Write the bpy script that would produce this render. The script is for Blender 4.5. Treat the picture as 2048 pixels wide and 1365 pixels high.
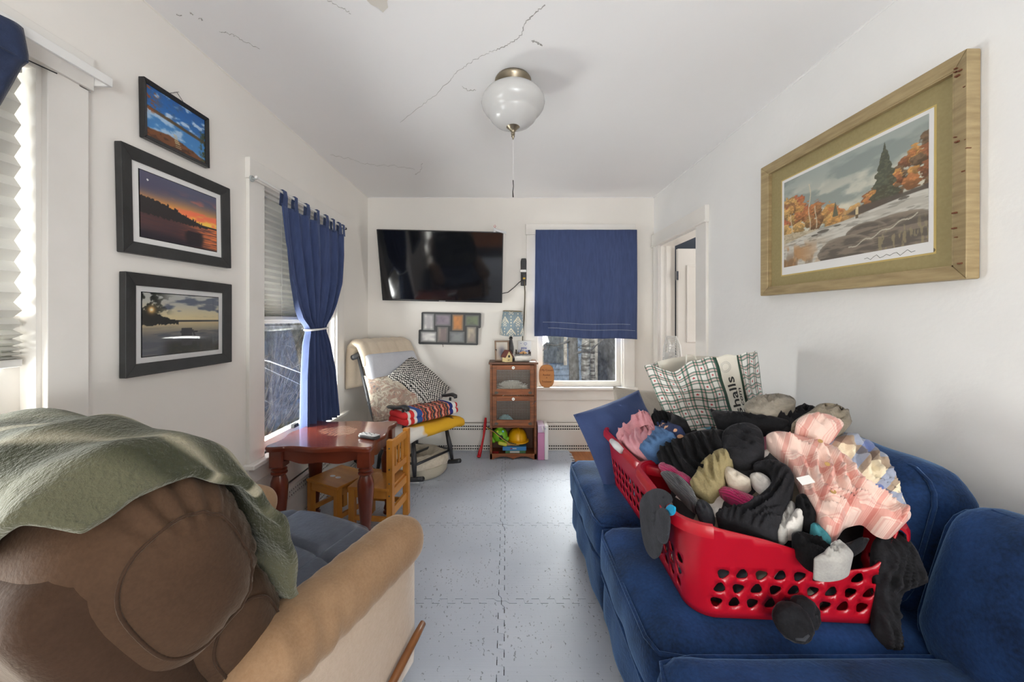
import bpy, bmesh, math, random
import numpy as np
from mathutils import Vector, Matrix, Euler, noise as mnoise
from mathutils.geometry import delaunay_2d_cdt
random.seed(7); np.random.seed(7)
PI = math.pi
sc = bpy.context.scene
COL = sc.collection
for o in list(bpy.data.objects): bpy.data.objects.remove(o)

# ------------------------------------------------------------------ camera
F = 745.0; VX, VY = 1012.0, 638.0; CH = 1.25        # focal length in px of a 2048 px wide frame, vanishing point, eye height
cam_d = bpy.data.cameras.new('camera'); cam = bpy.data.objects.new('camera', cam_d); COL.objects.link(cam)
cam.location = (0, 0, CH); cam.rotation_euler = (PI/2, 0, 0)
cam_d.sensor_width = 36.0; cam_d.lens = F/2048*36.0
cam_d.shift_x = (1024-VX)/2048; cam_d.shift_y = -(682.5-VY)/2048
cam_d.clip_start = 0.02; cam_d.clip_end = 200
sc.camera = cam
def at(x, y, Y):            # the point at depth Y seen at pixel x, y
    return Vector(((x-VX)*Y/F, Y, CH-(y-VY)*Y/F))

# ------------------------------------------------------------------ world, lights, exposure
w = bpy.data.worlds.new('world'); sc.world = w; w.use_nodes = True
nt = w.node_tree; bg = nt.nodes['Background']
sky = nt.nodes.new('ShaderNodeTexSky'); sky.sky_type = 'NISHITA'; sky.sun_disc = False
sky.sun_elevation = math.radians(32); sky.sun_rotation = math.radians(200); sky.air_density = 1.4; sky.dust_density = 3.0
nt.links.new(sky.outputs[0], bg.inputs[0]); bg.inputs[1].default_value = 0.085
sc.cycles.adaptive_threshold = 0.12; sc.cycles.max_bounces = 7; sc.cycles.diffuse_bounces = 5; sc.cycles.glossy_bounces = 3; sc.cycles.transmission_bounces = 4; sc.cycles.transparent_max_bounces = 8
sc.cycles.caustics_reflective = False; sc.cycles.caustics_refractive = False
vs = sc.view_settings
vs.view_transform = 'Standard'; vs.look = 'None'; vs.exposure = 1.32; vs.gamma = 1.0
vs.use_curve_mapping = False
def area(name, loc, rot, sx, sy, power, col=(1, 1, 1)):
    d = bpy.data.lights.new(name, 'AREA'); d.shape = 'RECTANGLE'; d.size = sx; d.size_y = sy; d.energy = power; d.color = col
    o = bpy.data.objects.new(name, d); o.location = loc; o.rotation_euler = rot; COL.objects.link(o); return o
# daylight from outside the left and end windows, plus two added fill lights
area('daylight_near_window', (-1.78, 0.62, 0.80), (0, math.radians(-104), 0), 1.2, 0.95, 44, (0.97, 0.985, 1.0))
area('fill_rear_window', (0.35, -2.10, 0.85), (PI/2+math.radians(38), 0, math.radians(20)), 1.8, 0.9, 50, (0.96, 0.98, 1.0))  # added fill at the rear window, tilted up towards ceiling and left wall
area('daylight_far_left_window', (-1.80, 2.22, 0.85), (0, math.radians(-100), math.radians(6)), 0.9, 0.9, 54, (0.97, 0.985, 1.0))
area('daylight_end_window', (0.72, 4.25, 1.40), (math.radians(-72), 0, 0), 1.4, 0.8, 84, (0.97, 0.99, 1.0))
area('fill_side_room', (3.1, 2.6, 1.4), (0, PI/2, 0), 1.2, 1.2, 13, (1.0, 0.97, 0.92))  # added lamp inside the side room, fills the left wall through the door

# ------------------------------------------------------------------ helpers: mesh collecting
class MB:
    def __init__(s): s.v = []; s.f = []; s.uv = None
    def add(s, vs_, fs):
        n = len(s.v); s.v += [tuple(p) for p in vs_]; s.f += [tuple(i+n for i in f) for f in fs]; return s
    def box(s, x0, x1, y0, y1, z0, z1, M=None):
        p = [Vector((x, y, z)) for z in (z0, z1) for y in (y0, y1) for x in (x0, x1)]
        if M is not None: p = [M @ q for q in p]
        return s.add(p, [(0, 2, 3, 1), (4, 5, 7, 6), (0, 1, 5, 4), (2, 6, 7, 3), (0, 4, 6, 2), (1, 3, 7, 5)])
    def tube(s, pts, r, seg=8, cap=True, flat=1.0, up=None):
        pts = [Vector(p) for p in pts]; n = len(pts)
        if not hasattr(r, '__len__'): r = [r]*n
        rings = []; prev = None
        for i, p in enumerate(pts):
            t = (pts[min(i+1, n-1)]-pts[max(i-1, 0)]).normalized()
            if prev is None:
                a = Vector(up) if up else (Vector((0, 0, 1)) if abs(t.z) < .9 else Vector((1, 0, 0)))
            else: a = prev
            b = t.cross(a).normalized(); a = b.cross(t).normalized(); prev = a
            rings.append([p+(a*math.cos(2*PI*k/seg)*flat+b*math.sin(2*PI*k/seg))*r[i] for k in range(seg)])
        vv = [q for ring in rings for q in ring]
        ff = [(i*seg+k, i*seg+(k+1) % seg, (i+1)*seg+(k+1) % seg, (i+1)*seg+k) for i in range(n-1) for k in range(seg)]
        if cap: ff += [tuple(range(seg-1, -1, -1)), tuple((n-1)*seg+k for k in range(seg))]
        return s.add(vv, ff)
    def lathe(s, prof, c=(0, 0, 0), seg=24, M=None, sx=1, sy=1):
        vv = []; n = len(prof)
        for (r, z) in prof:
            for k in range(seg):
                q = Vector((r*sx*math.cos(2*PI*k/seg), r*sy*math.sin(2*PI*k/seg), z))
                if M is not None: q = M @ q
                vv.append(q+Vector(c))
        ff = [(i*seg+k, i*seg+(k+1) % seg, (i+1)*seg+(k+1) % seg, (i+1)*seg+k) for i in range(n-1) for k in range(seg)]
        if prof[0][0] > 1e-6: ff.append(tuple(range(seg-1, -1, -1)))
        if prof[-1][0] > 1e-6: ff.append(tuple((n-1)*seg+k for k in range(seg)))
        return s.add(vv, ff)
    def prism(s, poly, t0, t1, M):        # poly in local xy, extruded along local z from t0 to t1, M to world
        n = len(poly)
        vv = [M @ Vector((x, y, t0)) for x, y in poly]+[M @ Vector((x, y, t1)) for x, y in poly]
        ff = [tuple(range(n-1, -1, -1)), tuple(range(n, 2*n))]+[(i, (i+1) % n, n+(i+1) % n, n+i) for i in range(n)]
        return s.add(vv, ff)
    def grid(s, fn, nu, nv, closeu=False):
        vv = [fn(i/(nu if closeu else nu-1), j/(nv-1)) for j in range(nv) for i in range(nu)]
        m = nu if closeu else nu-1
        ff = [(j*nu+i, j*nu+(i+1) % nu, (j+1)*nu+(i+1) % nu, (j+1)*nu+i) for j in range(nv-1) for i in range(m)]
        return s.add(vv, ff)
    def ball(s, c, rx, ry=None, rz=None, seg=16, rings=10, M=None):
        ry = rx if ry is None else ry; rz = rx if rz is None else rz
        prof = [(math.sin(PI*i/rings), -math.cos(PI*i/rings)) for i in range(rings+1)]
        vv = []
        for r, z in prof:
            for k in range(seg):
                q = Vector((rx*r*math.cos(2*PI*k/seg), ry*r*math.sin(2*PI*k/seg), rz*z))
                if M is not None: q = M @ q
                vv.append(q+Vector(c))
        ff = [(i*seg+k, i*seg+(k+1) % seg, (i+1)*seg+(k+1) % seg, (i+1)*seg+k) for i in range(rings) for k in range(seg)]
        return s.add(vv, ff)
    def build(s, name, mat, parent=None, smooth=False, bevel=0, sub=0, solid=0, weld=False, angle=None):
        me = bpy.data.meshes.new(name); me.from_pydata([tuple(p) for p in s.v], [], s.f)
        if weld:
            bm = bmesh.new(); bm.from_mesh(me); bmesh.ops.remove_doubles(bm, verts=bm.verts, dist=1e-5)
            bmesh.ops.recalc_face_normals(bm, faces=bm.faces); bm.to_mesh(me); bm.free()
        me.update()
        if s.uv is not None:
            uvl = me.uv_layers.new(name='UVMap')
            for l in me.loops: uvl.data[l.index].uv = s.uv[l.vertex_index]
        o = bpy.data.objects.new(name, me); COL.objects.link(o)
        if mat is not None: me.materials.append(mat)
        if smooth or sub or bevel: 
            for p in me.polygons: p.use_smooth = True
        if angle is not None or (bevel and not sub):
            me.set_sharp_from_angle(angle=math.radians(angle or 40))
        if bevel:
            m = o.modifiers.new('bevel', 'BEVEL'); m.width = bevel; m.segments = 2; m.limit_method = 'ANGLE'; m.angle_limit = math.radians(40)
            m.harden_normals = True
        if solid:
            m = o.modifiers.new('solid', 'SOLIDIFY'); m.thickness = solid; m.offset = 0
        if sub:
            m = o.modifiers.new('sub', 'SUBSURF'); m.levels = sub; m.render_levels = sub
        if parent is not None: o.parent = parent
        return o
def B(x0, x1, y0, y1, z0, z1, M=None): return MB().box(x0, x1, y0, y1, z0, z1, M)
def empty(name, loc=(0, 0, 0), rz=0.0, label=None, cat=None, group=None, rot=None):
    o = bpy.data.objects.new(name, None); o.location = loc; o.rotation_euler = rot or (0, 0, rz); o.empty_display_size = .05; COL.objects.link(o)
    tag(o, label, cat, group); return o
def tag(o, label=None, cat=None, group=None, kind=None):
    if label: o['label'] = label
    if cat: o['category'] = cat
    if group: o['group'] = group
    if kind: o['kind'] = kind
    return o
def keep_parent(o, p):
    bpy.context.view_layer.update(); o.parent = p; o.matrix_parent_inverse = p.matrix_world.inverted(); return o
def structure(o): o['kind'] = 'structure'; return o
def copy_tree(o, parent=None):
    c = o.copy(); COL.objects.link(c); c.parent = parent
    for ch in list(o.children): copy_tree(ch, c)
    return c
def pillow_mesh(w, h, t, nu=22, nv=22, corner=.12, wrinkle=.006, seed=0, pw=.55):   # soft cushion in local xz, thickness along y
    mb = MB(); rnd = Vector((seed*3.1, seed*1.7, 0))
    def prof(u, v):
        e = (max(0, 1-(2*u-1)**2)**pw)*(max(0, 1-(2*v-1)**2)**pw); return e
    for sgn in (-1, 1):
        def fn(u, v, sgn=sgn):
            a, b = 2*u-1, 2*v-1
            pinch_u = 1-corner*(1-abs(b)**2)*abs(a)**3*0.9; pinch_v = 1-corner*(1-abs(a)**2)*abs(b)**3*0.9
            x = a*w/2*pinch_u; z = b*h/2*pinch_v
            d = t/2*prof(u, v)
            d += wrinkle*mnoise.noise(Vector((x*14, z*14, sgn*3))+rnd)*min(1, prof(u, v)*2)
            return (x, sgn*d, z)
        n0 = len(mb.v); mb.grid(fn, nu, nv)
        if sgn > 0: mb.f[-(nu-1)*(nv-1):] = [tuple(reversed(f)) for f in mb.f[-(nu-1)*(nv-1):]]
    return mb

# ------------------------------------------------------------------ helpers: materials
def srgb(r, g=None, b=None):
    if g is None: r, g, b = r
    f = lambda c: (c/255/12.92) if c/255 <= .04045 else ((c/255+.055)/1.055)**2.4
    return (f(r), f(g), f(b))
class NB:                                    # tiny node builder
    def __init__(s, m): s.m = m; s.t = m.node_tree; s.L = s.t.links
    def n(s, typ, **kw):
        nd = s.t.nodes.new(typ)
        for k, v in kw.items():
            if k.startswith('i_'):
                key = k[2:]; key = int(key) if key.isdigit() else key
                if isinstance(v, bpy.types.NodeSocket): s.L.new(v, nd.inputs[key])
                else: nd.inputs[key].default_value = v
            else: setattr(nd, k, v)
        return nd
    def math(s, op, a, b=0.0, c=None):
        nd = s.t.nodes.new('ShaderNodeMath'); nd.operation = op
        for i, x in enumerate((a, b, c)):
            if x is None: continue
            if isinstance(x, bpy.types.NodeSocket): s.L.new(x, nd.inputs[i])
            else: nd.inputs[i].default_value = x
        return nd.outputs[0]
    def mix(s, fac, a, b):
        nd = s.t.nodes.new('ShaderNodeMix'); nd.data_type = 'RGBA'
        for k, x in ((0, fac), (6, a), (7, b)):
            if isinstance(x, bpy.types.NodeSocket): s.L.new(x, nd.inputs[k])
            else: nd.inputs[k].default_value = (x if k == 0 else (*x, 1) if len(x) == 3 else x)
        return nd.outputs[2]
    def ramp(s, fac, stops, interp='LINEAR'):
        nd = s.t.nodes.new('ShaderNodeValToRGB'); r = nd.color_ramp; r.interpolation = interp
        while len(r.elements) < len(stops): r.elements.new(.5)
        for e, (p, c) in zip(r.elements, stops): e.position = p; e.color = (*c, 1)
        s.L.new(fac, nd.inputs[0]); return nd.outputs[0]
    def noise(s, scale, detail=3, vec=None, rough=.5, dist=0):
        nd = s.n('ShaderNodeTexNoise'); nd.inputs['Scale'].default_value = scale; nd.inputs['Detail'].default_value = detail
        nd.inputs['Roughness'].default_value = rough; nd.inputs['Distortion'].default_value = dist
        if vec is not None: s.L.new(vec, nd.inputs['Vector'])
        return nd.outputs['Fac']
def newmat(name):
    m = bpy.data.materials.new(name); m.use_nodes = True; return m, NB(m), m.node_tree.nodes['Principled BSDF']
def objvec(nb, scale=(1, 1, 1), rot=(0, 0, 0), src='Object'):
    tc = nb.n('ShaderNodeTexCoord'); mp = nb.n('ShaderNodeMapping'); mp.inputs['Scale'].default_value = scale; mp.inputs['Rotation'].default_value = rot
    nb.L.new(tc.outputs[src], mp.inputs[0]); return mp.outputs[0]
def mat(name, col, rough=.6, metal=0.0, col2=None, nscale=8, ncontrast=.5, stretch=(1, 1, 1), bump=0.0, bscale=60, bstretch=None, sheen=0.0, sheencol=None,
        coat=0.0, spec=.5, emit=None, estr=0, trans=0.0, alpha=1.0, rot=(0, 0, 0), bdetail=3, src='Object'):
    m, nb, p = newmat(name)
    p.inputs['Roughness'].default_value = rough; p.inputs['Metallic'].default_value = metal
    p.inputs['Specular IOR Level'].default_value = spec
    p.inputs['Sheen Weight'].default_value = sheen; p.inputs['Coat Weight'].default_value = coat
    if sheencol: p.inputs['Sheen Tint'].default_value = (*sheencol, 1)
    p.inputs['Sheen Roughness'].default_value = .4
    vec = objvec(nb, stretch, rot, src)
    if col2 is not None:
        f = nb.noise(nscale, 4, vec)
        lo, hi = .5-ncontrast/2*.8, .5+ncontrast/2*.8
        c = nb.ramp(f, [(max(0, lo), col), (min(1, hi), col2)])
        nb.L.new(c, p.inputs['Base Color'])
    else: p.inputs['Base Color'].default_value = (*col, 1)
    if bump:
        bvec = objvec(nb, bstretch or (1, 1, 1), rot, src)
        h = nb.noise(bscale, bdetail, bvec)
        bn = nb.n('ShaderNodeBump'); bn.inputs['Strength'].default_value = bump; bn.inputs['Distance'].default_value = .01
        nb.L.new(h, bn.inputs['Height']); nb.L.new(bn.outputs[0], p.inputs['Normal'])
    if emit: p.inputs['Emission Color'].default_value = (*emit, 1); p.inputs['Emission Strength'].default_value = estr
    if trans: p.inputs['Transmission Weight'].default_value = trans
    return m
def translucent(name, col, col_t, amount, rough=.8, col2=None, nscale=10, stretch=(1, 1, 1)):
    m, nb, p = newmat(name)
    p.inputs['Roughness'].default_value = rough; p.inputs['Specular IOR Level'].default_value = .2
    if col2 is None: p.inputs['Base Color'].default_value = (*col, 1)
    else:
        f = nb.noise(nscale, 4, objvec(nb, stretch)); nb.L.new(nb.ramp(f, [(.35, col), (.65, col2)]), p.inputs['Base Color'])
    t = nb.n('ShaderNodeBsdfTranslucent'); t.inputs[0].default_value = (*col_t, 1)
    mx = nb.n('ShaderNodeMixShader'); mx.inputs[0].default_value = amount
    nb.L.new(p.outputs[0], mx.inputs[1]); nb.L.new(t.outputs[0], mx.inputs[2])
    nb.L.new(mx.outputs[0], m.node_tree.nodes['Material Output'].inputs[0]); return m
def vcol_mat(name, rough=.5, spec=.4, coat=0.0):
    m, nb, p = newmat(name); a = nb.n('ShaderNodeVertexColor'); a.layer_name = 'paint'
    nb.L.new(a.outputs[0], p.inputs['Base Color']); p.inputs['Roughness'].default_value = rough; p.inputs['Specular IOR Level'].default_value = spec
    p.inputs['Coat Weight'].default_value = coat; p.inputs['Coat Roughness'].default_value = .03; return m

# procedural noise in numpy for printed pictures
_lat = np.random.rand(256, 256)
def vnoise(x, y):
    xi = np.floor(x).astype(int); yi = np.floor(y).astype(int); fx = x-xi; fy = y-yi
    fx = fx*fx*(3-2*fx); fy = fy*fy*(3-2*fy)
    g = lambda a, b: _lat[a % 256, b % 256]
    return (g(xi, yi)*(1-fx)+g(xi+1, yi)*fx)*(1-fy)+(g(xi, yi+1)*(1-fx)+g(xi+1, yi+1)*fx)*fy
def fbm(x, y, o=4):
    t = 0; a = .5; s = 0
    for k in range(o): t = t+a*vnoise(x*2**k+17*k, y*2**k+31*k); s += a; a *= .5
    return t/s
def sstep(a, b, x): t = np.clip((x-a)/(b-a), 0, 1); return t*t*(3-2*t)
def lerp3(a, b, t): return np.asarray(a)[None, None, :]*(1-t[..., None])+np.asarray(b)[None, None, :]*t[..., None] if np.ndim(a) == 1 and np.ndim(b) == 1 else a*(1-t[..., None])+b*t[..., None]
def over(img, colr, m): return img*(1-m[..., None])+np.asarray(colr)*m[..., None]
def picture(name, W, H, nx, ny, fn, material, parent, M):   # a printed sheet: local x right, y up, painted by fn(u, v) in sRGB 0..255
    u, v = np.meshgrid(np.linspace(0, 1, nx), np.linspace(0, 1, ny))
    img = np.clip(fn(u, v), 0, 255)/255.0
    lin = np.where(img <= .04045, img/12.92, ((img+.055)/1.055)**2.4)
    vv = [M @ Vector(((a-.5)*W, (b-.5)*H, 0)) for a, b in zip(u.ravel(), v.ravel())]
    ff = [(j*nx+i, j*nx+i+1, (j+1)*nx+i+1, (j+1)*nx+i) for j in range(ny-1) for i in range(nx-1)]
    me = bpy.data.meshes.new(name); me.from_pydata([tuple(p) for p in vv], [], ff)
    ca = me.color_attributes.new('paint', 'FLOAT_COLOR', 'POINT')
    buf = np.ones((nx*ny, 4)); buf[:, :3] = lin.reshape(-1, 3); ca.data.foreach_set('color', buf.ravel().astype(np.float32))
    o = bpy.data.objects.new(name, me); COL.objects.link(o); me.materials.append(material)
    if parent is not None: o.parent = parent
    return o
def text_mesh(body, size, material, parent, M, name='lettering', extrude=.0004, align='CENTER', bold=0.0):
    cu = bpy.data.curves.new(name, 'FONT'); cu.body = body; cu.size = size; cu.align_x = align; cu.align_y = 'CENTER'; cu.extrude = extrude; cu.resolution_u = 3; cu.offset = bold
    o = bpy.data.objects.new(name, cu); COL.objects.link(o)
    dg = bpy.context.evaluated_depsgraph_get(); me = bpy.data.meshes.new_from_object(o.evaluated_get(dg))
    bpy.data.objects.remove(o); bpy.data.curves.remove(cu)
    me.transform(M); me.materials.clear(); me.materials.append(material)
    t = bpy.data.objects.new(name, me); COL.objects.link(t)
    if parent is not None: t.parent = parent
    return t
# ================================================================== THE ROOM
XL, XR, YB, YR, ZC = -1.32, 1.414, 3.56, -1.9, 2.41
m_wall = mat('wall_paint', (.86, .825, .775), .55, col2=(.83, .795, .745), nscale=2.2)
m_wallR = mat('wall_paint_right', (.86, .853, .84), .5, col2=(.83, .823, .81), nscale=2.5, bump=.14, bscale=28)
m_ceil = mat('ceiling_paint', (.88, .872, .87), .7, col2=(.855, .848, .845), nscale=1.6)
m_trim = mat('trim_paint', (.83, .80, .76), .35, col2=(.78, .75, .70), nscale=5)
m_wood_floor = mat('floor_wood', srgb(176, 112, 62), .35, col2=srgb(140, 82, 42), nscale=5, stretch=(8, 1, 1))
m_heater = mat('heater_enamel', (.78, .755, .71), .35, col2=(.74, .71, .665), nscale=4)
m_dark = mat('dark_recess', (.02, .02, .022), .8)
m_crack = mat('crack_dark', (.40, .385, .365), .9)
m_flake = mat('flaking_paint', (.70, .66, .60), .9)

def wall_x(name, x0, x1, y0, y1, holes, m):        # wall in a plane of constant x with rectangular holes (ya, yb, za, zb)
    mb = MB(); ys = y0
    for (a, b, c, d) in sorted(holes):
        mb.box(x0, x1, ys, a, 0, ZC)
        if c > 0: mb.box(x0, x1, a, b, 0, c)
        mb.box(x0, x1, a, b, d, ZC); ys = b
    mb.box(x0, x1, ys, y1, 0, ZC)
    return structure(mb.build(name, m))
def wall_y(name, y0, y1, x0, x1, holes, m):
    mb = MB(); xs = x0
    for (a, b, c, d) in sorted(holes):
        mb.box(xs, a, y0, y1, 0, ZC)
        if c > 0: mb.box(a, b, y0, y1, 0, c)
        mb.box(a, b, y0, y1, d, ZC); xs = b
    mb.box(xs, x1, y0, y1, 0, ZC)
    return structure(mb.build(name, m))
WA = (.20, 1.058, .51, 1.965); WBn = (2.01, 2.875, .51, 1.965)
wall_left = wall_x('wall_left', XL-.14, XL, YR-.14, YB+.14, [WA, WBn], m_wall)
wall_right = wall_x('wall_right', XR, XR+.13, YR-.14, YB+.14, [(2.74, 3.42, 0, 1.93)], m_wallR)
WC = (.30, 1.12, .60, 2.05)
wall_back = wall_y('wall_back', YB, YB+.14, XL, XR, [WC], m_wall)
WD = (-.65, 1.27, .75, 2.0)
wall_rear = wall_y('wall_rear', YR-.14, YR, XL, XR, [WD], m_wall)
floor = structure(B(XL, XR, YR, YB, -.12, 0).build('floor', m_wood_floor))
ceiling = structure(B(XL-.14, XR+2.2, YR-.14, YB+.14, ZC, ZC+.12).build('ceiling', m_ceil))
# side room seen through the door opening
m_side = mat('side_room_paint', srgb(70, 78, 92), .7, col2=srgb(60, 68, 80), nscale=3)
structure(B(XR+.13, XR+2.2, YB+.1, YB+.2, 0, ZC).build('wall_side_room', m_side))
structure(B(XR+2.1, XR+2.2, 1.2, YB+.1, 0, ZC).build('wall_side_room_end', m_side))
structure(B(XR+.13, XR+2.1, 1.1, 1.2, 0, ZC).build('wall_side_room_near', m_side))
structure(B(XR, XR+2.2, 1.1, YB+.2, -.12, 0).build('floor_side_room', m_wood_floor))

# uneven plaster line along the right ceiling edge: a thin ragged fillet
def ragged(name, p0, p1, r, seedn, m):
    mb = MB(); n = 90; pts = []; rr = []
    for i in range(n):
        t = i/(n-1); p = Vector(p0).lerp(Vector(p1), t)
        k = mnoise.noise(Vector((t*26, seedn, 0)))
        pts.append(p+Vector((0, 0, k*.003))); rr.append(r*(.7+.6*abs(mnoise.noise(Vector((t*40, seedn, 5))))))
    return structure(mb.tube(pts, rr, 6).build(name, m, smooth=True))
o = ragged('trim_ceiling_seam_right', (XR, YR, ZC), (XR, YB, ZC), .010, 1.0, m_wallR)
o = ragged('trim_ceiling_seam_left', (XL, YR, ZC), (XL, YB, ZC), .005, 4.0, m_wall)
o = ragged('trim_ceiling_seam_back', (XL, YB, ZC), (XR, YB, ZC), .006, 7.0, m_ceil)
# cracks in the ceiling plaster
def crack(path, wmax, seed):
    rnd = random.Random(seed); pts = []
    for a, b in zip(path[:-1], path[1:]):
        for k in range(7):
            t = k/7; pts.append(((a[0]*(1-t)+b[0]*t)+rnd.uniform(-2.2, 2.2), (a[1]*(1-t)+b[1]*t)+rnd.uniform(-2, 2)))
    pts.append(path[-1]); mb = MB(); q = []
    for (x, y) in pts:
        Y = F*(ZC-CH)/(VY-y); q.append(Vector(((x-VX)*Y/F, Y, ZC)))
    L = []; R = []
    for i, p in enumerate(q):
        t = (q[min(i+1, len(q)-1)]-q[max(i-1, 0)]).normalized(); nrm = Vector((-t.y, t.x, 0))
        wd = wmax*rnd.uniform(.15, 1)*.36*(0.25 if i in (0, len(q)-1) else 1)
        L.append(p+nrm*wd-Vector((0, 0, .0012))); R.append(p-nrm*wd-Vector((0, 0, .0012)))
    n = len(q); vv = L+R+[p+Vector((0, 0, .003)) for p in L+R]
    mb.add(vv, [(i, i+1, n+i+1, n+i) for i in range(n-1)]+[(2*n+i, 2*n+i+1, i+1, i) for i in range(n-1)]+[(n+i, n+i+1, 3*n+i+1, 3*n+i) for i in range(n-1)])
    return mb.build('crack', m_crack, ceiling)
crack([(1092, 8), (1068, 28), (1052, 45), (1040, 72), (1022, 85), (1003, 96), (985, 102)], .007, 1)
crack([(985, 102), (955, 116), (938, 128), (915, 140), (900, 160), (870, 190), (838, 215), (800, 245)], .0028, 2)
crack([(1064, 81), (1075, 86), (1084, 92)], .012, 3)
crack([(925, 174), (936, 180), (952, 180)], .005, 4)
crack([(438, 62), (455, 66), (472, 72), (500, 88), (520, 98)], .0035, 5)
crack([(352, 28), (364, 31)], .006, 6); crack([(380, 26), (387, 29)], .006, 7); crack([(398, 36), (406, 40)], .006, 8)
crack([(655, 0), (672, 10), (690, 18), (702, 28)], .003, 9)
crack([(660, 310), (700, 318), (740, 330), (790, 332), (830, 340)], .0022, 10)
crack([(845, 326), (842, 342), (830, 350)], .003, 12)
pe = [(728, -6), (742, 8), (758, 16), (766, 24), (776, 14), (774, 2), (780, -10)]
Yp = lambda y: F*(ZC-CH)/(VY-y)
mb = MB(); vv = [Vector(((x-VX)*Yp(y)/F, Yp(y), ZC-.002)) for x, y in pe]
mb.add(vv+[v+Vector((0, 0, .004)) for v in vv], [tuple(range(7))]+[(i, (i+1) % 7, 7+(i+1) % 7, 7+i) for i in range(7)]); mb.build('flaked_patch', m_flake, ceiling)

# ------------------------------------------------------------------ windows
def glass_mat(name, dusty):
    m, nb, p = newmat(name); tr = nb.n('ShaderNodeBsdfTransparent'); tr.inputs[0].default_value = (.90, .91, .90, 1)
    gl = nb.n('ShaderNodeBsdfGlossy'); gl.inputs['Roughness'].default_value = .03
    mx1 = nb.n('ShaderNodeMixShader'); mx1.inputs[0].default_value = .06; nb.L.new(tr.outputs[0], mx1.inputs[1]); nb.L.new(gl.outputs[0], mx1.inputs[2]); out = mx1
    if dusty:          # dirt specks and a grey film on the outside of the pane
        dn = nb.noise(30, 3, objvec(nb, (1, 1, .6)), .7)
        nb.L.new(nb.ramp(dn, [(.3, (.95, .96, .95)), (.7, (.66, .66, .63))]), tr.inputs[0])
    nb.L.new(out.outputs[0], m.node_tree.nodes['Material Output'].inputs[0]); return m
m_glass = glass_mat('dusty_glass', True); m_glass_clean = glass_mat('clear_glass', False)
m_sash_grey = mat('storm_sash', (.42, .43, .44), .4, metal=.3)
m_sill_grey = mat('weathered_sill', (.24, .27, .31), .6, col2=(.34, .37, .40), nscale=12)

def boxW(mapf, a0, a1, d0, d1, z0, z1):     # a along the wall, d depth outwards from the room face
    P = [mapf(a, d, z) for z in (z0, z1) for d in (d0, d1) for a in (a0, a1)]
    mb = MB(); mb.add(P, [(0, 2, 3, 1), (4, 5, 7, 6), (0, 1, 5, 4), (2, 6, 7, 3), (0, 4, 6, 2), (1, 3, 7, 5)]); return mb
def window(name, mapf, a0, a1, z0, z1, caz, head, stool, glass=None):
    W = structure(empty(name, mapf((a0+a1)/2, 0, z0)))
    inv = Matrix.Translation(-W.location)
    def part(nm, mbs, m, bevel=.002):
        mb = MB()
        for q in mbs: mb.add([inv @ Vector(v) for v in q.v], q.f)
        return mb.build(nm, m, W, bevel=bevel, weld=True if bevel else False)
    def bx(*a): return boxW(mapf, *a)
    for s_, (c0, c1) in (('casing', (a0-caz, a0)), ('casing', (a1, a1+caz))):
        part('casing', [bx(c0, c1, -.018, 0, z0, z1)], m_trim)
    part('head_casing', [bx(a0-caz-.008, a1+caz+.008, -.026, 0, z1, z1+head)], m_trim)
    part('jamb', [bx(a0, a0+.012, 0, .135, z0, z1)], m_trim, 0); part('jamb', [bx(a1-.012, a1, 0, .135, z0, z1)], m_trim, 0)
    part('jamb', [bx(a0+.012, a1-.012, 0, .135, z1-.012, z1)], m_trim, 0)
    part('stool', [bx(a0-caz-.02, a1+caz+.02, -.055, .03, z0-.025, z0)], m_trim, .006)
    part('sloped_sill', [bx(a0+.012, a1-.012, .03, .16, z0-.03, z0-.002)], m_sill_grey, 0)
    part('apron', [bx(a0-caz, a1+caz, -.016, 0, z0-.025-stool, z0-.025)], m_trim)
    zm = (z0+z1)/2; sw = .042
    for nm, zz0, zz1, d in (('lower_sash', z0, zm+.02, .045), ('upper_sash', zm-.02, z1-.012, .082)):
        b0, b1 = a0+.012, a1-.012
        s = part(nm, [bx(b0, b0+sw, d, d+.034, zz0, zz1), bx(b1-sw, b1, d, d+.034, zz0, zz1),
                      bx(b0+sw, b1-sw, d, d+.034, zz0, zz0+sw*1.1), bx(b0+sw, b1-sw, d, d+.034, zz1-sw*.8, zz1)], m_trim, 0)
        g = part('pane', [bx(b0+sw, b1-sw, d+.015, d+.019, zz0+sw*1.1, zz1-sw*.8)], glass or m_glass, 0); g.parent = s
    return W
mapL = lambda a, d, z: Vector((XL-d, a, z))
mapB = lambda a, d, z: Vector((a, YB+d, z))
mapRr = lambda a, d, z: Vector((a, YR-d, z))
win1 = window('window_1', mapL, *WA, .105, .10, .09, m_glass_clean)
win2 = window('window_2', mapL, *WBn, .12, .105, .09)
win3 = window('window_3', mapB, *WC, .105, .10, .10)
win4 = window('window_4', mapRr, *WD, .10, .10, .09, m_glass_clean)
def to_win(o, W): o.parent = W; o.matrix_parent_inverse = Matrix.Translation(-W.location); return o
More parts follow.
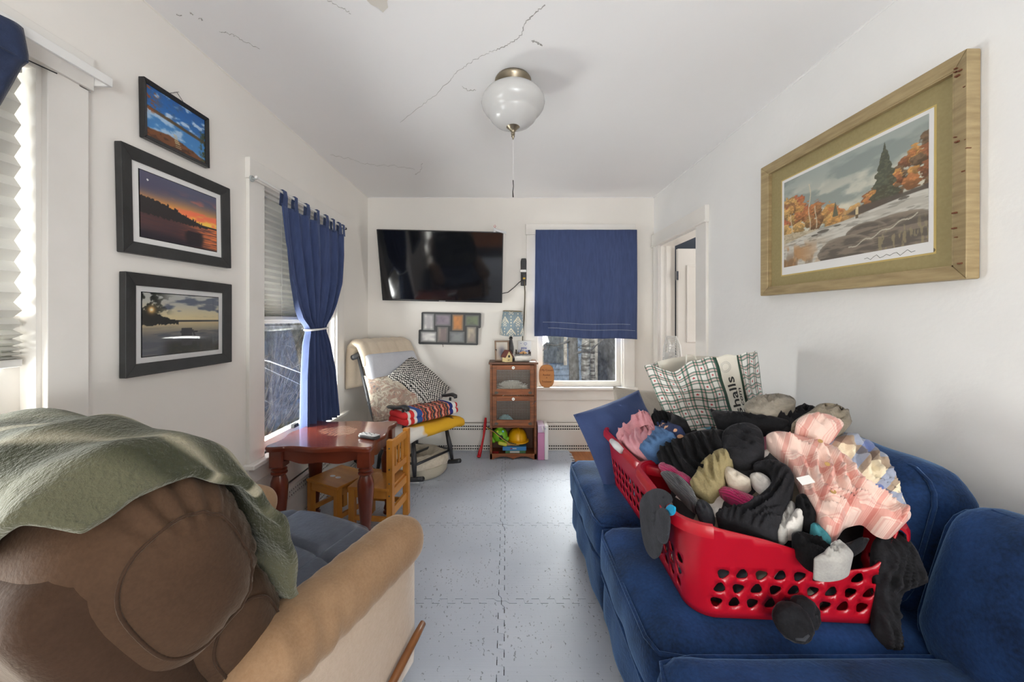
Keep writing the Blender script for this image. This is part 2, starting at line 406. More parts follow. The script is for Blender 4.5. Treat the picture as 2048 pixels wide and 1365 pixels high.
# storm-window frame, crack and latch of the left window
to_win(boxW(mapL, 2.03, 2.86, .10, .112, 1.175, 1.205).build('storm_rail', m_sash_grey), win2)
to_win(boxW(mapL, 2.03, 2.86, .10, .125, .512, .545).build('storm_rail', m_sash_grey), win2)
to_win(boxW(mapL, 2.36, 2.41, .02, .045, .556, .578).build('latch', m_dark, bevel=.003), win2)
m_tape = mat('crack_tape', (.82, .83, .84), .4)
mb = MB(); q0, q1, q2 = mapL(2.06, .058, 1.03), mapL(2.28, .058, .965), mapL(2.62, .058, .845)
mb.tube([q0, q0.lerp(q1, .5)+Vector((0, 0, .006)), q1, q2], [.0022, .0035, .0028, .0012], 5); to_win(mb.build('glass_crack', m_tape), win2)
mb = MB(); q0, q1 = mapL(2.06, .058, 1.0), mapL(2.7, .058, .72); mb.tube([q0, q1], .0008, 4); to_win(mb.build('glass_crack', m_tape), win2)

# ------------------------------------------------------------------ door opening in the right wall
D = structure(empty('door_1', (XR, 3.08, 0)))
def dpart(nm, x0, x1, y0, y1, z0, z1, m=None, bevel=.002, parent=None):
    mb = B(x0-XR, x1-XR, y0-3.08, y1-3.08, z0, z1); return mb.build(nm, m or m_trim, parent or D, bevel=bevel)
dpart('casing', XR-.02, XR, 2.60, 2.74, 0, 1.93); dpart('casing', XR-.02, XR, 3.42, 3.53, 0, 1.93)
dpart('head_casing', XR-.03, XR, 2.59, 3.545, 1.93, 2.045); dpart('head_cap', XR-.038, XR, 2.588, 3.548, 1.925, 1.94, bevel=.003)
dpart('jamb', XR, XR+.13, 2.74, 2.755, 0, 1.93, bevel=0); dpart('jamb', XR, XR+.13, 3.405, 3.42, 0, 1.93, bevel=0); dpart('jamb', XR, XR+.13, 2.755, 3.405, 1.915, 1.93, bevel=0)
dpart('door_stop', XR+.05, XR+.085, 3.393, 3.405, 0, 1.915, bevel=0)
leaf = dpart('door_leaf', XR+.142, XR+.80, 3.372, 3.408, .01, 1.885, bevel=.002)
for z0, z1 in ((1.05, 1.72), (.2, .9)):
    x0, x1 = XR+.235, XR+.70
    for (a, b, c, d) in ((x0, x1, z1, z1+.014), (x0, x1, z0-.014, z0), (x0-.014, x0, z0-.014, z1+.014), (x1, x1+.014, z0-.014, z1+.014)):
        dpart('panel_moulding', a, b, 3.364, 3.373, c, d, bevel=.002, parent=D)
m_brass = mat('old_brass', (.35, .27, .15), .35, metal=1)
m_chrome = mat('chrome', (.72, .72, .72), .2, metal=1)
dpart('hinge', XR+.122, XR+.142, 3.36, 3.372, 1.60, 1.68, m_chrome, 0); dpart('hinge', XR+.122, XR+.142, 3.36, 3.372, .25, .33, m_chrome, 0)

# ------------------------------------------------------------------ baseboard heaters along the back and left walls
def heater(name, mapf, a0, a1, label, hh=.262):
    H = structure(empty(name, mapf((a0+a1)/2, 0, 0))); inv = Matrix.Translation(-H.location)
    def part(nm, mb, m, bevel=0):
        k = MB(); k.add([inv @ Vector(v) for v in mb.v], mb.f); return k.build(nm, m, H, bevel=bevel)
    part('back_plate', boxW(mapf, a0, a1, -.02, -.004, 0.01, hh), m_heater)
    part('front_cover', boxW(mapf, a0, a1, -.062, -.055, .068, hh-.062), m_heater, .002)
    part('top_cover', boxW(mapf, a0, a1, -.058, -.004, hh-.012, hh), m_heater, .003)
    # slotted strips, upper and lower: rails with webs between dark slots
    for zc in (hh-.037, .040):
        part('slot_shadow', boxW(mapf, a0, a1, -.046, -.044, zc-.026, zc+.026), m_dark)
        for dz in (-.026, 0, .026):
            part('slot_rail', boxW(mapf, a0, a1, -.060, -.053, zc+dz-.0065, zc+dz+.0065), m_heater)
        mb = MB(); n = int((a1-a0)/.021)
        for i in range(n):
            a = a0+(i+.5)*(a1-a0)/n
            q = boxW(mapf, a-.0035, a+.0035, -.059, -.054, zc-.026, zc+.026); mb.add(q.v, q.f)
        tag(part('slot_webs', mb, m_heater), kind='stuff')
    part('toe_strip', boxW(mapf, a0, a1, -.058, -.01, 0.0, .012), m_heater)
    return H
heater('trim_1', mapB, XL+.08, .98, '')
heater('trim_2', mapL, 1.75, YB-.07, '')
# ================================================================== OUTSIDE THE WINDOWS
m_snow = mat('snowy_ground', (.62, .62, .63), .8, col2=(.26, .24, .21), nscale=1.4, ncontrast=.35)
m_hill = mat('brushy_slope', (.24, .22, .19), .95, col2=(.46, .43, .39), nscale=2.5, ncontrast=.6, bump=1, bscale=5)
m_twig = mat('grey_twig', (.20, .185, .165), .9, col2=(.34, .32, .29), nscale=6)
m_bark = mat('dark_bark', (.13, .125, .125), .9, col2=(.24, .235, .24), nscale=6, stretch=(1, 1, .3))
m_birch = mat('birch_bark', (.80, .78, .74), .8, col2=(.22, .2, .19), nscale=7, ncontrast=.25, stretch=(.6, .6, 3))
structure(B(-14, 14, 3.9, 20, -1.0, -.75).build('ground_behind_house', m_snow)); structure(B(-14, -1.6, -4, 3.9, -1.0, -.75).build('ground_beside_house', m_snow))
def fnh(u, v):
    x = -5.2+0*u; y = -2+u*17; z = -.8+v*4.2; return (x-1.8*v+.5*mnoise.noise(Vector((u*9, v*4, 0))), y, z)
structure(MB().grid(fnh, 40, 12).build('hillside', m_hill, smooth=True))
def shrub(x, y, h, n, spread, seed, label, mt):
    r = random.Random(seed); T = empty('bare_shrub', (x, y, -.76), label=label, cat='shrub', group='bare shrubs outside the left window')
    mb = MB()
    for i in range(n):
        a = r.uniform(0, 2*PI); q = [Vector((r.uniform(-.1, .1), r.uniform(-.1, .1), 0))]
        d = Vector((math.cos(a)*spread*r.uniform(.2, 1), math.sin(a)*spread*r.uniform(.2, 1), h*r.uniform(.6, 1)))
        for k in range(1, 5): q.append(d*(k/4)+Vector((r.uniform(-.09, .09), r.uniform(-.09, .09), r.uniform(-.05, .05))))
        mb.tube(q, [.012, .009, .007, .005, .002], 4, cap=False)
        for k in range(5):
            s = q[r.randint(1, 4)]; e = s+Vector((r.uniform(-.35, .35), r.uniform(-.35, .35), r.uniform(.0, .35)))
            mb.tube([s, (s+e)/2+Vector((0, 0, .04)), e], [.005, .004, .0015], 3, cap=False)
    tag(mb.build('branches', mt, T, smooth=True), kind='stuff'); return T
for i, (x, y, h, n, s_, lb) in enumerate([(-3.1, 4.6, 1.9, 44, 1.0, 'tangled bare shrub outside the left window nearest the glass'),
        (-4.3, 6.4, 2.3, 50, 1.3, 'tall bare grey shrub behind the tangled one outside the left window'),
        (-3.9, 8.2, 2.4, 46, 1.4, 'farthest bare shrub seen past the navy tied curtain'),
        (-2.6, 5.9, 1.7, 36, .9, 'low bare shrub outside the right half of the left window')]):
    shrub(x, y, h, n, s_, 30+i, lb, m_twig)
# neighbouring house with blue-grey clapboards
m_siding = mat('blue_siding', srgb(168, 190, 220), .7, col2=srgb(150, 175, 210), nscale=3)
m_pane_far = mat('dark_far_window', srgb(120, 130, 142), .25)
hs = empty('neighbor_house', (1.55, 9.2, -.75), label='pale blue clapboard house seen through the end window', cat='house')
B(-3.0, .62, .12, 3.0, 0, 3.6).build('wall', m_siding, hs)
pr = None
for k in range(24):
    z = k*.15
    mb = MB(); mb.add([(-3.0, .06, z), (.64, .06, z), (.64, .10, z+.155), (-3.0, .10, z+.155), (-3.0, .12, z), (.64, .12, z)], [(0, 1, 2, 3), (0, 4, 5, 1)])
    if pr is None: pr = mb.build('clapboard', m_siding, hs); zz0 = 0
    else:
        c = pr.copy(); COL.objects.link(c); c.location.z = z
B(-.62, -.12, .02, .06, .9, 1.95).build('window', m_pane_far, hs); B(.60, .72, .02, .14, 0, 3.6).build('corner_board', m_trim, hs)
for nm, a, b, c, d in (('window_trim', -.70, -.62, .85, 2.0), ('window_trim', -.12, -.04, .85, 2.0), ('window_trim', -.70, -.04, 1.95, 2.03)):
    B(a, b, .015, .06, c, d).build(nm, m_trim, hs)
def trunk(x, y, r0, h, m, label, lean=0, br=6, seed=0):
    rr = random.Random(seed); T = empty('tree', (x, y, -.78), label=label, cat='tree', group='trees beyond the end window')
    MB().tube([(lean*k/8*1.0+rr.uniform(-.03, .03), 0, h*k/8) for k in range(9)], [r0*(1-.06*k) for k in range(9)], 9).build('trunk', m, T, smooth=True)
    mb = MB()
    for i in range(br):
        z = rr.uniform(.3, .95)*h; a = rr.uniform(0, 2*PI); L = rr.uniform(.5, 1.6)
        p = Vector((lean*z/h, 0, z)); e = p+Vector((math.cos(a)*L, math.sin(a)*L*.5, rr.uniform(-.1, .5)*L)); md = (p+e)/2+Vector((0, 0, rr.uniform(-.1, .15)))
        mb.tube([p, md, e], [r0*.25, r0*.16, .004], 4, cap=False)
        for k in range(3):
            s = md.lerp(e, rr.random()); f = s+Vector((rr.uniform(-.5, .5), rr.uniform(-.3, .3), rr.uniform(-.2, .4))); mb.tube([s, f], [.008, .003], 3, cap=False)
    if br: tag(mb.build('branches', m, T, smooth=True), kind='stuff')
    return T
trunk(1.14, 6.4, .10, 4.5, m_bark, 'dark tree trunk beside the pale blue house', .05, 9, 1)
trunk(1.55, 7.2, .10, 4.2, m_birch, 'white birch trunk right of the dark trunk', .05, 5, 2)
trunk(1.98, 8.4, .06, 4.2, m_birch, 'thin white birch in the middle of the end window', -.1, 4, 3)
trunk(2.35, 7.6, .11, 4.2, m_bark, 'dark trunk in the middle of the end window', .1, 10, 4)
trunk(2.75, 8.6, .12, 4.2, m_bark, 'dark trunk near the right edge of the end window', .0, 10, 5)
trunk(2.62, 6.9, .09, 4.2, m_birch, 'white birch at the right edge of the end window', -.05, 5, 6)
trunk(1.85, 9.6, .14, 4.2, m_bark, 'thick dark trunk behind the thin birch', .0, 10, 7)
def fnt(u, v): return (-.5+u*9, 11.5+.4*mnoise.noise(Vector((u*12, v*5, 2))), -.8+v*3.2+.5*mnoise.noise(Vector((u*22, 0, 4)))*v)
m_wood = mat('far_woods', (.16, .17, .20), .95, col2=(.34, .35, .38), nscale=3, stretch=(2.2, 1, .5), ncontrast=.5)
structure(MB().grid(fnt, 60, 8).build('far_treeline', m_wood, smooth=True))
structure(MB().grid(lambda u, v: (.1+u*1.5, 3.75+v*.9, .50+.12*math.sin(u*2.4+.4)*(1-v)-.25*v+.02*mnoise.noise(Vector((u*6, v*6, 0)))), 20, 10).build('snow_bank', mat('snow', (.85, .87, .92), .7), smooth=True))
# ================================================================== FLOOR MAT
m_foam, nb, p = newmat('grey_foam')
v = objvec(nb); base = nb.ramp(nb.noise(3, 4, v), [(.3, srgb(176, 183, 196)), (.7, srgb(190, 196, 208))])
fl = nb.n('ShaderNodeTexVoronoi'); fl.inputs['Scale'].default_value = 58; wob_ = nb.n('ShaderNodeTexNoise'); wob_.inputs['Scale'].default_value = 30; vm_ = nb.n('ShaderNodeVectorMath', operation='MULTIPLY_ADD'); nb.L.new(wob_.outputs['Color'], vm_.inputs[0]); vm_.inputs[1].default_value = (.035, .035, 0); nb.L.new(objvec(nb, (1, .45, 1), (0, 0, .5)), vm_.inputs[2]); nb.L.new(vm_.outputs[0], fl.inputs['Vector'])
fl2 = nb.n('ShaderNodeTexVoronoi'); fl2.inputs['Scale'].default_value = 84; nb.L.new(objvec(nb, (.5, 1, 1), (0, 0, -.3)), fl2.inputs['Vector'])
patch = nb.ramp(nb.noise(3.2, 3, objvec(nb, src='Object')), [(.46, (0, 0, 0)), (.62, (1, 1, 1))])
k1 = nb.math('LESS_THAN', fl.outputs['Distance'], .15); k2 = nb.math('LESS_THAN', fl2.outputs['Distance'], .17)
r1 = nb.n('ShaderNodeSeparateColor'); nb.L.new(fl.outputs['Color'], r1.inputs[0])
k1 = nb.math('MULTIPLY', k1, nb.math('GREATER_THAN', r1.outputs[0], .35)); k2 = nb.math('MULTIPLY', nb.math('GREATER_THAN', nb.noise(95, 2, objvec(nb, (1, .6, 1), (0, 0, .7)), .6), nb.math('SUBTRACT', .705, nb.math('MULTIPLY', patch, .055))), 1.0)
kk = nb.math('MINIMUM', nb.math('ADD', nb.math('MULTIPLY', k1, .55), nb.math('MULTIPLY', k2, .6)), .8)
nb.L.new(nb.mix(kk, base, srgb(64, 66, 72)), p.inputs['Base Color']); p.inputs['Roughness'].default_value = .42; p.inputs['Specular IOR Level'].default_value = .45
wv1 = nb.n('ShaderNodeTexWave'); wv1.inputs['Scale'].default_value = 75; wv1.bands_direction = 'Y'; nb.L.new(v, wv1.inputs[0])
bn = nb.n('ShaderNodeBump'); bn.inputs['Strength'].default_value = .25; bn.inputs['Distance'].default_value = .002
nb.L.new(nb.math('ADD', wv1.outputs['Fac'], nb.noise(90, 3, v)), bn.inputs['Height']); nb.L.new(bn.outputs[0], p.inputs['Normal'])
S = .61
def edge_path(n=8, a=.013, mar=.03):
    pts = [(0, 0), (mar*.6, 0)]; pit = (S-2*mar)/n
    for k in range(n):
        x = mar+k*pit
        pts += [(x+.0*pit+.04*pit, -a), (x+.53*pit, -a), (x+.47*pit, a), (x+.96*pit, a)]
    pts += [(S-mar*.6, 0)]
    return pts
ep = edge_path()
poly = [(x, y) for x, y in ep]+[(S+y, x) for x, y in ep]+[(S-(S-x), S+y) for x, y in reversed(ep[1:]+[(S, 0)])]+[(y, x) for x, y in reversed(ep[1:]+[(S, 0)])]
cl = []
for q in poly:
    if not cl or (abs(q[0]-cl[-1][0])+abs(q[1]-cl[-1][1])) > 1e-6: cl.append(q)
if abs(cl[0][0]-cl[-1][0])+abs(cl[0][1]-cl[-1][1]) < 1e-6: cl.pop()
tile_poly = [((x-S/2)*.9952, (y-S/2)*.9952) for x, y in cl]
FM = structure(empty('floor_mat', (-.325, 1.6, 0)))
B(-.905, .905, -2.3, 1.85, 0, .0008).build('seam_darkener', m_dark, FM)  # dark sheet added to darken the seams between the tiles
proto = None
for r in range(-1, 6):
    for c in range(3):
        cx = -1.24+S*c+S/2; cy = 1.632+S*(r-2)+S/2
        if proto is None:
            mb = MB(); mb.prism(tile_poly, 0.0005, .0125, Matrix.Identity(4)); t_ = mb.build('foam_tile', m_foam, FM); proto = t_
            bm = bmesh.new(); bm.from_mesh(t_.data); bmesh.ops.triangulate(bm, faces=[f for f in bm.faces if len(f.verts) > 4]); bmesh.ops.recalc_face_normals(bm, faces=bm.faces); bm.to_mesh(t_.data); bm.free()
        else: t_ = proto.copy(); COL.objects.link(t_); t_.parent = FM
        t_.location = (cx+.325, cy-1.6, 0); t_.rotation_euler.z = 0
FT = .0125

# ================================================================== SHADES AND CURTAINS
m_shade = translucent('pleated_paper', (.78, .77, .73), (.80, .79, .75), .14)
m_rail = mat('shade_rail', (.72, .71, .68), .4)
m_rod = mat('white_rod', (.80, .79, .77), .3)
m_navy_curtain = mat('navy_cotton', srgb(60, 75, 116), .85, col2=srgb(50, 64, 102), nscale=60, stretch=(1, 1, .15), sheen=.35, sheencol=(.5, .6, .9), bump=.15, bscale=220)
m_navy_dark = mat('dark_navy_cotton', srgb(34, 48, 78), .85, col2=srgb(28, 40, 68), nscale=50, sheen=.2, bump=.15, bscale=200)
def pleated(name, a0, a1, ztop, zbot, pitch0, amp, label, squash):
    T = empty(name, (XL-.028, (a0+a1)/2, zbot), label=label, cat='shade'); mb = MB(); zs = [ztop-.02]; z = ztop-.02; n = 0
    while z > zbot+.02:
        t = (ztop-z)/(ztop-zbot); pch = pitch0*(1 if t < squash else max(.12, 1-(t-squash)/(1-squash)*.95)); z -= pch/2; zs.append(max(z, zbot+.02)); n += 1
    vv = []
    for i, z in enumerate(zs):
        t = (ztop-z)/(ztop-zbot); am = amp*(1.0 if t < squash else 1+.9*(t-squash)/(1-squash))
        x = am if i % 2 else -am
        vv += [(x, a0-(a0+a1)/2, z-zbot), (x, a1-(a0+a1)/2, z-zbot)]
    mb.add(vv, [(2*i, 2*i+1, 2*i+3, 2*i+2) for i in range(len(zs)-1)])
    mb.build('pleats', m_shade, T, solid=.0012)
    h = (a1-a0)/2
    B(-.014, .014, -h, h, ztop-zbot-.022, ztop-zbot).build('head_rail', m_rail, T, bevel=.002)
    B(-.015, .015, -h, h, 0, .022).build('bottom_rail', m_rail, T, bevel=.003)
    for c in (-.55, .55): MB().tube([(.018, h*c, .01), (.018, h*c, ztop-zbot-.02)], .0009, 5).build('cord', m_rod, T)
    return T
pleated('pleated_shade', WA[0]+.022, WA[1]-.030, 1.95, 1.118, .058, .010, 'cream pleated shade with zigzag edge in the window at far left', .72)
pleated('pleated_shade', WBn[0]+.014, WBn[1]-.030, 1.95, 1.242, .036, .007, 'grey pleated shade half lowered behind the navy tied curtain', .75)

def rod(name, p0, p1, r, label):
    T = empty(name, p0, label=label, cat='curtain rod'); d = Vector(p1)-Vector(p0)
    MB().tube([(0, 0, 0), d], r, 10).build('pole', m_rod, T, smooth=True, angle=50)
    return T, d
T, d = rod('curtain_rod', (-1.255, 1.87, 1.962), (-1.255, 2.90, 1.955), .007, 'thin white rod carrying the navy tab curtain beside the corner')
m_clear = mat('clear_plastic', (.75, .80, .79), .15, trans=.5)
for t in (.02, 1.0):
    q = d*t; M = Matrix.Translation(q)
    MB().tube([q+Vector((-.037, 0, 0)), q+Vector((0, 0, 0))], .006, 8).build('bracket', m_clear, T)
    MB().tube([q+Vector((-.039, 0, 0)), q+Vector((-.030, 0, 0))], .016, 12).build('bracket_plate', m_clear, T, bevel=.002)
MB().ball(d+Vector((0, .012, 0)), .010, .016, .010).build('finial', m_dark, T, smooth=True)

def curtain_sheet(yl, yr, zt, zb, x0, nf, amp, ns=140, nv=60, zcurve=None, pinch_v=None, bulge=.0):
    mb = MB()
    def fn(u, v):
        z = zt+(zb-zt)*v
        a, b = yl(v), yr(v); y = a+(b-a)*u; wd = abs(b-a)
        ph = 2*PI*nf*u+.7*math.sin(5*u+v*1.5)
        dep = amp(v)*(math.sin(ph)+.35*math.sin(2.3*ph+1.2))
        y += amp(v)*.45*math.cos(ph)*(1-abs(2*u-1)**4)*.6
        if zcurve: z += zcurve(u, v)
        return (x0(v)+dep, y, z)
    mb.grid(fn, ns, nv); return mb
def smooth(t): t = max(0, min(1, t)); return t*t*(3-2*t)
def pw(pts):
    def f(v):
        for (a, ya), (b, yb) in zip(pts[:-1], pts[1:]):
            if v <= b: return ya+(yb-ya)*smooth((v-a)/(b-a))
        return pts[-1][1]
    return f
def pl(pts):
    def f(v):
        for (a, ya), (b, yb) in zip(pts[:-1], pts[1:]):
            if v <= b: return ya+(yb-ya)*(v-a)/(b-a)
        return pts[-1][1]
    return f
# tied tab-top curtain at the left window
T = empty('tab_curtain', (-1.255, 2.45, .54), label='navy tab-top curtain tied in the middle with white cord', cat='curtain')
TL = Matrix.Translation((1.255, -2.45, -.54))
yl = pl([(0, 2.075), (.15, 2.11), (.30, 2.165), (.42, 2.235), (.48, 2.29), (.515, 2.36), (.54, 2.375), (.60, 2.345), (.75, 2.315), (1, 2.295)])
yr = pl([(0, 2.875), (.12, 2.87), (.28, 2.83), (.40, 2.73), (.47, 2.645), (.515, 2.575), (.54, 2.57), (.60, 2.615), (.75, 2.69), (1, 2.735)])
ampf = pl([(0, .012), (.2, .022), (.45, .028), (.52, .022), (.6, .028), (1, .035)])
mb = curtain_sheet(yl, yr, 1.895, .545, pl([(0, -1.255), (.5, -1.262), (1, -1.25)]), 6.5, ampf)
mb.v = [tuple(TL @ Vector(q)) for q in mb.v]; mb.build('drape', m_navy_curtain, T, smooth=True, solid=.002)
for k, y in enumerate((2.10, 2.215, 2.345, 2.475, 2.595, 2.70, 2.795, 2.865)):
    mb = MB(); wd = .022 if k % 2 == 0 else .018; z1 = .545
    tw = .010*(-1)**k
    for sx in (1, -1):
        P = [(sx*.010, y-2.45-wd, 1.885-.54), (sx*.010, y-2.45+wd, 1.885-.54), (sx*.011+tw*.3, y-2.45+wd*.85, 1.935-.54), (sx*.011+tw*.3, y-2.45-wd*.85, 1.935-.54),
             (sx*.008, y-2.45-wd*.8, 1.972-.54), (sx*.008, y-2.45+wd*.8, 1.972-.54)]
        mb.add(P, [(0, 1, 2, 3), (3, 2, 5, 4)])
    mb.add([(.008, y-2.45-wd*.8, 1.972-.54), (.008, y-2.45+wd*.8, 1.972-.54), (-.008, y-2.45+wd*.8, 1.972-.54), (-.008, y-2.45-wd*.8, 1.972-.54)], [(0, 1, 2, 3)])
    mb.build('tab', m_navy_curtain, T, solid=.002)
zt_ = 1.895+(.545-1.895)*.527
mb = MB(); mb.tube([(math.cos(a)*.052-.005, .025+math.sin(a)*.112, zt_-.54+.006*math.sin(a)) for a in [2*PI*k/24 for k in range(25)]], .0065, 8, cap=False)
mb.build('tieback', m_rod, T, smooth=True)
# white flat rod and dark curtain at the near window
T = empty('flat_curtain_rod', (-1.25, .15, 1.985), label='white flat curtain rod above the window at far left', cat='curtain rod')
B(-.005, .005, 0, 1.03, -.002, .026).build('pole', m_rod, T, bevel=.002)
B(-.066, .002, 1.022, 1.030, -.002, .026).build('return', m_rod, T, bevel=.001)
B(-.062, -.052, .985, 1.02, -.026, .016).build('bracket', m_chrome, T, bevel=.002)
MB().tube([(-.056, .80, -.03), (-.045, .86, -.034), (-.04, .92, -.03)], .0018, 6).build('wire', m_dark, T)
T = empty('dark_curtain', (-1.235, .45, 1.0), label='dark navy curtain swept aside at the upper left edge', cat='curtain')
TL = Matrix.Translation((1.235, -.45, -1.0))
yl = pl([(0, .22), (.5, .22), (1, .26)]); yr = pl([(0, .945), (.08, .958), (.085, .948), (.4, .84), (.7, .66), (1, .5)])
mb = curtain_sheet(yl, yr, 1.988, 1.0, pl([(0, -1.228), (1, -1.225)]), 5.5, pl([(0, .006), (.11, .008), (.5, .03), (1, .035)]), 100, 50)
mb.v = [tuple(TL @ Vector(q)) for q in mb.v]; mb.build('drape', m_navy_dark, T, smooth=True, solid=.002)
mb = MB(); mb.tube([(.016, .50, .905), (.016, .30, .908), (.016, -.1, .91)], .0022, 5); mb.build('hem_stitch', m_navy_dark, T)
# flat navy curtain panel over the end window
T = empty('window_panel_curtain', (.755, 3.525, 1.065), label='flat navy cloth hung over the upper end window', cat='curtain')
def fn(u, v):
    x = -.475+u*.955+(-.012*v if u < .5 else .004*v)*abs(2*u-1); z = 1.03-v*(1.03+.0)+.012*(u-.5)*0
    zz = 1.025*(1-v)+(.022-.045*u)*v*0+.0
    d = .007*math.sin(u*26+2*math.sin(v*3+u*4))*(.25+.75*v)+.005*math.sin(u*61+v*2)*v+.006*mnoise.noise(Vector((u*5, v*4, 3)))
    zz += v*(.020*(1-u)-.012*u+.006*math.sin(u*9))
    return (x, d-.012, zz)
MB().grid(fn, 110, 60).build('drape', m_navy_curtain, T, smooth=True, solid=.002)
m_thread = mat('pale_thread', (.55, .6, .62), .8)
for v0, u0, u1 in ((.868, .08, .93), (.922, .13, .98)):
    pts = []
    for k in range(60):
        u = u0+(u1-u0)*k/59; q = fn(u, v0); pts.append((q[0], q[1]-.0022, q[2]))
    MB().tube(pts, .0009, 4).build('hem_stitch', m_thread, T)
B(-.48, .485, .004, .012, 1.0, 1.022).build('rod', m_rod, T)

# ================================================================== CEILING LIGHT
m_opal = mat('opal_glass', (.56, .555, .545), .25, spec=.5); m_pewter = mat('aged_brass', (.27, .23, .17), .32, metal=.9)
LY = 1.80; LX = .034
T = empty('ceiling_light', (LX, LY, ZC), label='white schoolhouse globe ceiling light with pull chain', cat='light')
MB().lathe([(.0, 0), (.082, 0), (.088, -.010), (.085, -.022), (.072, -.034), (.066, -.05)], seg=40).build('canopy', m_pewter, T, smooth=True, angle=35)
prof = [(.066, -.040), (.082, -.046), (.108, -.058), (.134, -.078), (.150, -.100), (.1535, -.118), (.149, -.136), (.139, -.152), (.128, -.164), (.120, -.172), (.117, -.178), (.108, -.194), (.090, -.212), (.062, -.226), (.03, -.234), (.0, -.236)]
MB().lathe(prof, seg=56).build('globe', m_opal, T, smooth=True)
MB().lathe([(.0, -.226), (.031, -.229), (.033, -.233), (.024, -.240), (.013, -.252), (.008, -.262), (.010, -.267), (.007, -.272), (.009, -.277), (.005, -.284), (.003, -.292), (0, -.295)], seg=24).build('finial', m_pewter, T, smooth=True, angle=50)
MB().tube([(0, 0, -.29), (.001, 0, -.40), (0, 0, -.49)], .0008, 5).build('chain', m_rod, T)
MB().tube([(0, 0, -.49), (.002, 0, -.52), (-.001, 0, -.545), (.0005, 0, -.572)], [.0022, .0018, .0022, .0032], 6).build('pull', m_dark, T, smooth=True)

# ================================================================== PICTURES
m_blackframe = mat('black_frame', srgb(52, 52, 52), .45, col2=srgb(42, 42, 42), nscale=20, bump=.1, bscale=60)
m_blackgloss = mat('black_gloss_frame', srgb(30, 30, 31), .25)
m_mat_white = mat('white_mat_board', (.78, .77, .755), .8)
m_print = vcol_mat('photo_print', .35, .4); m_glass_print = vcol_mat('photo_under_glass', .35, .4, .12); m_canvas = vcol_mat('art_print', .5, .3)
m_backing = mat('backing_card', (.3, .24, .17), .9)
def frame_parts(T, W, H, fw, dep, mframe, lip=.0, bevel=.002):
    # mitred bars, local x right, y up, z out of the wall
    o, i = (W/2, H/2), (W/2-fw, H/2-fw); zt = dep
    def bar(p):   # p: outer a, outer b, inner b, inner a
        mb = MB(); lo = [Vector((x, y, 0)) for x, y in p]; hi = [Vector((x, y, zt if k < 2 else zt-lip)) for k, (x, y) in enumerate(p)]
        mb.add(lo+hi, [(3, 2, 1, 0), (4, 5, 6, 7), (0, 1, 5, 4), (1, 2, 6, 5), (2, 3, 7, 6), (3, 0, 4, 7)]); return mb.build('frame_bar', mframe, T, bevel=bevel)
    ox, oy = o; ix, iy = i
    bar([(-ox, -oy), (ox, -oy), (ix, -iy), (-ix, -iy)]); bar([(ox, -oy), (ox, oy), (ix, iy), (ix, -iy)])
    bar([(ox, oy), (-ox, oy), (-ix, iy), (ix, iy)]); bar([(-ox, oy), (-ox, -oy), (-ix, -iy), (-ix, iy)])
def wall_pic(name, side, ya, yb, za, zb, roll, label, cat='picture'):
    yc, zc = (ya+yb)/2, (za+zb)/2
    if side == 'L': R = Matrix(((0, 0, 1), (1, 0, 0), (0, 1, 0))).to_4x4(); x = XL+.002        # local x -> +y, y -> z, z -> +x
    elif side == 'R': R = Matrix(((0, 0, -1), (-1, 0, 0), (0, 1, 0))).to_4x4(); x = XR-.002
    T = empty(name, (0, 0, 0), label=label, cat=cat)
    T.matrix_world = Matrix.Translation((x, yc, zc)) @ R @ Matrix.Rotation(roll, 4, 'Z')
    return T, abs(yb-ya), zb-za
A3 = lambda *c: np.array(c, float)
def sky_clouds(u, v): return fbm(u*5+v*2, v*9, 5)
# small lake photograph
def pic_lake(u, v):
    n = fbm(u*6, v*8, 5); n2 = fbm(u*14+9, v*18, 4)
    img = lerp3(A3(60, 130, 200), A3(35, 95, 165), v); img = over(img, (205, 222, 240), sstep(.52, .72, n)*.85)
    img = over(img, (60, 90, 130), sstep(.58, .7, n2)*sstep(.5, .6, v)*.6)
    hz = .56-.10*u; wat = v < hz
    img = over(img, (120, 170, 205), (wat*.25)); 
    band = sstep(.0, .02, v-(hz-.035))*sstep(.0, .02, (hz+.045+.02*fbm(u*30, u*0, 3))-v)
    img = over(img, A3(88, 70, 48), band*.95)
    shore = sstep(0, .03, (.12+.10*np.sin(u*3.2+.2)-.05*u+.05*fbm(u*9, u*0+3, 3))-v); img = over(img, A3(120, 76, 48), shore)
    img = over(img, A3(84, 54, 38), shore*sstep(.5, .6, n2))
    dock = (np.abs((u-.47)-(v-.2)*-.25) < .05*(1.1-v*2))*(v < .30)*(v > .04); img = over(img, (205, 190, 150), dock*.8*(np.sin(v*160) > -.3))
    tr = sstep(.50, .62, fbm(u*22, v*22, 4))*sstep(.30, .0, u)*sstep(.45, .55, v); img = over(img, A3(150, 82, 40), tr)
    tr2 = sstep(.42, .55, fbm(u*26+4, v*20, 4))*sstep(.84, .97, u)*sstep(.8, .6, v); img = over(img, A3(66, 74, 48), tr2)
    return img
T, W, H = wall_pic('framed_photo', 'L', 1.336, 1.630, 1.906, 2.123, .018, 'small black frame with blue lake photo, topmost on left wall')
frame_parts(T, W, H, .016, .022, m_blackgloss, .006)
B(-W/2+.01, W/2-.01, -H/2+.01, H/2-.01, 0, .010).build('backing', m_backing, T)
picture('print', W-.03, H-.03, 110, 80, pic_lake, m_print, T, Matrix.Translation((0, 0, .0125)))
MB().tube([(-.045, H/2-.004, .008), (0, H/2+.028, .010), (.045, H/2-.004, .008)], .0011, 5).build('hanging_wire', m_dark, T)
MB().tube([(.0, H/2+.028, -.004), (.003, H/2+.031, .016)], .0016, 6).build('nail', m_chrome, T)
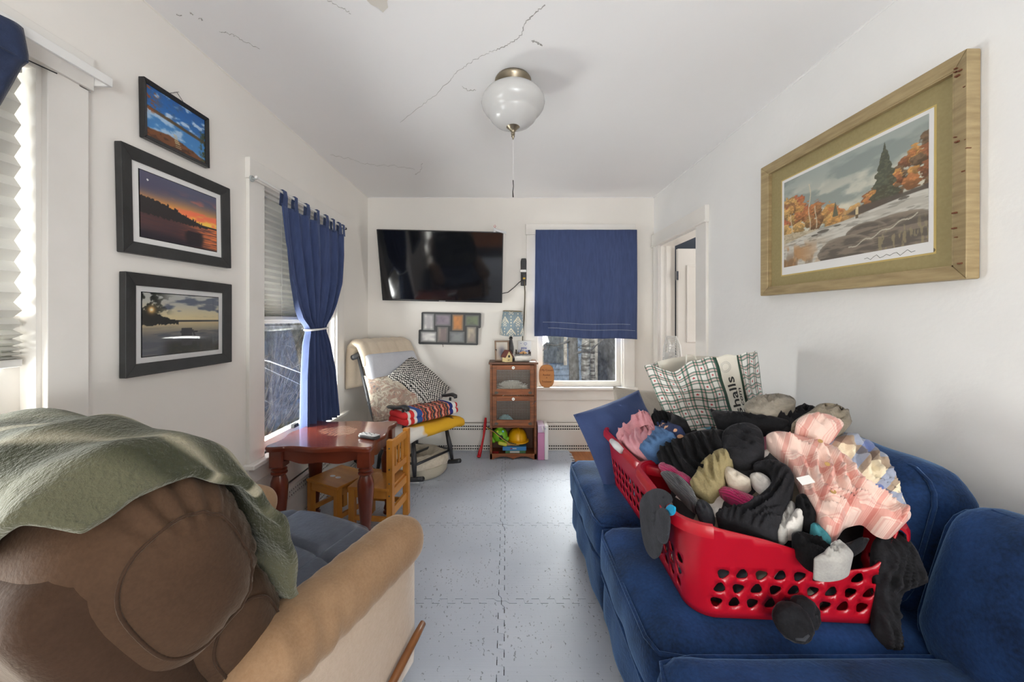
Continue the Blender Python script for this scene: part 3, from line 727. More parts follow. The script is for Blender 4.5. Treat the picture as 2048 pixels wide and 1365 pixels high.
# sunset photograph
def pic_sunset(u, v):
    n = fbm(u*4, v*9, 5)
    img = lerp3(A3(235, 150, 60), A3(70, 72, 92), sstep(.45, .85, v))
    img = over(img, A3(232, 190, 80), sstep(.5, 1.0, u)*sstep(.62, .46, v)*.9)
    img = over(img, A3(215, 100, 72), sstep(.45, .62, n)*sstep(.95, .6, v)*sstep(.3, .9, u+.2)*.9)
    img = over(img, A3(70, 66, 86), sstep(.6, .1, u)*sstep(.55, .8, v)*.7)
    hz = .40
    w_ = v < hz; ref = lerp3(A3(70, 44, 44), A3(205, 110, 62), sstep(.35, 1.0, u)); rip = fbm(u*6, v*60, 3)
    ref = over(ref, A3(60, 42, 46), sstep(.4, .62, rip)*.7); ref = over(ref, A3(46, 38, 46), sstep(.25, .0, v)*.7*sstep(.9, .4, u))
    img = np.where(w_[..., None], ref, img)
    land = .40+.21*sstep(.95, .0, u)+.035*fbm(u*55, u*0, 3)*sstep(.9, .3, u)+.03*(vnoise(u*60, u*0+5) > .62)*(u > .3)*(u < .8)
    m = ((v < land)*(v > .385-.14*sstep(.85, .1, u)*0-.05*fbm(u*60, u*0+9, 2))*(u < .86)) | ((v < .425)*(v > .39))
    img = over(img, A3(34, 29, 30), m*1.0)
    img = over(img, A3(34, 29, 32), (sstep(.07, .0, np.abs(u-.66)-.10+.25*np.abs(v-.16))*(v < .26+.05*(u-.66))*(v > .02)*.95))
    img = over(img, A3(34, 30, 36), sstep(.20, .05, v+.12*u)*.8)
    img = over(img, A3(225, 225, 225), ((u-.085)**2*2+(v-.885)**2 < .00018)*1.0)
    return img*1.12+8
T, W, H = wall_pic('framed_photo', 'L', 1.256, 1.752, 1.482, 1.855, .022, 'black frame with white mat and orange sunset photo, between two other frames')
frame_parts(T, W, H, .044, .024, m_blackframe, .008)
B(-W/2+.01, W/2-.01, -H/2+.01, H/2-.01, 0, .007).build('backing', m_backing, T)
B(-W/2+.04, W/2-.04, -H/2+.04, H/2-.04, .007, .0105).build('mat_board', m_mat_white, T)
B(-.178, .178, -.122, .122, .0105, .0112).build('print_edge', m_blackgloss, T)
picture('print', .350, .238, 140, 95, pic_sunset, m_glass_print, T, Matrix.Translation((0, 0, .0122)))
# grey evening lake photograph
def pic_evening(u, v):
    n = fbm(u*3.5, v*9, 5)
    img = lerp3(A3(214, 196, 150), A3(178, 178, 172), sstep(.55, .95, v)); img = over(img, A3(92, 98, 112), sstep(.46, .60, n+.25*(u-.5))*sstep(.60, .72, v)*.95)
    hz = .55; ref = lerp3(A3(92, 92, 96), A3(190, 172, 134), sstep(.25, .55, v)); ref = over(ref, A3(78, 80, 88), sstep(.45, .6, fbm(u*4, v*22, 4))*sstep(.5, .3, v)*.8)
    img = np.where((v < hz)[..., None], ref, img)
    img = over(img, A3(66, 66, 66), (v < hz+.018)*(v > hz-.012))
    land = hz+.16*sstep(.42, .0, u)+.03*fbm(u*40, u*0, 3); img = over(img, A3(44, 42, 36), (v < land)*(v > hz-.03-.06*fbm(u*30, u*0+2, 2))*(u < .42))
    tr = sstep(.44, .54, fbm(u*16, v*16, 4))*sstep(.40, .10, u)*sstep(.60, .72, v); img = over(img, A3(40, 40, 32), tr)
    d2 = ((u-.10)*1.45)**2+(v-.735)**2; img = over(img, A3(250, 190, 110), np.exp(-d2/.0035)); img = over(img, A3(255, 245, 220), np.exp(-d2/.0006))
    img = over(img, A3(38, 37, 32), sstep(.30, .12, v+.1*(u > .9))*sstep(.18, .34, u)*.92+0*u); img = over(img, A3(60, 56, 44), sstep(.5, .65, fbm(u*18, v*20, 3))*(v < .17)*(u > .3)*.7)
    ch = ((u > .46)*(u < .60)*(v < .43)*(v > .12)) | ((np.abs((u-.62)-(.35-v)*.3) < .012)*(v < .40)*(v > .1)) | ((u > .44)*(u < .68)*(np.abs(v-.36) < .015)); img = over(img, A3(58, 56, 58), ch*.9)
    return img*1.08+6
T, W, H = wall_pic('framed_photo', 'L', 1.268, 1.760, 1.046, 1.412, .0, 'black frame with white mat and grey evening lake photo, lowest on left wall')
frame_parts(T, W, H, .044, .024, m_blackframe, .008)
B(-W/2+.01, W/2-.01, -H/2+.01, H/2-.01, 0, .007).build('backing', m_backing, T)
B(-W/2+.04, W/2-.04, -H/2+.04, H/2-.04, .007, .0105).build('mat_board', m_mat_white, T)
B(-.180, .180, -.119, .119, .0105, .0112).build('print_edge', m_blackgloss, T)
picture('print', .354, .232, 140, 95, pic_evening, m_glass_print, T, Matrix.Translation((0, 0, .0122)))
m_pglass, nb, p = newmat('picture_glass'); tr = nb.n('ShaderNodeBsdfTransparent'); gl = nb.n('ShaderNodeBsdfGlossy'); gl.inputs['Roughness'].default_value = .01; gl.inputs[0].default_value = (1, 1, 1, 1)
fr = nb.n('ShaderNodeFresnel'); fr.inputs[0].default_value = 1.12; mxg = nb.n('ShaderNodeMixShader'); nb.L.new(fr.outputs[0], mxg.inputs[0]); nb.L.new(tr.outputs[0], mxg.inputs[1]); nb.L.new(gl.outputs[0], mxg.inputs[2]); nb.L.new(mxg.outputs[0], m_pglass.node_tree.nodes['Material Output'].inputs[0])
B(-W/2+.04, W/2-.04, -H/2+.04, H/2-.04, .0138, .0150).build('glazing', m_pglass, T)
# large river print on the right wall
def pic_river(u, v):
    rg = random.Random(21)
    def N(a, b, o=4, s=0.0): return fbm(u*a+s, v*b+s*1.7, o)
    img = lerp3(A3(214, 210, 190), A3(158, 168, 164), sstep(.42, 1.0, v))
    img = over(img, A3(128, 140, 138), sstep(.44, .62, N(4, 6)+.22*(v-.66))*.8); img = over(img, A3(226, 222, 204), sstep(.50, .68, N(5, 8, 5, 3))*.7*sstep(1.0, .6, v))
    leaf = N(34, 46, 4, 1); leaf2 = N(60, 70, 3, 8)
    def clump(img, cx, cy, r, col, dark=.62):
        d = np.sqrt(((u-cx)/r)**2+((v-cy)/(r*1.45))**2)+1.1*(leaf-.5)
        m = sstep(1.0, .82, d); c = A3(*col); img = over(img, c*dark, m*.95)
        up = m*sstep(-.5, .6, (v-cy)/(r*1.45)+.9*(leaf2-.5)); img = over(img, c, up*.9); return over(img, np.minimum(255, c*1.18), up*sstep(.54, .62, leaf2)*.6)
    pal = [(190, 118, 70), (206, 150, 84), (186, 100, 66), (170, 128, 76), (212, 166, 98), (150, 104, 66)]
    for k in range(16): img = clump(img, .44+.27*k/15, .385+.05*rg.random()+.03*math.sin(k), .035, rg.choice([(214, 166, 100), (206, 140, 92), (196, 150, 100)]), .8)
    L = sorted([(rg.uniform(-.02, .46), rg.random()) for _ in range(46)], key=lambda q: -q[1])
    for x, t in L: top = .40+.40*max(0, 1-x/.56)**1.1; img = clump(img, x, .36+(top-.36)*t, rg.uniform(.04, .075), rg.choice(pal))
    Rr = sorted([(rg.uniform(.68, 1.03), rg.random()) for _ in range(30)], key=lambda q: -q[1])
    for x, t in Rr: top = .47+.33*min(1, max(0, (x-.66)/.28)); img = clump(img, x, .43+(top-.43)*t, rg.uniform(.035, .06), rg.choice([(188, 118, 70), (150, 92, 62), (204, 146, 80), (112, 88, 66)]))
    sp = (np.abs(u-.775) < (.94-v)*.17*(.55+.75*vnoise(v*46, u*0+3)))*(v > .44)*(v < .94); img = over(img, A3(66, 70, 58), sp*.92); img = over(img, A3(96, 98, 80), sp*sstep(.52, .62, leaf2)*.7)
    sp2 = (np.abs(u-.455) < (.57-v)*.15)*(v > .42)*(v < .57); img = over(img, A3(84, 88, 74), sp2*.9)
    for x0, lo, hi in ((.245, .33, .86), (.075, .35, .60), (.30, .36, .60)): img = over(img, A3(214, 200, 170), (np.abs(u-x0-.008*np.sin(v*19)) < .0045)*(v > lo)*(v < hi)*.75)
    bank = sstep(.01, -.01, np.abs(v-(.405+.06*(u-.6)))-.035*sstep(.52, .62, u)*(.6+.8*N(14, 3, 3, 5)))*(u > .5); img = over(img, A3(82, 74, 68), bank*.95)
    sand = (v < .385-.12*u+.02*(leaf-.5))*(v > .22)*(u < .34); img = over(img, A3(198, 184, 156), sand*.95); img = over(img, A3(158, 142, 116), sand*sstep(.52, .6, leaf)*.6)
    edge = np.where(u < .32, .27+.07*u/.32, .345+.075*sstep(.4, 1, u)); riv = sstep(-.004, .004, edge-v)
    wc = lerp3(A3(184, 180, 170), A3(208, 205, 196), sstep(.35, .65, N(10, 50, 4, 2))); wc = over(wc, A3(138, 134, 126), sstep(.56, .68, N(12, 44, 4, 9))*.7)
    wc = over(wc, A3(182, 132, 84), sstep(.46, .10, u)*sstep(.30, .16, v)*sstep(.32, .52, N(12, 7, 4, 3))*.9); wc = over(wc, A3(122, 94, 70), sstep(.42, .1, u)*sstep(.22, .05, v)*sstep(.5, .62, N(16, 6, 4, 13))*.7)
    img = over(img, wc, riv) if False else img*(1-riv[..., None])+wc*riv[..., None]
    for cx, cy, rx, ry in ((.36, .305, .05, .016), (.29, .285, .03, .010), (.88, .40, .03, .012), (.47, .325, .03, .008)):
        d = ((u-cx)/rx)**2+((v-cy)/ry)**2; img = over(img, A3(92, 86, 80), sstep(1.1, .8, d)*.95)
    st = N(9, 34, 4, 8); 
    for cx, cy, rx, ry in ((.82, .12, .30, .17), (.66, .20, .13, .085), (.52, .06, .20, .145), (.95, .10, .2, .14)):
        d = ((u-cx)/rx)**2+((v-cy)/ry)**2+.35*(st-.5); m = sstep(1.05, .95, d)
        rc = lerp3(A3(126, 114, 102), A3(90, 82, 76), sstep(.4, .6, st)); rc = over(rc, A3(156, 144, 128), sstep(.6, .95, d)*sstep(-.2, .6, (v-cy)/ry)*.55); img = img*(1-m[..., None])+rc*m[..., None]
    gr = sstep(.56, .66, N(70, 16, 3, 2))*(u > .74)*sstep(.28, .12, v); img = over(img, A3(150, 138, 104), gr*.7)
    img = over(img, A3(204, 198, 178), (np.abs(v-(.07+.44*(u-.55)+.012*np.sin(u*60))) < .006)*(u > .55)*(u < .95)*.75)
    img = over(img, A3(210, 190, 146), ((np.abs(u-.607) < .010)*(np.abs(v-.40) < .028))*1.0); img = over(img, A3(96, 84, 68), ((np.abs(u-.607) < .010)*(np.abs(v-.36) < .018))*1.0); img = over(img, A3(222, 202, 168), ((u-.609)**2+((v-.437)*.7)**2 < .00006))
    return img*.86+A3(190, 182, 164)*.14
T, W, H = wall_pic('framed_art_print', 'R', 1.108, 2.006, 1.371, 2.057, -.004, 'large gold frame with olive mat around an autumn river print')
m_gold = mat('worn_gilt_wood', srgb(178, 158, 118), .42, col2=srgb(150, 130, 94), nscale=9, stretch=(1, 8, 1), bump=.15, bscale=40, metal=.15); m_olive = mat('olive_linen_mat', srgb(158, 144, 102), .85, col2=srgb(150, 136, 95), nscale=90)
m_filet = mat('gold_fillet', srgb(196, 172, 106), .45)
frame_parts(T, W, H, .042, .042, m_gold, .010, .003)
for k, (W2, H2) in enumerate(((W-.080, H-.080),)):
    Tm = T; o_, i_ = (W2/2, H2/2), (W2/2-.006, H2/2-.006)
    for (a, b, c, d) in ((-o_[0], o_[0], o_[1]-.006, o_[1]), (-o_[0], o_[0], -o_[1], -o_[1]+.006), (-o_[0], -o_[0]+.006, -o_[1], o_[1]), (o_[0]-.006, o_[0], -o_[1], o_[1])):
        B(a, b, c, d, .012, .030).build('inner_lip', m_gold, T)
B(-W/2+.03, W/2-.03, -H/2+.03, H/2-.03, 0, .009).build('backing', m_backing, T)
B(-W/2+.038, W/2-.038, -H/2+.038, H/2-.038, .009, .014).build('mat_board', m_olive, T)
pcx, pcy = .0065, (1.940+1.472)/2-(1.371+2.057)/2
B(pcx-.341, pcx+.341, pcy-.243, pcy+.243, .014, .0146).build('fillet', m_filet, T); B(pcx-.334, pcx+.334, pcy-.237, pcy+.237, .0146, .0152).build('print_margin', m_mat_white, T)
picture('print', .640, .424, 380, 252, pic_river, m_canvas, T, Matrix.Translation((pcx, pcy+.012, .0158)))
m_ink = mat('grey_ink', srgb(110, 108, 104), .8)
sig = [(.10+.012*k, -.222+.006*math.sin(k*2.1)+.003*math.sin(k*5)) for k in range(16)]
MB().tube([(pcx+x, pcy+y, .0156) for x, y in sig], .0009, 4).build('signature', m_ink, T)
m_nick = mat('wood_chip', srgb(112, 66, 42), .8)
rn = random.Random(5)
for k in range(14):
    y = rn.uniform(-H/2+.03, H/2-.03); x = W/2-rn.uniform(.0, .035); s = rn.uniform(.002, .006)
    B(x-s, x+s, y-s*.4, y+s*.4, .030, .0425).build('chip', m_nick, T)
# small darker round spot on the mat
MB().lathe([(.007, 0), (.007, .0006), (0, .0008)], c=(W/2-.11, -H/2+.105, .0141), seg=10).build('mat_spot', mat('mat_spot_dark', srgb(110, 100, 72), .9), T)

# ================================================================== TELEVISION AND BACK-WALL THINGS
m_tvcase = mat('tv_bezel', (.015, .015, .017), .35); m_screen = mat('tv_screen', (.006, .007, .010), .07, spec=.8)
tvT = empty('television', (0, 0, 0), label='wide black flat television tilted down on the back wall', cat='television')
TW, TH = 1.125, .652
tvT.matrix_world = Matrix.Translation((-.592, 3.405, 1.722)) @ Matrix.Rotation(math.radians(1.3), 4, 'Y') @ Matrix.Rotation(math.radians(18.0), 4, 'X') @ Matrix.Rotation(PI/2, 4, 'X')
B(-TW/2, TW/2, -TH/2, TH/2, -.028, .0).build('housing', m_tvcase, tvT, bevel=.004)
for a, b, c, d in ((-TW/2, TW/2, TH/2-.008, TH/2), (-TW/2, TW/2, -TH/2, -TH/2+.016), (-TW/2, -TW/2+.008, -TH/2, TH/2), (TW/2-.008, TW/2, -TH/2, TH/2)):
    B(a, b, c, d, .0, .006).build('bezel', m_tvcase, tvT, bevel=.002)
B(-TW/2+.008, TW/2-.008, -TH/2+.016, TH/2-.008, .0, .0025).build('screen', m_screen, tvT)
B(-.03, .03, -TH/2+.003, -TH/2+.011, .006, .0068).build('maker_badge', mat('badge_grey', (.25, .25, .26), .4), tvT)
B(-.2, .2, -.15, .15, -.055, -.028).build('mount_plate', m_tvcase, tvT)
MB().tube([(0, .02, -.05), (0, .07, -.15)], .03, 8).build('mount_arm', m_tvcase, tvT)
cl = empty('clip_camera', (-.045, 3.27, 2.02), label='small silver clip gadget with red cord on television corner', cat='webcam')
m_silver = mat('silver_plastic', (.62, .62, .63), .35); m_red = mat('red_plastic_small', srgb(190, 34, 40), .4)
B(-.05, .05, -.012, .012, -.012, .006, Matrix.Rotation(math.radians(14), 4, 'Y')).build('body', m_silver, cl, bevel=.004)
B(-.065, -.045, -.006, .006, -.008, .030).build('hook', m_silver, cl, bevel=.002)
MB().tube([(-.055, 0, .028), (-.062, 0, .045), (-.052, 0, .055), (-.045, 0, .042), (-.056, 0, .028)], .002, 5).build('cord', m_red, cl)
# collage frame: eight photo openings in a stepped outline
m_col = mat('collage_frame', srgb(60, 62, 64), .4)
cw = empty('collage_frame', (0, 0, 0), label='stepped dark collage frame of small blurred photos under television', cat='picture')
cw.matrix_world = Matrix.Translation((-.546, 3.556, 1.158)) @ Matrix.Rotation(math.radians(1.0), 4, 'Y') @ Matrix.Rotation(PI/2, 4, 'X')
px2 = 1/209.3
cells = [(-51, 29, -29, -4), (-27, 28, 4, 5), (7, 28, 29, -4), (33, 27, 64-4, 6), (-55.5, -7, -24, -28), (-22.5, 3, -1, -28), (2, -6, 32, -28), (36, 4, 55, -29)]
cols = [(225, 224, 220), (150, 140, 150), (205, 140, 84), (120, 132, 104), (232, 231, 228), (160, 146, 138), (142, 146, 146), (190, 178, 158)]
poly = [(-58, -31), (58, -31), (58, 3), (63, 3), (63, 30.5), (-53, 30.5), (-53, -4.5), (-58, -4.5)]
MB().prism([(x*px2, y*px2) for x, y in poly], 0, .012, Matrix.Identity(4)).build('backing', m_col, cw)
for (a, b), (c, d) in zip(poly, poly[1:]+poly[:1]):
    e = 1.2; B(min(a, c)*px2-e*px2*(a == c), max(a, c)*px2+e*px2*(a == c), min(b, d)*px2-e*px2*(b == d), max(b, d)*px2+e*px2*(b == d), 0, .020).build('rim', m_col, cw)
for k, ((a, b, c, d), cc) in enumerate(zip(cells, cols)):
    x0, x1, y0, y1 = min(a, c), max(a, c), min(b, d), max(b, d)
    def fnp(u, v, cc=cc, k=k):
        n = fbm(u*2+k*5, v*2+k*3, 3); base = lerp3(A3(*cc), A3(*cc)*.72+A3(16, 14, 20), sstep(.3, .75, n)); e_ = np.minimum(np.minimum(u, 1-u)*(x1-x0), np.minimum(v, 1-v)*(y1-y0)); return over(base, A3(96, 98, 98), sstep(5, 0, e_)*.75)
    picture('photo', (x1-x0)*px2, (y1-y0)*px2, 16, 14, fnp, m_print, cw, Matrix.Translation(((x0+x1)/2*px2, (y0+y1)/2*px2, .0126)))
MB().tube([(-.055, -.155, .008), (-.048, -.170, .010), (-.052, -.178, .010)], .003, 6).build('hook', m_chrome, cw)
# power strip and cords
m_blackpl = mat('black_plastic', (.022, .022, .024), .45); m_whitepl = mat('white_plastic', (.75, .74, .72), .4); m_cordy = mat('cord_brown', srgb(92, 84, 66), .6); m_yel = mat('yellow_tape', srgb(196, 160, 52), .5)
ps = empty('power_strip', (.168, 3.548, 1.70), label='black power strip with plugs mounted beside the end window', cat='power strip', rot=(0, .01, 0))
MB().prism([(-.026, -.135), (.026, -.135), (.028, .10), (.022, .125), (-.022, .125), (-.028, .10)], -.03, .01, Matrix.Rotation(PI/2, 4, 'X')).build('body', m_blackpl, ps, bevel=.006)
B(-.034, .022, -.052, -.026, -.010, .012).build('plug', m_whitepl, ps, bevel=.003); B(-.012, .02, -.05, -.03, -.09, -.035).build('plug', m_blackpl, ps, bevel=.003)
B(-.008, .014, -.053, -.045, -.078, -.062).build('cord_tie', m_yel, ps)
for k in range(4): MB().lathe([(.010, 0), (.010, .003), (0, .003)], seg=12, M=Matrix.Rotation(PI/2, 4, 'X'), c=(0, -.030, .09-k*.05)).build('socket', m_tvcase, ps)
o = MB().tube([(-.045, 3.50, 1.485), (.02, 3.52, 1.50), (.08, 3.535, 1.55), (.12, 3.53, 1.59), (.155, 3.51, 1.615)], .004, 7).build('television_cord', m_blackpl, smooth=True)
keep_parent(o, tvT)
o = MB().tube([(.172, 3.505, 1.62), (.18, 3.53, 1.50), (.178, 3.545, 1.38), (.172, 3.545, 1.25), (.160, 3.54, 1.12), (.155, 3.535, 1.0), (.150, 3.53, .88)], .0055, 7).build('lamp_cord', m_cordy, smooth=True)
tag(o, 'brown lamp cord hanging down from the power strip', 'cord')
B(.182, .196, 3.545, 3.558, .88, 1.60).build('cord_channel', m_trim); tag(bpy.data.objects['cord_channel'], 'pale wall strip beside the hanging lamp cord', 'cord cover')
# ------------------------------------------------------------------ soft upholstered shapes
def softbox(hx, hy, hz, r, puff=(0, 0, 0), n=12, wr=0.0, wf=8.0, seed=0, fn=None, want=None):
    mb = MB(); H = Vector((hx, hy, hz)); r = min(r, hx, hy, hz)*.999; sd = Vector((seed*7.3, seed*3.1, seed*1.7))
    def pos(p):
        q = Vector([max(-(H[i]-r), min(H[i]-r, p[i]*H[i])) for i in range(3)]); d = Vector([p[i]*H[i] for i in range(3)])-q
        out = q+d.normalized()*r if d.length > 1e-9 else q
        nrm = d.normalized() if d.length > 1e-9 else Vector((0, 0, 0))
        b = [max(0, 1-(out[i]/H[i])**2) for i in range(3)]
        out.x += math.copysign(1, p[0])*puff[0]*b[1]*b[2]*(abs(p[0])); out.y += math.copysign(1, p[1])*puff[1]*b[0]*b[2]*abs(p[1]); out.z += math.copysign(1, p[2])*puff[2]*b[0]*b[1]*abs(p[2])
        if wr: out += nrm*wr*mnoise.fractal(out*wf+sd, .7, 2, 3)
        if fn: out = fn(out, nrm)
        return out
    if want is not None: return [pos(q) for q in want]
    c = lambda t: math.tan(t*PI/4)*.55+t*.45
    ts = [c(-1+2*i/n) for i in range(n+1)]
    for ax in range(3):
        for s in (-1, 1):
            vv = []
            for a in ts:
                for b in ts:
                    p = [0, 0, 0]; p[ax] = s; p[(ax+1) % 3] = a; p[(ax+2) % 3] = b; vv.append(pos(p))
            m = n+1; ff = [(i*m+j, (i+1)*m+j, (i+1)*m+j+1, i*m+j+1) for i in range(n) for j in range(n)]
            if s < 0: ff = [tuple(reversed(f)) for f in ff]
            mb.add(vv, ff)
    return mb
def xf(mb, M): mb.v = [tuple(M @ Vector(q)) for q in mb.v]; return mb
def RX(a): return Matrix.Rotation(math.radians(a), 4, 'X')
def RY(a): return Matrix.Rotation(math.radians(a), 4, 'Y')
def RZ(a): return Matrix.Rotation(math.radians(a), 4, 'Z')
def TR(x, y, z): return Matrix.Translation((x, y, z))
def piping(hx, hy, z, r, rc, seg=6, puffz=0.0):
    pts = []
    for k in range(48):
        a = 2*PI*k/48; cx, cy = math.cos(a), math.sin(a)
        m = 1/max(abs(cx), abs(cy)); x, y = cx*m*hx, cy*m*hy
        qx, qy = max(-(hx-rc), min(hx-rc, x)), max(-(hy-rc), min(hy-rc, y)); d = Vector((x-qx, y-qy))
        if d.length > 1e-6: d = d.normalized()*rc
        pts.append(Vector((qx+d.x, qy+d.y, z)))
    pts.append(pts[0]); return MB().tube(pts, r, seg, cap=False)
def fabric(name, c1, c2, sheen=.5, sheencol=(.6, .6, .7), rough=.85, big=3.0, fine=140, bump=.25, patch=.6):
    m, nb, p = newmat(name); v = objvec(nb)
    a = nb.noise(big, 4, v, .6); b = nb.noise(fine, 2, v)
    f = nb.math('ADD', nb.math('MULTIPLY', a, .75), nb.math('MULTIPLY', b, .25))
    nb.L.new(nb.ramp(f, [(.5-patch*.25, c1), (.5+patch*.25, c2)]), p.inputs['Base Color'])
    p.inputs['Roughness'].default_value = rough; p.inputs['Sheen Weight'].default_value = sheen; p.inputs['Sheen Tint'].default_value = (*sheencol, 1); p.inputs['Sheen Roughness'].default_value = .35
    p.inputs['Specular IOR Level'].default_value = .2
    bn = nb.n('ShaderNodeBump'); bn.inputs['Strength'].default_value = bump; bn.inputs['Distance'].default_value = .004
    nb.L.new(nb.math('ADD', b, nb.math('MULTIPLY', nb.noise(18, 4, v), 1.4)), bn.inputs['Height']); nb.L.new(bn.outputs[0], p.inputs['Normal']); return m
# ================================================================== ARMCHAIR (brown recliner, seen from behind)
m_suede = fabric('brown_microsuede', srgb(60, 43, 31), srgb(80, 59, 43), .3, (.9, .75, .6))
m_suede_d = fabric('dark_brown_microsuede', srgb(50, 35, 25), srgb(67, 48, 35), .25, (.9, .75, .6))
m_suede_arm = fabric('tan_microsuede', srgb(142, 111, 82), srgb(168, 137, 106), .4, (1, .9, .8))
m_side = fabric('beige_side_cloth', srgb(186, 164, 142), srgb(202, 182, 162), .4, (1, .95, .9), bump=.5, fine=90)
m_seatpad = mat('slate_vinyl', srgb(64, 70, 84), .38, col2=srgb(82, 88, 102), nscale=14, bump=.18, bscale=70)
m_leverw = mat('lever_wood', srgb(112, 68, 34), .4, col2=srgb(140, 90, 48), nscale=6, stretch=(1, 1, 6))
AC = empty('recliner_armchair', (-.69, 1.455, FT), math.radians(-20), label='brown recliner armchair with slate seat pad under a green blanket', cat='armchair')
def wrinkle_arm(o, nrm):
    t = (o.y+.36); k = max(0, min(1, (-o.y-.05)/.3))
    w = math.sin(o.y*95+4*mnoise.noise(o*7)+14*o.x+10*o.z)*.55+mnoise.noise(Vector((o.x*8, o.y*34, o.z*8)))
    return o+nrm*(.0085*w*(.25+.75*smooth((-o.y+.05)/.4)))
for s, nm in ((1, 'arm_roll'), (-1, 'arm_roll')):
    mb = softbox(.088, .31, .082, .08, n=34, fn=wrinkle_arm, puff=(0, .015, 0)); xf(mb, TR(s*.355, -.285, .468))
    mb.build(nm, m_suede_arm, AC, smooth=True, weld=True)
    mb = softbox(.040, .31, .20, .02, n=10, puff=(.006, 0, 0)); xf(mb, TR(s*.375, -.335, .245)); mb.build('side_panel', m_side, AC, smooth=True, weld=True)
mb = softbox(.30, .05, .15, .03, puff=(0, .02, 0), n=10); xf(mb, TR(0, -.04, .22)); mb.build('footrest_panel', m_suede_arm, AC, smooth=True, weld=True)
mb = softbox(.34, .33, .05, .03, n=6); xf(mb, TR(0, -.40, .15)); mb.build('base', m_suede_d, AC, smooth=True, weld=True)
for s in (-1, 1):
    for y in (-.10, -.72): MB().lathe([(.022, 0), (.028, .055), (.028, .06)], c=(s*.33, y, 0), seg=12).build('foot', m_leverw, AC)
# quilted seat pad
def fseat(u, v):
    a, b = 2*u-1, 2*v-1
    x = a*.292; y = .06*(1-.75*a*a)-(1-v)*.60+.0
    z = .448+.028*(1-abs(a)**3)-.055*smooth((v-.86)/.14)-.01*(1-v)
    def crease(d, w): return math.exp(-(d/w)**2)
    cr = crease(u-.26, .016)*.8+crease(u-.76, .016)*.8+crease(v-.60, .014)+crease(v-.585, .012)*.5+crease((u-.5)-(.52-v)*.7, .02)*(v < .6)*.7+crease(v-.25, .015)
    z -= .020*min(1, cr); z += .005*mnoise.noise(Vector((x*9, y*9, 1)))
    e = smooth((1-abs(a))/.06); z -= .03*(1-e)
    return (x, y, z)
mb = MB().grid(fseat, 70, 70); mb.build('seat_pad', m_seatpad, AC, smooth=True, solid=.012)
mb = softbox(.285, .30, .07, .05, puff=(0, .02, .01), n=12); xf(mb, TR(0, -.27, .368)); mb.build('seat_cushion', m_suede, AC, smooth=True, weld=True)
# back: rear shell, lumbar roll, head roll
LEAN = 26
def gather(o, nrm, amp=.005, f=30):
    k = smooth((o.y+.07)/.09)*smooth((abs(o.x)-.16)/.10)*smooth((math.hypot(o.y/.15, o.z/.19)-.45)/.35); w = math.sin(math.atan2(o.z, o.y)*f*.9+3.0*mnoise.noise(o*7))*(.5+.5*mnoise.noise(o*9))+.8*mnoise.noise(Vector((o.x*10, o.y*24, o.z*24)))
    return o+nrm*amp*w*k+nrm*.004*mnoise.noise(o*7)
AXS = Vector((.0015, 0, 0))
GH = lambda o, n_: gather(o, n_, .0085, 30)
GL = lambda o, n_: gather(o, n_, .0065, 24)
MBK = TR(0, -.52, .44) @ RX(LEAN)                  # local z runs up the leaning back, y is its thickness (rear is -y)
mb = softbox(.335, .070, .28, .065, puff=(.0, .02, .0), n=16, fn=lambda o, n_: gather(o, n_, .002)); xf(mb, MBK @ TR(0, -.115, .21)); mb.build('rear_shell', m_suede_d, AC, smooth=True, weld=True)
mb = softbox(.345, .105, .130, .10, puff=(.02, .02, .02), n=22, fn=GL); xf(mb, MBK @ TR(0, .01, .105)); LUM = mb.build('lumbar_roll', m_suede, AC, smooth=True, weld=True)
mb = softbox(.355, .150, .195, .135, puff=(.028, .02, .03), n=28, fn=GH); xf(mb, MBK @ TR(0, -.005, .335)); HEADR = mb.build('head_roll', m_suede, AC, smooth=True, weld=True)
for s in (-1, 1):
    ring = [(s, .70*math.copysign(abs(math.cos(2*PI*k/60))**.8, math.cos(2*PI*k/60)), .74*math.copysign(abs(math.sin(2*PI*k/60))**.8, math.sin(2*PI*k/60))) for k in range(61)]
    pts = [MBK @ TR(0, -.005, .335) @ q for q in softbox(.355, .150, .195, .135, puff=(.028, .02, .03), fn=GH, want=ring)]
    MB().tube([q+(AXS*s) for q in pts], .0032, 6, cap=False).build('seam', m_suede_d, HEADR, smooth=True)
    pts = [MBK @ TR(0, .01, .105) @ q for q in softbox(.345, .105, .130, .10, puff=(.02, .02, .02), fn=GL, want=ring)]
    MB().tube([q+(AXS*s) for q in pts], .0032, 6, cap=False).build('seam', m_suede_d, LUM, smooth=True)
mb = MB(); mb.box(-.30, .30, -.905, -.885, .10, .52); mb.build('rear_frame', m_dark, AC)
MB().tube([(.436, -.02, .185), (.440, -.07, .178), (.440, -.16, .15), (.438, -.26, .115)], [.011, .013, .013, .011], 10).build('lever', m_leverw, AC, smooth=True)
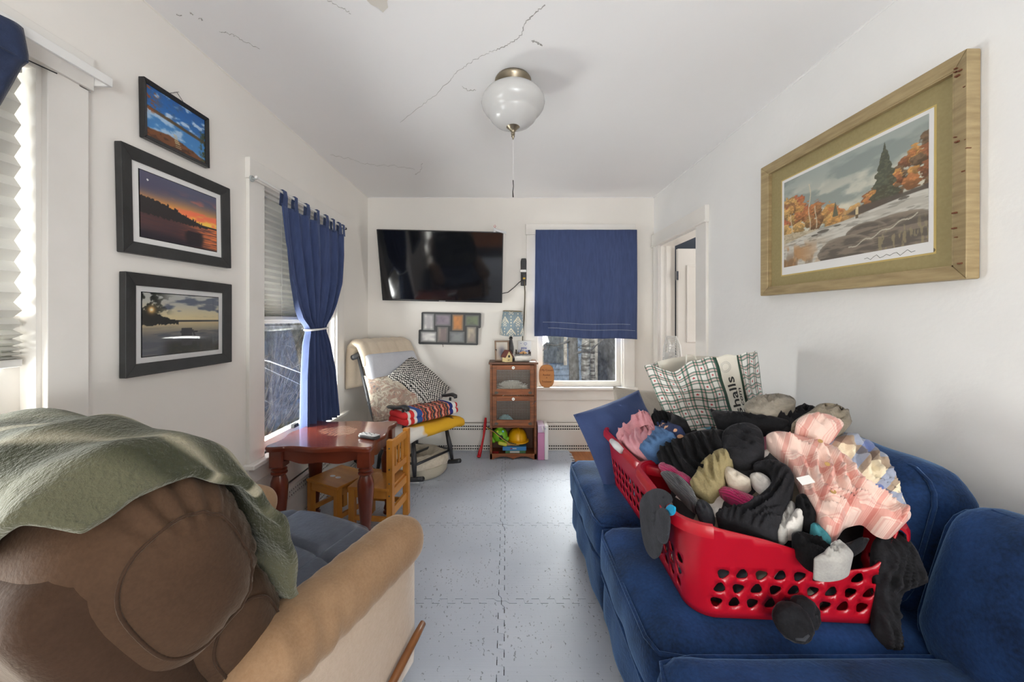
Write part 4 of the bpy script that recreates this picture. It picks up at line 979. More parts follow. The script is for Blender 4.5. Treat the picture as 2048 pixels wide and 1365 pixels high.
# green plush blanket over the back
m_blanket, nb, p = newmat('green_plush'); uvn = nb.n('ShaderNodeUVMap'); sp = nb.n('ShaderNodeSeparateXYZ'); nb.L.new(uvn.outputs[0], sp.inputs[0])
v = objvec(nb); wob = nb.math('ADD', sp.outputs[1], nb.math('MULTIPLY', nb.math('SUBTRACT', nb.noise(3, 2, v), .5), .025))
g1, g2, g3, cr = srgb(70, 69, 53), srgb(48, 49, 35), srgb(96, 94, 75), srgb(168, 160, 138)
st = nb.ramp(wob, [(0, g3), (.22, g3), (.30, g2), (.38, g1), (.46, g2), (.52, g3), (.56, g2), (.600, g2), (.610, cr), (.640, cr), (.652, g2), (.70, g2), (.73, g3), (.755, cr), (.775, g2), (.84, g2), (.88, g3), (1, g3)])
pile = nb.noise(46, 4, v, .7); nb.L.new(nb.mix(nb.math('MULTIPLY', pile, .4), st, srgb(70, 74, 52)), p.inputs['Base Color'])
p.inputs['Roughness'].default_value = .95; p.inputs['Sheen Weight'].default_value = .35; p.inputs['Sheen Tint'].default_value = (.9, .9, .8, 1); p.inputs['Specular IOR Level'].default_value = .1
bn = nb.n('ShaderNodeBump'); bn.inputs['Strength'].default_value = .9; bn.inputs['Distance'].default_value = .008; nb.L.new(nb.math('ADD', pile, nb.math('MULTIPLY', nb.noise(140, 2, v), .6)), bn.inputs['Height']); nb.L.new(bn.outputs[0], p.inputs['Normal'])
# path over the back in the chair's yz plane: front hem -> top -> rear hem
path = [(-.455, .47), (-.472, .55), (-.492, .64), (-.515, .74), (-.548, .84), (-.588, .92), (-.655, .972), (-.735, .968), (-.81, .92), (-.86, .84), (-.895, .74), (-.915, .62), (-.925, .48), (-.93, .32)]
cum = [0]
for a, b in zip(path[:-1], path[1:]): cum.append(cum[-1]+math.dist(a, b))
def on_path(s):
    s = max(0, min(cum[-1], s))
    for i in range(len(path)-1):
        if s <= cum[i+1]:
            t = (s-cum[i])/(cum[i+1]-cum[i]); tt = t
            return path[i][0]*(1-tt)+path[i+1][0]*tt, path[i][1]*(1-tt)+path[i+1][1]*tt
    return path[-1]
s_top = cum[6]
HEM = pl([(0, .62), (.10, .60), (.18, .52), (.26, .43), (.36, .37), (.55, .31), (.75, .25), (.9, .19), (1, .14)])
def fbl(u, v):
    a = 2*u-1
    s0 = 0.0+.02*math.sin(u*9)+.03*(1-u)
    s1 = s_top+HEM(u)
    s = s0+(s1-s0)*v; y, z = on_path(s)
    x = -.30+u*.635
    # shoulder: the right end sags round the head roll
    e = smooth((u-.86)/.14); hgt = smooth((z-.66)/.3)
    z -= (.07*e**1.5)*hgt; x += .02*e*math.sin(v*5)
    d = (s-s_top)
    # long soft folds running down over the back
    fo = .014*math.sin(s*17+2.0*math.sin(u*4)+3.0*u)*smooth(.5+d*4)+.010*math.sin(u*15+d*5)+.005*math.sin(s*44+6*u+2*math.sin(u*7))+.008*mnoise.noise(Vector((u*9, s*7, 2)))
    y0, z0 = on_path(s-.02); y1, z1 = on_path(s+.02); ty, tz = y1-y0, z1-z0; L = math.hypot(ty, tz) or 1
    ny, nz = tz/L, -ty/L
    if d < 0: pass
    fr = .030+fo*(.6+.4*smooth(abs(d)/.2))
    # thick rolled hem at the front corner
    hem = math.exp(-((s-s0)/.05)**2)*.012
    return (x+.012*mnoise.noise(Vector((u*4, s*5, 8))), y+ny*(fr+hem)*1, z+nz*(fr+hem)*1)
mb = MB().grid(fbl, 80, 110)
# make sure the offset points outwards (front is +y at the start of the path)
BL = empty('throw_blanket', (-.69, 1.455, FT), math.radians(-20), label='sage green striped plush blanket draped over the recliner back', cat='blanket')
mb.uv = [(i/79, j/109) for j in range(110) for i in range(80)]
o = mb.build('cloth', m_blanket, BL, smooth=True, solid=.022); o.modifiers['solid'].offset = 0
ms = o.modifiers.new('sub', 'SUBSURF'); ms.levels = 1; ms.render_levels = 1

# ================================================================== SOFA
m_velvet = fabric('navy_velvet', srgb(7, 19, 38), srgb(36, 70, 124), .5, (.35, .6, 1.0), .8, big=4.5, fine=120, bump=.35, patch=.8)
SF = empty('sofa', (.9, 1.2, FT*0), label='long navy velvet sofa along the right wall', cat='sofa')
def sp_(mb, nm, m=m_velvet, x=0, y=0, z=0, rot=None):
    M = TR(x-.9, y-1.2, z); xf(mb, M @ rot if rot is not None else M); return mb.build(nm, m, SF, smooth=True, weld=True)
wf_ = lambda amp, f=9: (lambda o, n_: o+n_*amp*(mnoise.noise(o*f)+.5*mnoise.noise(o*f*2.3)))
sp_(softbox(.49, 1.20, .125, .04, n=14, fn=wf_(.006)), 'base', x=.905, y=.95, z=.145)
for y in (2.02, -.1): 
    for x in (.50, 1.32): B(x-.93, x-.87, y-1.23, y-1.17, 0, .05).build('foot', m_leverw, SF)
for k, (y0, y1, dz, dx) in enumerate(((1.475, 2.15, 0, 0), (.905, 1.465, .0, .0), (.25, .895, .012, -.012))):
    hy = (y1-y0)/2; hx = .41
    q = sp_(softbox(hx, hy, .092, .05, puff=(.012, .0, .022), n=24, fn=lambda o, n_, k=k: o+n_*(.004*mnoise.noise(o*6+Vector((k*5, 0, 0)))+.0035*math.sin(o.x*34+9*mnoise.noise(o*3)+o.y*14)*smooth((abs(o.x)-.2)/.2))), 'seat_cushion', x=.365+hx+dx, y=(y0+y1)/2, z=.355+dz)
    for zz in (.068, -.068):
        mb = piping(hx+.003, hy+.001, zz, .0055, .055); xf(mb, TR(.365+hx+dx-.9, (y0+y1)/2-1.2, .355+dz)); mb.build('piping', m_velvet, q, smooth=True)
    # loose front panel under each cushion, slightly wrinkled
    sp_(softbox(.022, hy-.004, .105, .018, n=16, fn=lambda o, n_, k=k: o+n_*.006*math.sin(o.y*22+o.z*16+k+3*mnoise.noise(o*5))), 'front_panel', x=.402+dx*.5, y=(y0+y1)/2, z=.165)
sp_(softbox(.085, 1.20, .27, .06, n=14), 'back_frame', x=1.325, y=.95, z=.42)
for k, (yc, hy, zt, lean, hxw) in enumerate(((1.86, .28, .63, -14, .10), (1.285, .285, .615, -16, .105), (.66, .31, .575, -18, .125))):
    mb = softbox(hxw, hy, .205, .085, puff=(.035, .0, .02), n=22, fn=lambda o, n_, k=k: o+n_*(.005*mnoise.noise(o*6+Vector((k*3, 2, 0)))+.004*math.sin(o.y*18+o.z*30+5*mnoise.noise(o*4))*smooth((abs(o.z)-.08)/.1)))
    q = sp_(mb, 'back_cushion', x=1.185-(.0 if k == 2 else 0), y=yc, z=zt, rot=RY(-lean))
    mb = piping(.205*.97, hy*.99, hxw*.62, .0055, .09); xf(mb, TR(1.185-.9, yc-1.2, zt) @ RY(-lean) @ RY(-90)); mb.build('piping', m_velvet, q, smooth=True)
# cushions at the far end
m_navy_pil = fabric('navy_cushion_cloth', srgb(58, 73, 116), srgb(68, 85, 128), .3, (.6, .7, 1), big=3, fine=200, bump=.12)
P1 = empty('throw_pillow', (.60, 1.90, .455), label='plain navy square pillow standing at the far end of the sofa', cat='pillow')
xf(mb := pillow_mesh(.42, .39, .24, corner=.05, wrinkle=.022, seed=2, pw=.85), TR(0, 0, .185) @ RZ(14) @ RX(-24) @ RY(-15)); mb.build('cover', m_navy_pil, P1, smooth=True, weld=True)
m_greyp = fabric('oatmeal_linen', srgb(176, 168, 156), srgb(200, 192, 180), .2, big=8, fine=260, bump=.3)
P2 = empty('throw_pillow', (.85, 2.33, .36), label='oatmeal grey pillow behind the navy pillow', cat='pillow')
xf(mb := pillow_mesh(.40, .40, .13, corner=.05, wrinkle=.010, seed=4, pw=.75), TR(0, 0, .25) @ RZ(20) @ RX(-16) @ RY(8)); mb.build('cover', m_greyp, P2, smooth=True, weld=True)
# grey metal folding chair behind the sofa end
m_steel = mat('grey_tube_metal', (.33, .33, .33), .35, metal=.6)
FC = empty('metal_chair', (.89, 2.50, FT*0), math.radians(0), label='grey metal tube chair behind the far end of the sofa', cat='chair')
for x in (-.175, .175):
    MB().tube([(x, -.20, 0), (x, -.17, .34), (x, -.12, .74)], .014, 10).build('back_post', m_steel, FC, smooth=True); MB().ball((x, -.12, .742), .017).build('post_cap', m_blackpl, FC, smooth=True)
    MB().tube([(x, .20, 0), (x, .20, .33)], .012, 10).build('leg', m_steel, FC, smooth=True); MB().tube([(x, -.17, .335), (x, .22, .335)], .012, 10).build('seat_rail', m_steel, FC, smooth=True)
MB().tube([(-.175, -.13, .665), (.175, -.13, .665)], .011, 8).build('cross_bar', m_steel, FC, smooth=True)
xf(mb := softbox(.19, .19, .014, .012, n=6), TR(0, .02, .345)); mb.build('seat', m_greyp, FC, smooth=True, weld=True)
# pedestal fan and round white bin by the door
FN = empty('pedestal_fan', (1.255, 2.90, 0), math.radians(62), label='white pedestal fan turned sideways beside the door', cat='fan')
MB().lathe([(.0, .0), (.16, .0), (.165, .012), (.15, .028), (.05, .04), (.03, .05), (0, .05)], seg=28).build('base', m_whitepl, FN, smooth=True, angle=40)
MB().tube([(0, 0, .04), (0, 0, .86)], .013, 12).build('pole', m_whitepl, FN, smooth=True)
xf(mb := MB().lathe([(.0, -.10), (.04, -.095), (.055, -.06), (.055, -.01), (.03, 0), (0, 0)], seg=20), TR(0, .03, .93) @ RX(90) @ RX(180)); mb.build('motor', m_whitepl, FN, smooth=True)
mb = MB()
for r_, y_ in ((.185, -.035), (.185, .035), (.12, -.062), (.12, .050), (.05, -.07), (.05, .055)):
    mb.tube([(r_*math.cos(2*PI*k/36), y_-.03, .93+r_*math.sin(2*PI*k/36)) for k in range(37)], .003, 5, cap=False)
for k in range(48):
    a = 2*PI*k/48; c_, s_ = math.cos(a), math.sin(a)
    mb.tube([(.03*c_, -.102, .93+.03*s_), (.12*c_, -.092, .93+.12*s_), (.185*c_, -.065, .93+.185*s_), (.185*c_, .005, .93+.185*s_), (.12*c_, .02, .93+.12*s_), (.05*c_, .025, .93+.05*s_)], .0022, 4, cap=False)
tag(mb.build('wire_guard', m_whitepl, FN, smooth=True), kind='stuff')
for k in range(3):
    def fbld(u, v, k=k):
        a = 2*PI*k/3+u*1.1; r_ = .02+v*.145; return (r_*math.cos(a), -.03+(u-.5)*.045, .93+r_*math.sin(a))
    MB().grid(fbld, 8, 6).build('blade', m_whitepl, FN, smooth=True, solid=.002)
BN = empty('round_bin', (1.405+.06, 2.98, 0), label='white round bin with a flat lid inside the doorway', cat='bin')
MB().lathe([(.0, 0), (.10, 0), (.105, .01), (.118, .88), (0, .88)], seg=32).build('body', m_whitepl, BN, smooth=True, angle=40)
MB().lathe([(.124, .88), (.127, .89), (.127, .915), (.118, .925), (0, .93)], seg=32).build('lid', m_whitepl, BN, smooth=True, angle=40)
# ================================================================== CHILDREN'S TABLE
m_cherry = mat('cherry_varnish', srgb(118, 52, 32), .28, col2=srgb(92, 38, 24), nscale=5, stretch=(1, 7, 1), coat=.3, bump=.04, bscale=40)
m_top, nb, p = newmat('cherry_top_scuffed'); v = objvec(nb); vs_ = objvec(nb, (1, 7, 1))
c = nb.ramp(nb.noise(5, 4, vs_), [(.35, srgb(122, 56, 38)), (.65, srgb(98, 42, 28))])
sc1 = nb.n('ShaderNodeTexWave'); sc1.inputs['Scale'].default_value = 15; sc1.inputs['Distortion'].default_value = 5; sc1.inputs['Detail'].default_value = 3; nb.L.new(objvec(nb, (1, 1, 1), (0, 0, .6)), sc1.inputs[0])
msk = nb.ramp(nb.noise(6.5, 3, v), [(.50, (0, 0, 0)), (.60, (1, 1, 1))]); spx = nb.n('ShaderNodeSeparateXYZ'); nb.L.new(v, spx.inputs[0]); rr_ = nb.math('ADD', nb.math('POWER', nb.math('DIVIDE', nb.math('SUBTRACT', spx.outputs[0], -.01), .17), 2), nb.math('POWER', nb.math('DIVIDE', nb.math('SUBTRACT', spx.outputs[1], .04), .15), 2))
ctr = nb.ramp(nb.math('ADD', rr_, nb.math('MULTIPLY', nb.noise(14, 3, v), .9)), [(.75, (1, 1, 1)), (1.15/1.2, (0, 0, 0))])
scuff = nb.math('MULTIPLY', nb.math('GREATER_THAN', sc1.outputs['Fac'], .58), ctr)
nb.L.new(nb.mix(nb.math('MULTIPLY', scuff, .7), c, srgb(196, 160, 140)), p.inputs['Base Color']); p.inputs['Roughness'].default_value = .25; p.inputs['Coat Weight'].default_value = 1.0; p.inputs['Coat Roughness'].default_value = .12
TB = empty('play_table', (-.985, 2.19, FT), label='small cherry red wooden table with scalloped edges', cat='table')
TZ = .58-FT
hx, hy = .290, .262
def outline(hx, hy, k=0.0):
    pts = []
    # serpentine sides with rounded ears at the corners
    def side(n, L):  # returns offsets along -1..1 : inward wave
        return [(-1+2*i/n, .020*math.cos(PI*(-1+2*i/n)*2.0)*(.5+.5*math.cos(PI*(-1+2*i/n)*.5))-.018*(1-abs(-1+2*i/n)**6)) for i in range(n)]
    n = 36
    for t, w in side(n, 0): pts.append((t*hx, -hy-w+k*0))
    for t, w in side(n, 0): pts.append((hx+w, t*hy))
    for t, w in side(n, 0): pts.append((-t*hx, hy+w))
    for t, w in side(n, 0): pts.append((-hx-w, -t*hy))
    # round corners
    for _ in range(14):
        m = len(pts); pts = [((pts[i-1][0]+2*pts[i][0]+pts[(i+1) % m][0])/4, (pts[i-1][1]+2*pts[i][1]+pts[(i+1) % m][1])/4) for i in range(m)]
    return pts
ol = outline(hx, hy); sh = lambda f: [(x*f, y*f) for x, y in ol]
mb = MB(); n = len(ol); rings = []
for f, z in ((.955, TZ-.030), (.985, TZ-.028), (.992, TZ-.020), (1.0, TZ-.014), (1.0, TZ-.006), (.985, TZ)):
    rings.append([(x*f, y*f, z) for x, y in ol])
mb.add([q for r_ in rings for q in r_], [tuple(range(n-1, -1, -1))]+[(i*n+k, i*n+(k+1) % n, (i+1)*n+(k+1) % n, (i+1)*n+k) for i in range(5) for k in range(n)])
mb.build('top_edge', m_cherry, TB, smooth=True, angle=60)
MB().prism(sh(.985), TZ-.0005, TZ+.0002, Matrix.Identity(4)).build('table_top', m_top, TB)
lx, ly = .232, .190
legp = [(.030, 0), (.030, .010), (.020, .018), (.028, .03), (.024, .045), (.020, .06), (.024, .10), (.033, .20), (.040, .28), (.043, .335), (.041, .365), (.031, .395), (.028, .402), (.040, .410), (.040, .416), (.032, .420), (.038, .428), (.038, .434), (.030, .440), (.032, .448)]
lm = MB().lathe(legp, seg=24)
for sx in (-1, 1):
    for sy in (-1, 1):
        l = MB(); l.add(lm.v, lm.f); xf(l, TR(sx*lx, sy*ly, 0)); o = l.build('leg', m_cherry, TB, smooth=True, angle=50)
        b = MB().box(-.036, .036, -.036, .036, .446, TZ-.028); xf(b, TR(sx*lx, sy*ly, 0)); b.build('leg_block', m_cherry, TB, bevel=.006)
def apron(L):
    top = TZ-.028; pts = [(-L, top), (-L, .475)]
    for i in range(25):
        t = -1+2*i/24; pts.append((t*L, .478+.010*math.cos(PI*t*2)+.022*(t*t > .0)*(1-abs(t)**2)*0-.014*math.exp(-(t/.35)**2)))
    pts += [(L, .475), (L, top)]; out = []
    for q in pts:
        if not out or math.dist(q, out[-1]) > 1e-4: out.append(q)
    return out
for s in (-1, 1):
    MB().prism(apron(lx-.036), -.010, .010, TR(0, s*(ly+.012), 0) @ RX(90)).build('apron', m_cherry, TB)
    MB().prism(apron(ly-.036), -.010, .010, TR(s*(lx+.012), 0, 0) @ RZ(90) @ RX(90)).build('apron', m_cherry, TB)
# remote control on the table
RM = empty('remote_control', (-.765, 2.085, .5803), math.radians(-24), label='silver and black remote control lying on the red table', cat='remote')
xf(mb := softbox(.065, .022, .011, .009, n=8), TR(0, 0, .0115)); mb.build('body', m_blackpl, RM, smooth=True, weld=True)
xf(mb := softbox(.058, .019, .003, .0025, n=6), TR(0, 0, .0225)); mb.build('face_plate', m_silver, RM, smooth=True, weld=True)
for i in range(5):
    for j in range(3): MB().lathe([(.0035, 0), (.0035, .002), (0, .002)], c=(-.045+i*.018, -.010+j*.010, .0250), seg=8).build('button', m_whitepl if (i+j) % 2 else m_blackpl, RM)
# ------------------------------------------------------------------ children's pine chairs
m_pine = mat('honey_pine', srgb(206, 142, 62), .38, col2=srgb(186, 120, 46), nscale=4, stretch=(1, 6, 1), bump=.04, bscale=30)
m_pine_v = mat('honey_pine_upright', srgb(200, 136, 56), .38, col2=srgb(178, 114, 42), nscale=4, stretch=(6, 6, 1))
m_bolt = mat('bolt_dark', (.12, .09, .06), .5)
def kid_chair(loc, rz, label, back=True):
    T = empty('child_chair' if back else 'child_stool', loc, rz, label=label, cat='chair' if back else 'stool')
    W, Dp, SH, BH = .27, .27, .27, .545
    B(-W/2, W/2, -Dp/2, Dp/2-.02, SH-.016, SH).build('seat', m_pine, T, bevel=.003)   # front is -y
    for sx in (-1, 1):
        x = sx*(W/2-.018)
        B(x-.017, x+.017, -Dp/2+.004, -Dp/2+.038, 0, SH-.016).build('leg', m_pine_v, T, bevel=.002)
        B(x-.017, x+.017, Dp/2-.036, Dp/2, 0, BH if back else SH-.016).build('leg' if not back else 'back_post', m_pine_v, T, bevel=.002)
        B(x-.008, x+.008, -Dp/2+.038, Dp/2-.036, SH-.062, SH-.018).build('seat_rail', m_pine, T); B(x-.008, x+.008, -Dp/2+.038, Dp/2-.036, .075, .10).build('stretcher', m_pine, T)
        for z in ((.30, .38, .50, SH-.04) if back else (SH-.04,)): 
            MB().lathe([(.005, 0), (.005, .002), (0, .002)], seg=8, M=RY(90*sx), c=(x+sx*.017, Dp/2-.018, z)).build('bolt', m_bolt, T)
    B(-W/2+.035, W/2-.035, -Dp/2+.008, -Dp/2+.024, SH-.062, SH-.018).build('seat_rail', m_pine, T)
    B(-W/2+.035, W/2-.035, Dp/2-.026, Dp/2-.010, .10, .145).build('stretcher', m_pine, T)
    if back:
        B(-W/2+.035, W/2-.035, Dp/2-.028, Dp/2-.008, BH-.055, BH-.012).build('top_rail', m_pine, T, bevel=.002); B(-W/2+.035, W/2-.035, Dp/2-.028, Dp/2-.008, .335, .375).build('lower_rail', m_pine, T, bevel=.002)
        for k in (-1, 0, 1): B(k*.05-.009, k*.05+.009, Dp/2-.023, Dp/2-.013, .375, BH-.055).build('slat', m_pine_v, T)
        B(-W/2+.035, W/2-.035, Dp/2-.026, Dp/2-.010, SH-.062, SH-.018).build('seat_rail', m_pine, T)
    return T
kid_chair((-.762, 2.26, FT), math.radians(-97), 'honey pine child chair with slatted back tucked at the table side')
K2 = kid_chair((-1.025, 2.31-.0, FT), math.radians(-27), 'honey pine child stool with two white footprint stickers under the table', back=False)
m_stick = mat('white_sticker', (.82, .80, .77), .6)
for dx in (-.028, .020): MB().lathe([(1, 0), (1, .0006), (0, .0006)], c=(dx, -.035, .2701), seg=18, sx=.019, sy=.013).build('sticker', m_stick, K2)
# ================================================================== ROCKING CHAIR IN THE CORNER
m_ebony = mat('black_painted_wood', (.022, .023, .026), .38, col2=(.035, .036, .04), nscale=8)
RC = empty('rocking_chair', (-.735, 3.005, FT), math.radians(57), label='black wooden rocking chair heaped with cushions in the corner', cat='chair')
def T_(pts, r, nm, seg=10): return MB().tube(pts, r, seg).build(nm, m_ebony, RC, smooth=True)
for s in (-1, 1):
    pts = []
    for k in range(19):
        y = -.30+k*.85/18; t = (y-.10)/.45; pts.append((s*.205, y, .022+.085*max(0, -t)**2.0+.06*max(0, t)**2))
    MB().tube(pts, .018, 8).build('runner', m_ebony, RC, smooth=True)
    T_([(s*.205, -.215, .085), (s*.195, -.20, .19), (s*.18, -.175, .335)], [.013, .021, .014], 'leg'); T_([(s*.205, .20, .035), (s*.19, .185, .16), (s*.165, .155, .29)], [.012, .019, .013], 'leg')
    T_([(s*.195, -.20, .17), (s*.19, .185, .14)], .009, 'stretcher', 8)
    # arm with scrolled end, and its posts
    ap = [(s*.235, .27, .575), (s*.245, .15, .585), (s*.255, .0, .578), (s*.262, -.10, .585), (s*.262, -.165, .600), (s*.262, -.20, .592), (s*.262, -.205, .572)]
    MB().tube(ap, [.016, .018, .022, .026, .028, .024, .016], 10, flat=.55).build('arm', m_ebony, RC, smooth=True)
    T_([(s*.225, -.14, .345), (s*.24, -.145, .43), (s*.248, -.15, .50), (s*.257, -.15, .575)], [.011, .018, .012, .010], 'arm_post'); 
    for yy in (-.03, .09): T_([(s*.21, yy, .33), (s*.25, yy-.01, .575)], .008, 'spindle', 8)
    T_([(s*.185, .20, .30), (s*.215, .30, .58), (s*.238, .395, .93)], [.016, .014, .013], 'back_post')
T_([(-.195, -.20, .16), (.195, -.20, .16)], .010, 'stretcher', 8); T_([(-.19, .0, .152), (.19, .0, .152)], .010, 'stretcher', 8)
xf(mb := softbox(.225, .215, .018, .016, n=10), TR(0, 0, .335) @ RX(-6)); mb.build('seat', m_ebony, RC, smooth=True, weld=True)
mb = MB(); mb.tube([(-.285, .405, .925), (-.15, .43, .955), (0, .44, .965), (.15, .43, .955), (.285, .405, .925)], [.022, .03, .032, .03, .022], 10, flat=1.0); mb.build('crest_rail', m_ebony, RC, smooth=True)
for k in range(5): T_([(-.12+k*.06, .215, .30), (-.15+k*.075, .425, .93)], .007, 'back_spindle', 8)
# tufted cushion folded over the back
m_cush = fabric('beige_tufted_cloth', srgb(200, 184, 162), srgb(216, 202, 182), .3, (1, .95, .9), bump=.2)
m_cush2 = fabric('pale_grey_lining', srgb(186, 188, 196), srgb(204, 205, 210), .3, bump=.2)
CU = empty('chair_cushion', (-.735, 3.005, FT), math.radians(57), label='beige tufted cushion folded over the rocking chair back', cat='cushion')
cp = [(.500, .66), (.500, .74), (.498, .84), (.492, .94), (.475, 1.01), (.43, 1.045), (.36, 1.02), (.31, .95), (.27, .86), (.22, .74), (.165, .61), (.11, .50), (.03, .44), (-.08, .425)]
cc = [0]
for a, b in zip(cp[:-1], cp[1:]): cc.append(cc[-1]+math.dist(a, b))
def cpath(s):
    s = max(0, min(cc[-1], s))
    for i in range(len(cp)-1):
        if s <= cc[i+1]:
            t = (s-cc[i])/(cc[i+1]-cc[i]); return cp[i][0]*(1-t)+cp[i+1][0]*t, cp[i][1]*(1-t)+cp[i+1][1]*t
    return cp[-1]
def cushion_shell(x0, x1, s0, s1, th, tufts, nu=46, nv=60):
    mb = MB()
    for sg in (1, -1):
        def fn(u, v, sg=sg):
            s = s0+(s1-s0)*v; y, z = cpath(s); y0, z0 = cpath(s-.03); y1, z1 = cpath(s+.03); L = math.hypot(y1-y0, z1-z0); ny, nz = (z1-z0)/L, -(y1-y0)/L
            e = (max(0, 1-(2*u-1)**8)**.5)*(max(0, 1-(2*v-1)**16)**.5)
            tf = .72+.28*abs(math.sin(u*PI*tufts))**.6
            if tufts == 0: tf = 1
            d = th*.5*e*tf*sg
            return (x0+(x1-x0)*u, y-ny*d, z-nz*d)
        n0 = len(mb.f); mb.grid(fn, nu, nv)
        if sg < 0: mb.f[n0:] = [tuple(reversed(f)) for f in mb.f[n0:]]
    return mb
cushion_shell(-.285, .285, 0, cc[8], .062, 6).build('folded_top', m_cush, CU, smooth=True, weld=True)
cushion_shell(-.270, .270, cc[7], cc[-1], .10, 0).build('lower_pad', m_cush2, CU, smooth=True, weld=True)
# pillows and folded blankets on the chair
m_floral, nb, p = newmat('floral_tapestry'); v = objvec(nb)
vo = nb.n('ShaderNodeTexVoronoi'); vo.inputs['Scale'].default_value = 13; nb.L.new(nb.n('ShaderNodeVectorMath', operation='ADD', i_0=v).outputs[0], vo.inputs['Vector'])
n1 = nb.noise(16, 5, v, .6, 2.0); n2 = nb.noise(9, 4, v, .6, 1.0)
c = nb.ramp(n1, [(.30, srgb(196, 184, 164)), (.46, srgb(206, 196, 178)), (.52, srgb(150, 136, 124)), (.58, srgb(190, 160, 142)), (.68, srgb(120, 122, 124))])
c = nb.mix(nb.ramp(n2, [(.55, (0, 0, 0)), (.66, (.6, .6, .6))]), c, srgb(160, 108, 96)); nb.L.new(c, p.inputs['Base Color']); p.inputs['Roughness'].default_value = .9
bn = nb.n('ShaderNodeBump'); bn.inputs['Strength'].default_value = .2; nb.L.new(nb.noise(260, 2, v), bn.inputs['Height']); nb.L.new(bn.outputs[0], p.inputs['Normal'])
FP = empty('throw_pillow', (-.895, 2.955, .63), label='faded floral tapestry pillow leaning in the rocking chair', cat='pillow')
def axes(c, ax, az):          # matrix whose local x, z follow ax, az (y completes it)
    ax = Vector(ax).normalized(); az = Vector(az); az = (az-ax*az.dot(ax)).normalized(); ay = az.cross(ax)
    return Matrix.Translation(c) @ Matrix((ax, ay, az)).transposed().to_4x4()
xf(mb := pillow_mesh(.46, .40, .17, corner=.04, wrinkle=.014, seed=6, pw=.7), axes((.04, -.01, .01), (.77, .60, -.04), (-.50, .35, .72))); mb.build('cover', m_floral, FP, smooth=True, weld=True)
m_dots, nb, p = newmat('black_white_woven'); v = objvec(nb)
ck = nb.n('ShaderNodeTexVoronoi'); ck.inputs['Scale'].default_value = 72; ck.inputs['Randomness'].default_value = .15; nb.L.new(v, ck.inputs['Vector'])
nb.L.new(nb.mix(nb.math('GREATER_THAN', ck.outputs['Distance'], .47), srgb(226, 222, 214), srgb(34, 34, 36)), p.inputs['Base Color']); p.inputs['Roughness'].default_value = .9
DP = empty('throw_pillow', (-.715, 3.13, .715), label='black and white dotted pillow on the rocking chair', cat='pillow')
xf(mb := pillow_mesh(.46, .42, .19, corner=.04, wrinkle=.008, seed=8, pw=.75), axes((0, 0, 0), (.76, .05, -.65), (.30, .92, .22))); mb.build('cover', m_dots, DP, smooth=True, weld=True)
m_afghan, nb, p = newmat('zigzag_knit'); tc = nb.n('ShaderNodeTexCoord'); sp = nb.n('ShaderNodeSeparateXYZ'); nb.L.new(tc.outputs['Object'], sp.inputs[0])
zz = nb.math('ABSOLUTE', nb.math('SUBTRACT', nb.math('FRACT', nb.math('MULTIPLY', nb.math('ADD', sp.outputs[1], sp.outputs[2]), 16)), .5))
tt = nb.math('FRACT', nb.math('MULTIPLY', nb.math('ADD', sp.outputs[0], nb.math('MULTIPLY', zz, .03)), 15.0))
c1 = nb.ramp(tt, [(0, srgb(58, 66, 76)), (.22, srgb(206, 96, 62)), (.36, srgb(222, 205, 188)), (.45, srgb(196, 62, 48)), (.62, srgb(74, 74, 74)), (.80, srgb(214, 120, 70)), (.92, srgb(60, 64, 70))], 'CONSTANT')
c2 = nb.ramp(nb.math('ADD', nb.math('MULTIPLY', sp.outputs[0], 1.9), .5), [(0, srgb(206, 44, 48)), (.06, srgb(230, 226, 220)), (.10, srgb(214, 52, 52)), (.16, srgb(232, 228, 224)), (.20, srgb(52, 88, 156)), (.29, (0, 0, 0)), (.80, srgb(30, 44, 120)), (.86, srgb(232, 230, 228)), (.93, srgb(206, 30, 40))], 'CONSTANT')
mid = nb.math('MULTIPLY', nb.math('GREATER_THAN', sp.outputs[0], -.11), nb.math('LESS_THAN', sp.outputs[0], .158)); nb.L.new(nb.mix(mid, c2, c1), p.inputs['Base Color']); p.inputs['Roughness'].default_value = .95
bn = nb.n('ShaderNodeBump'); bn.inputs['Strength'].default_value = .6; nb.L.new(nb.noise(120, 2, objvec(nb)), bn.inputs['Height']); nb.L.new(bn.outputs[0], p.inputs['Normal'])
AF = empty('folded_afghan', (-.645, 2.925, .505), math.radians(50), label='folded red, blue and orange zigzag afghan on the rocking chair seat', cat='blanket')
for k, (dz, hx_, hy_) in enumerate(((.0, .262, .125), (.042, .258, .118))):
    xf(mb := softbox(hx_, hy_, .026, .024, n=18, puff=(0, .01, .01), fn=lambda o, n_, k=k: o+n_*.004*mnoise.noise(o*12+Vector((k, 0, 0)))), TR(0, 0, dz)); mb.build('fold', m_afghan, AF, smooth=True, weld=True)
m_yellow, nb, p = newmat('yellow_fleece'); v = objvec(nb); sp = nb.n('ShaderNodeSeparateXYZ'); nb.L.new(v, sp.inputs[0])
wh = nb.ramp(nb.math('ADD', sp.outputs[0], nb.math('MULTIPLY', nb.noise(5, 2, v), .12)), [(.0, (1, 1, 1)), (.02, (0, 0, 0))])
nx = nb.ramp(nb.math('MULTIPLY_ADD', sp.outputs[0], -3.0, nb.math('SUBTRACT', nb.noise(5, 2, v), .95)), [(.0, (0, 0, 0)), (.06, (1, 1, 1))]); blot = nb.ramp(nb.noise(8, 2, v), [(.66, (0, 0, 0)), (.68, (1, 1, 1))])
c = nb.mix(nx, srgb(226, 172, 34), srgb(226, 222, 212)); c = nb.mix(blot, c, srgb(120, 92, 44)); nb.L.new(c, p.inputs['Base Color']); p.inputs['Roughness'].default_value = .9
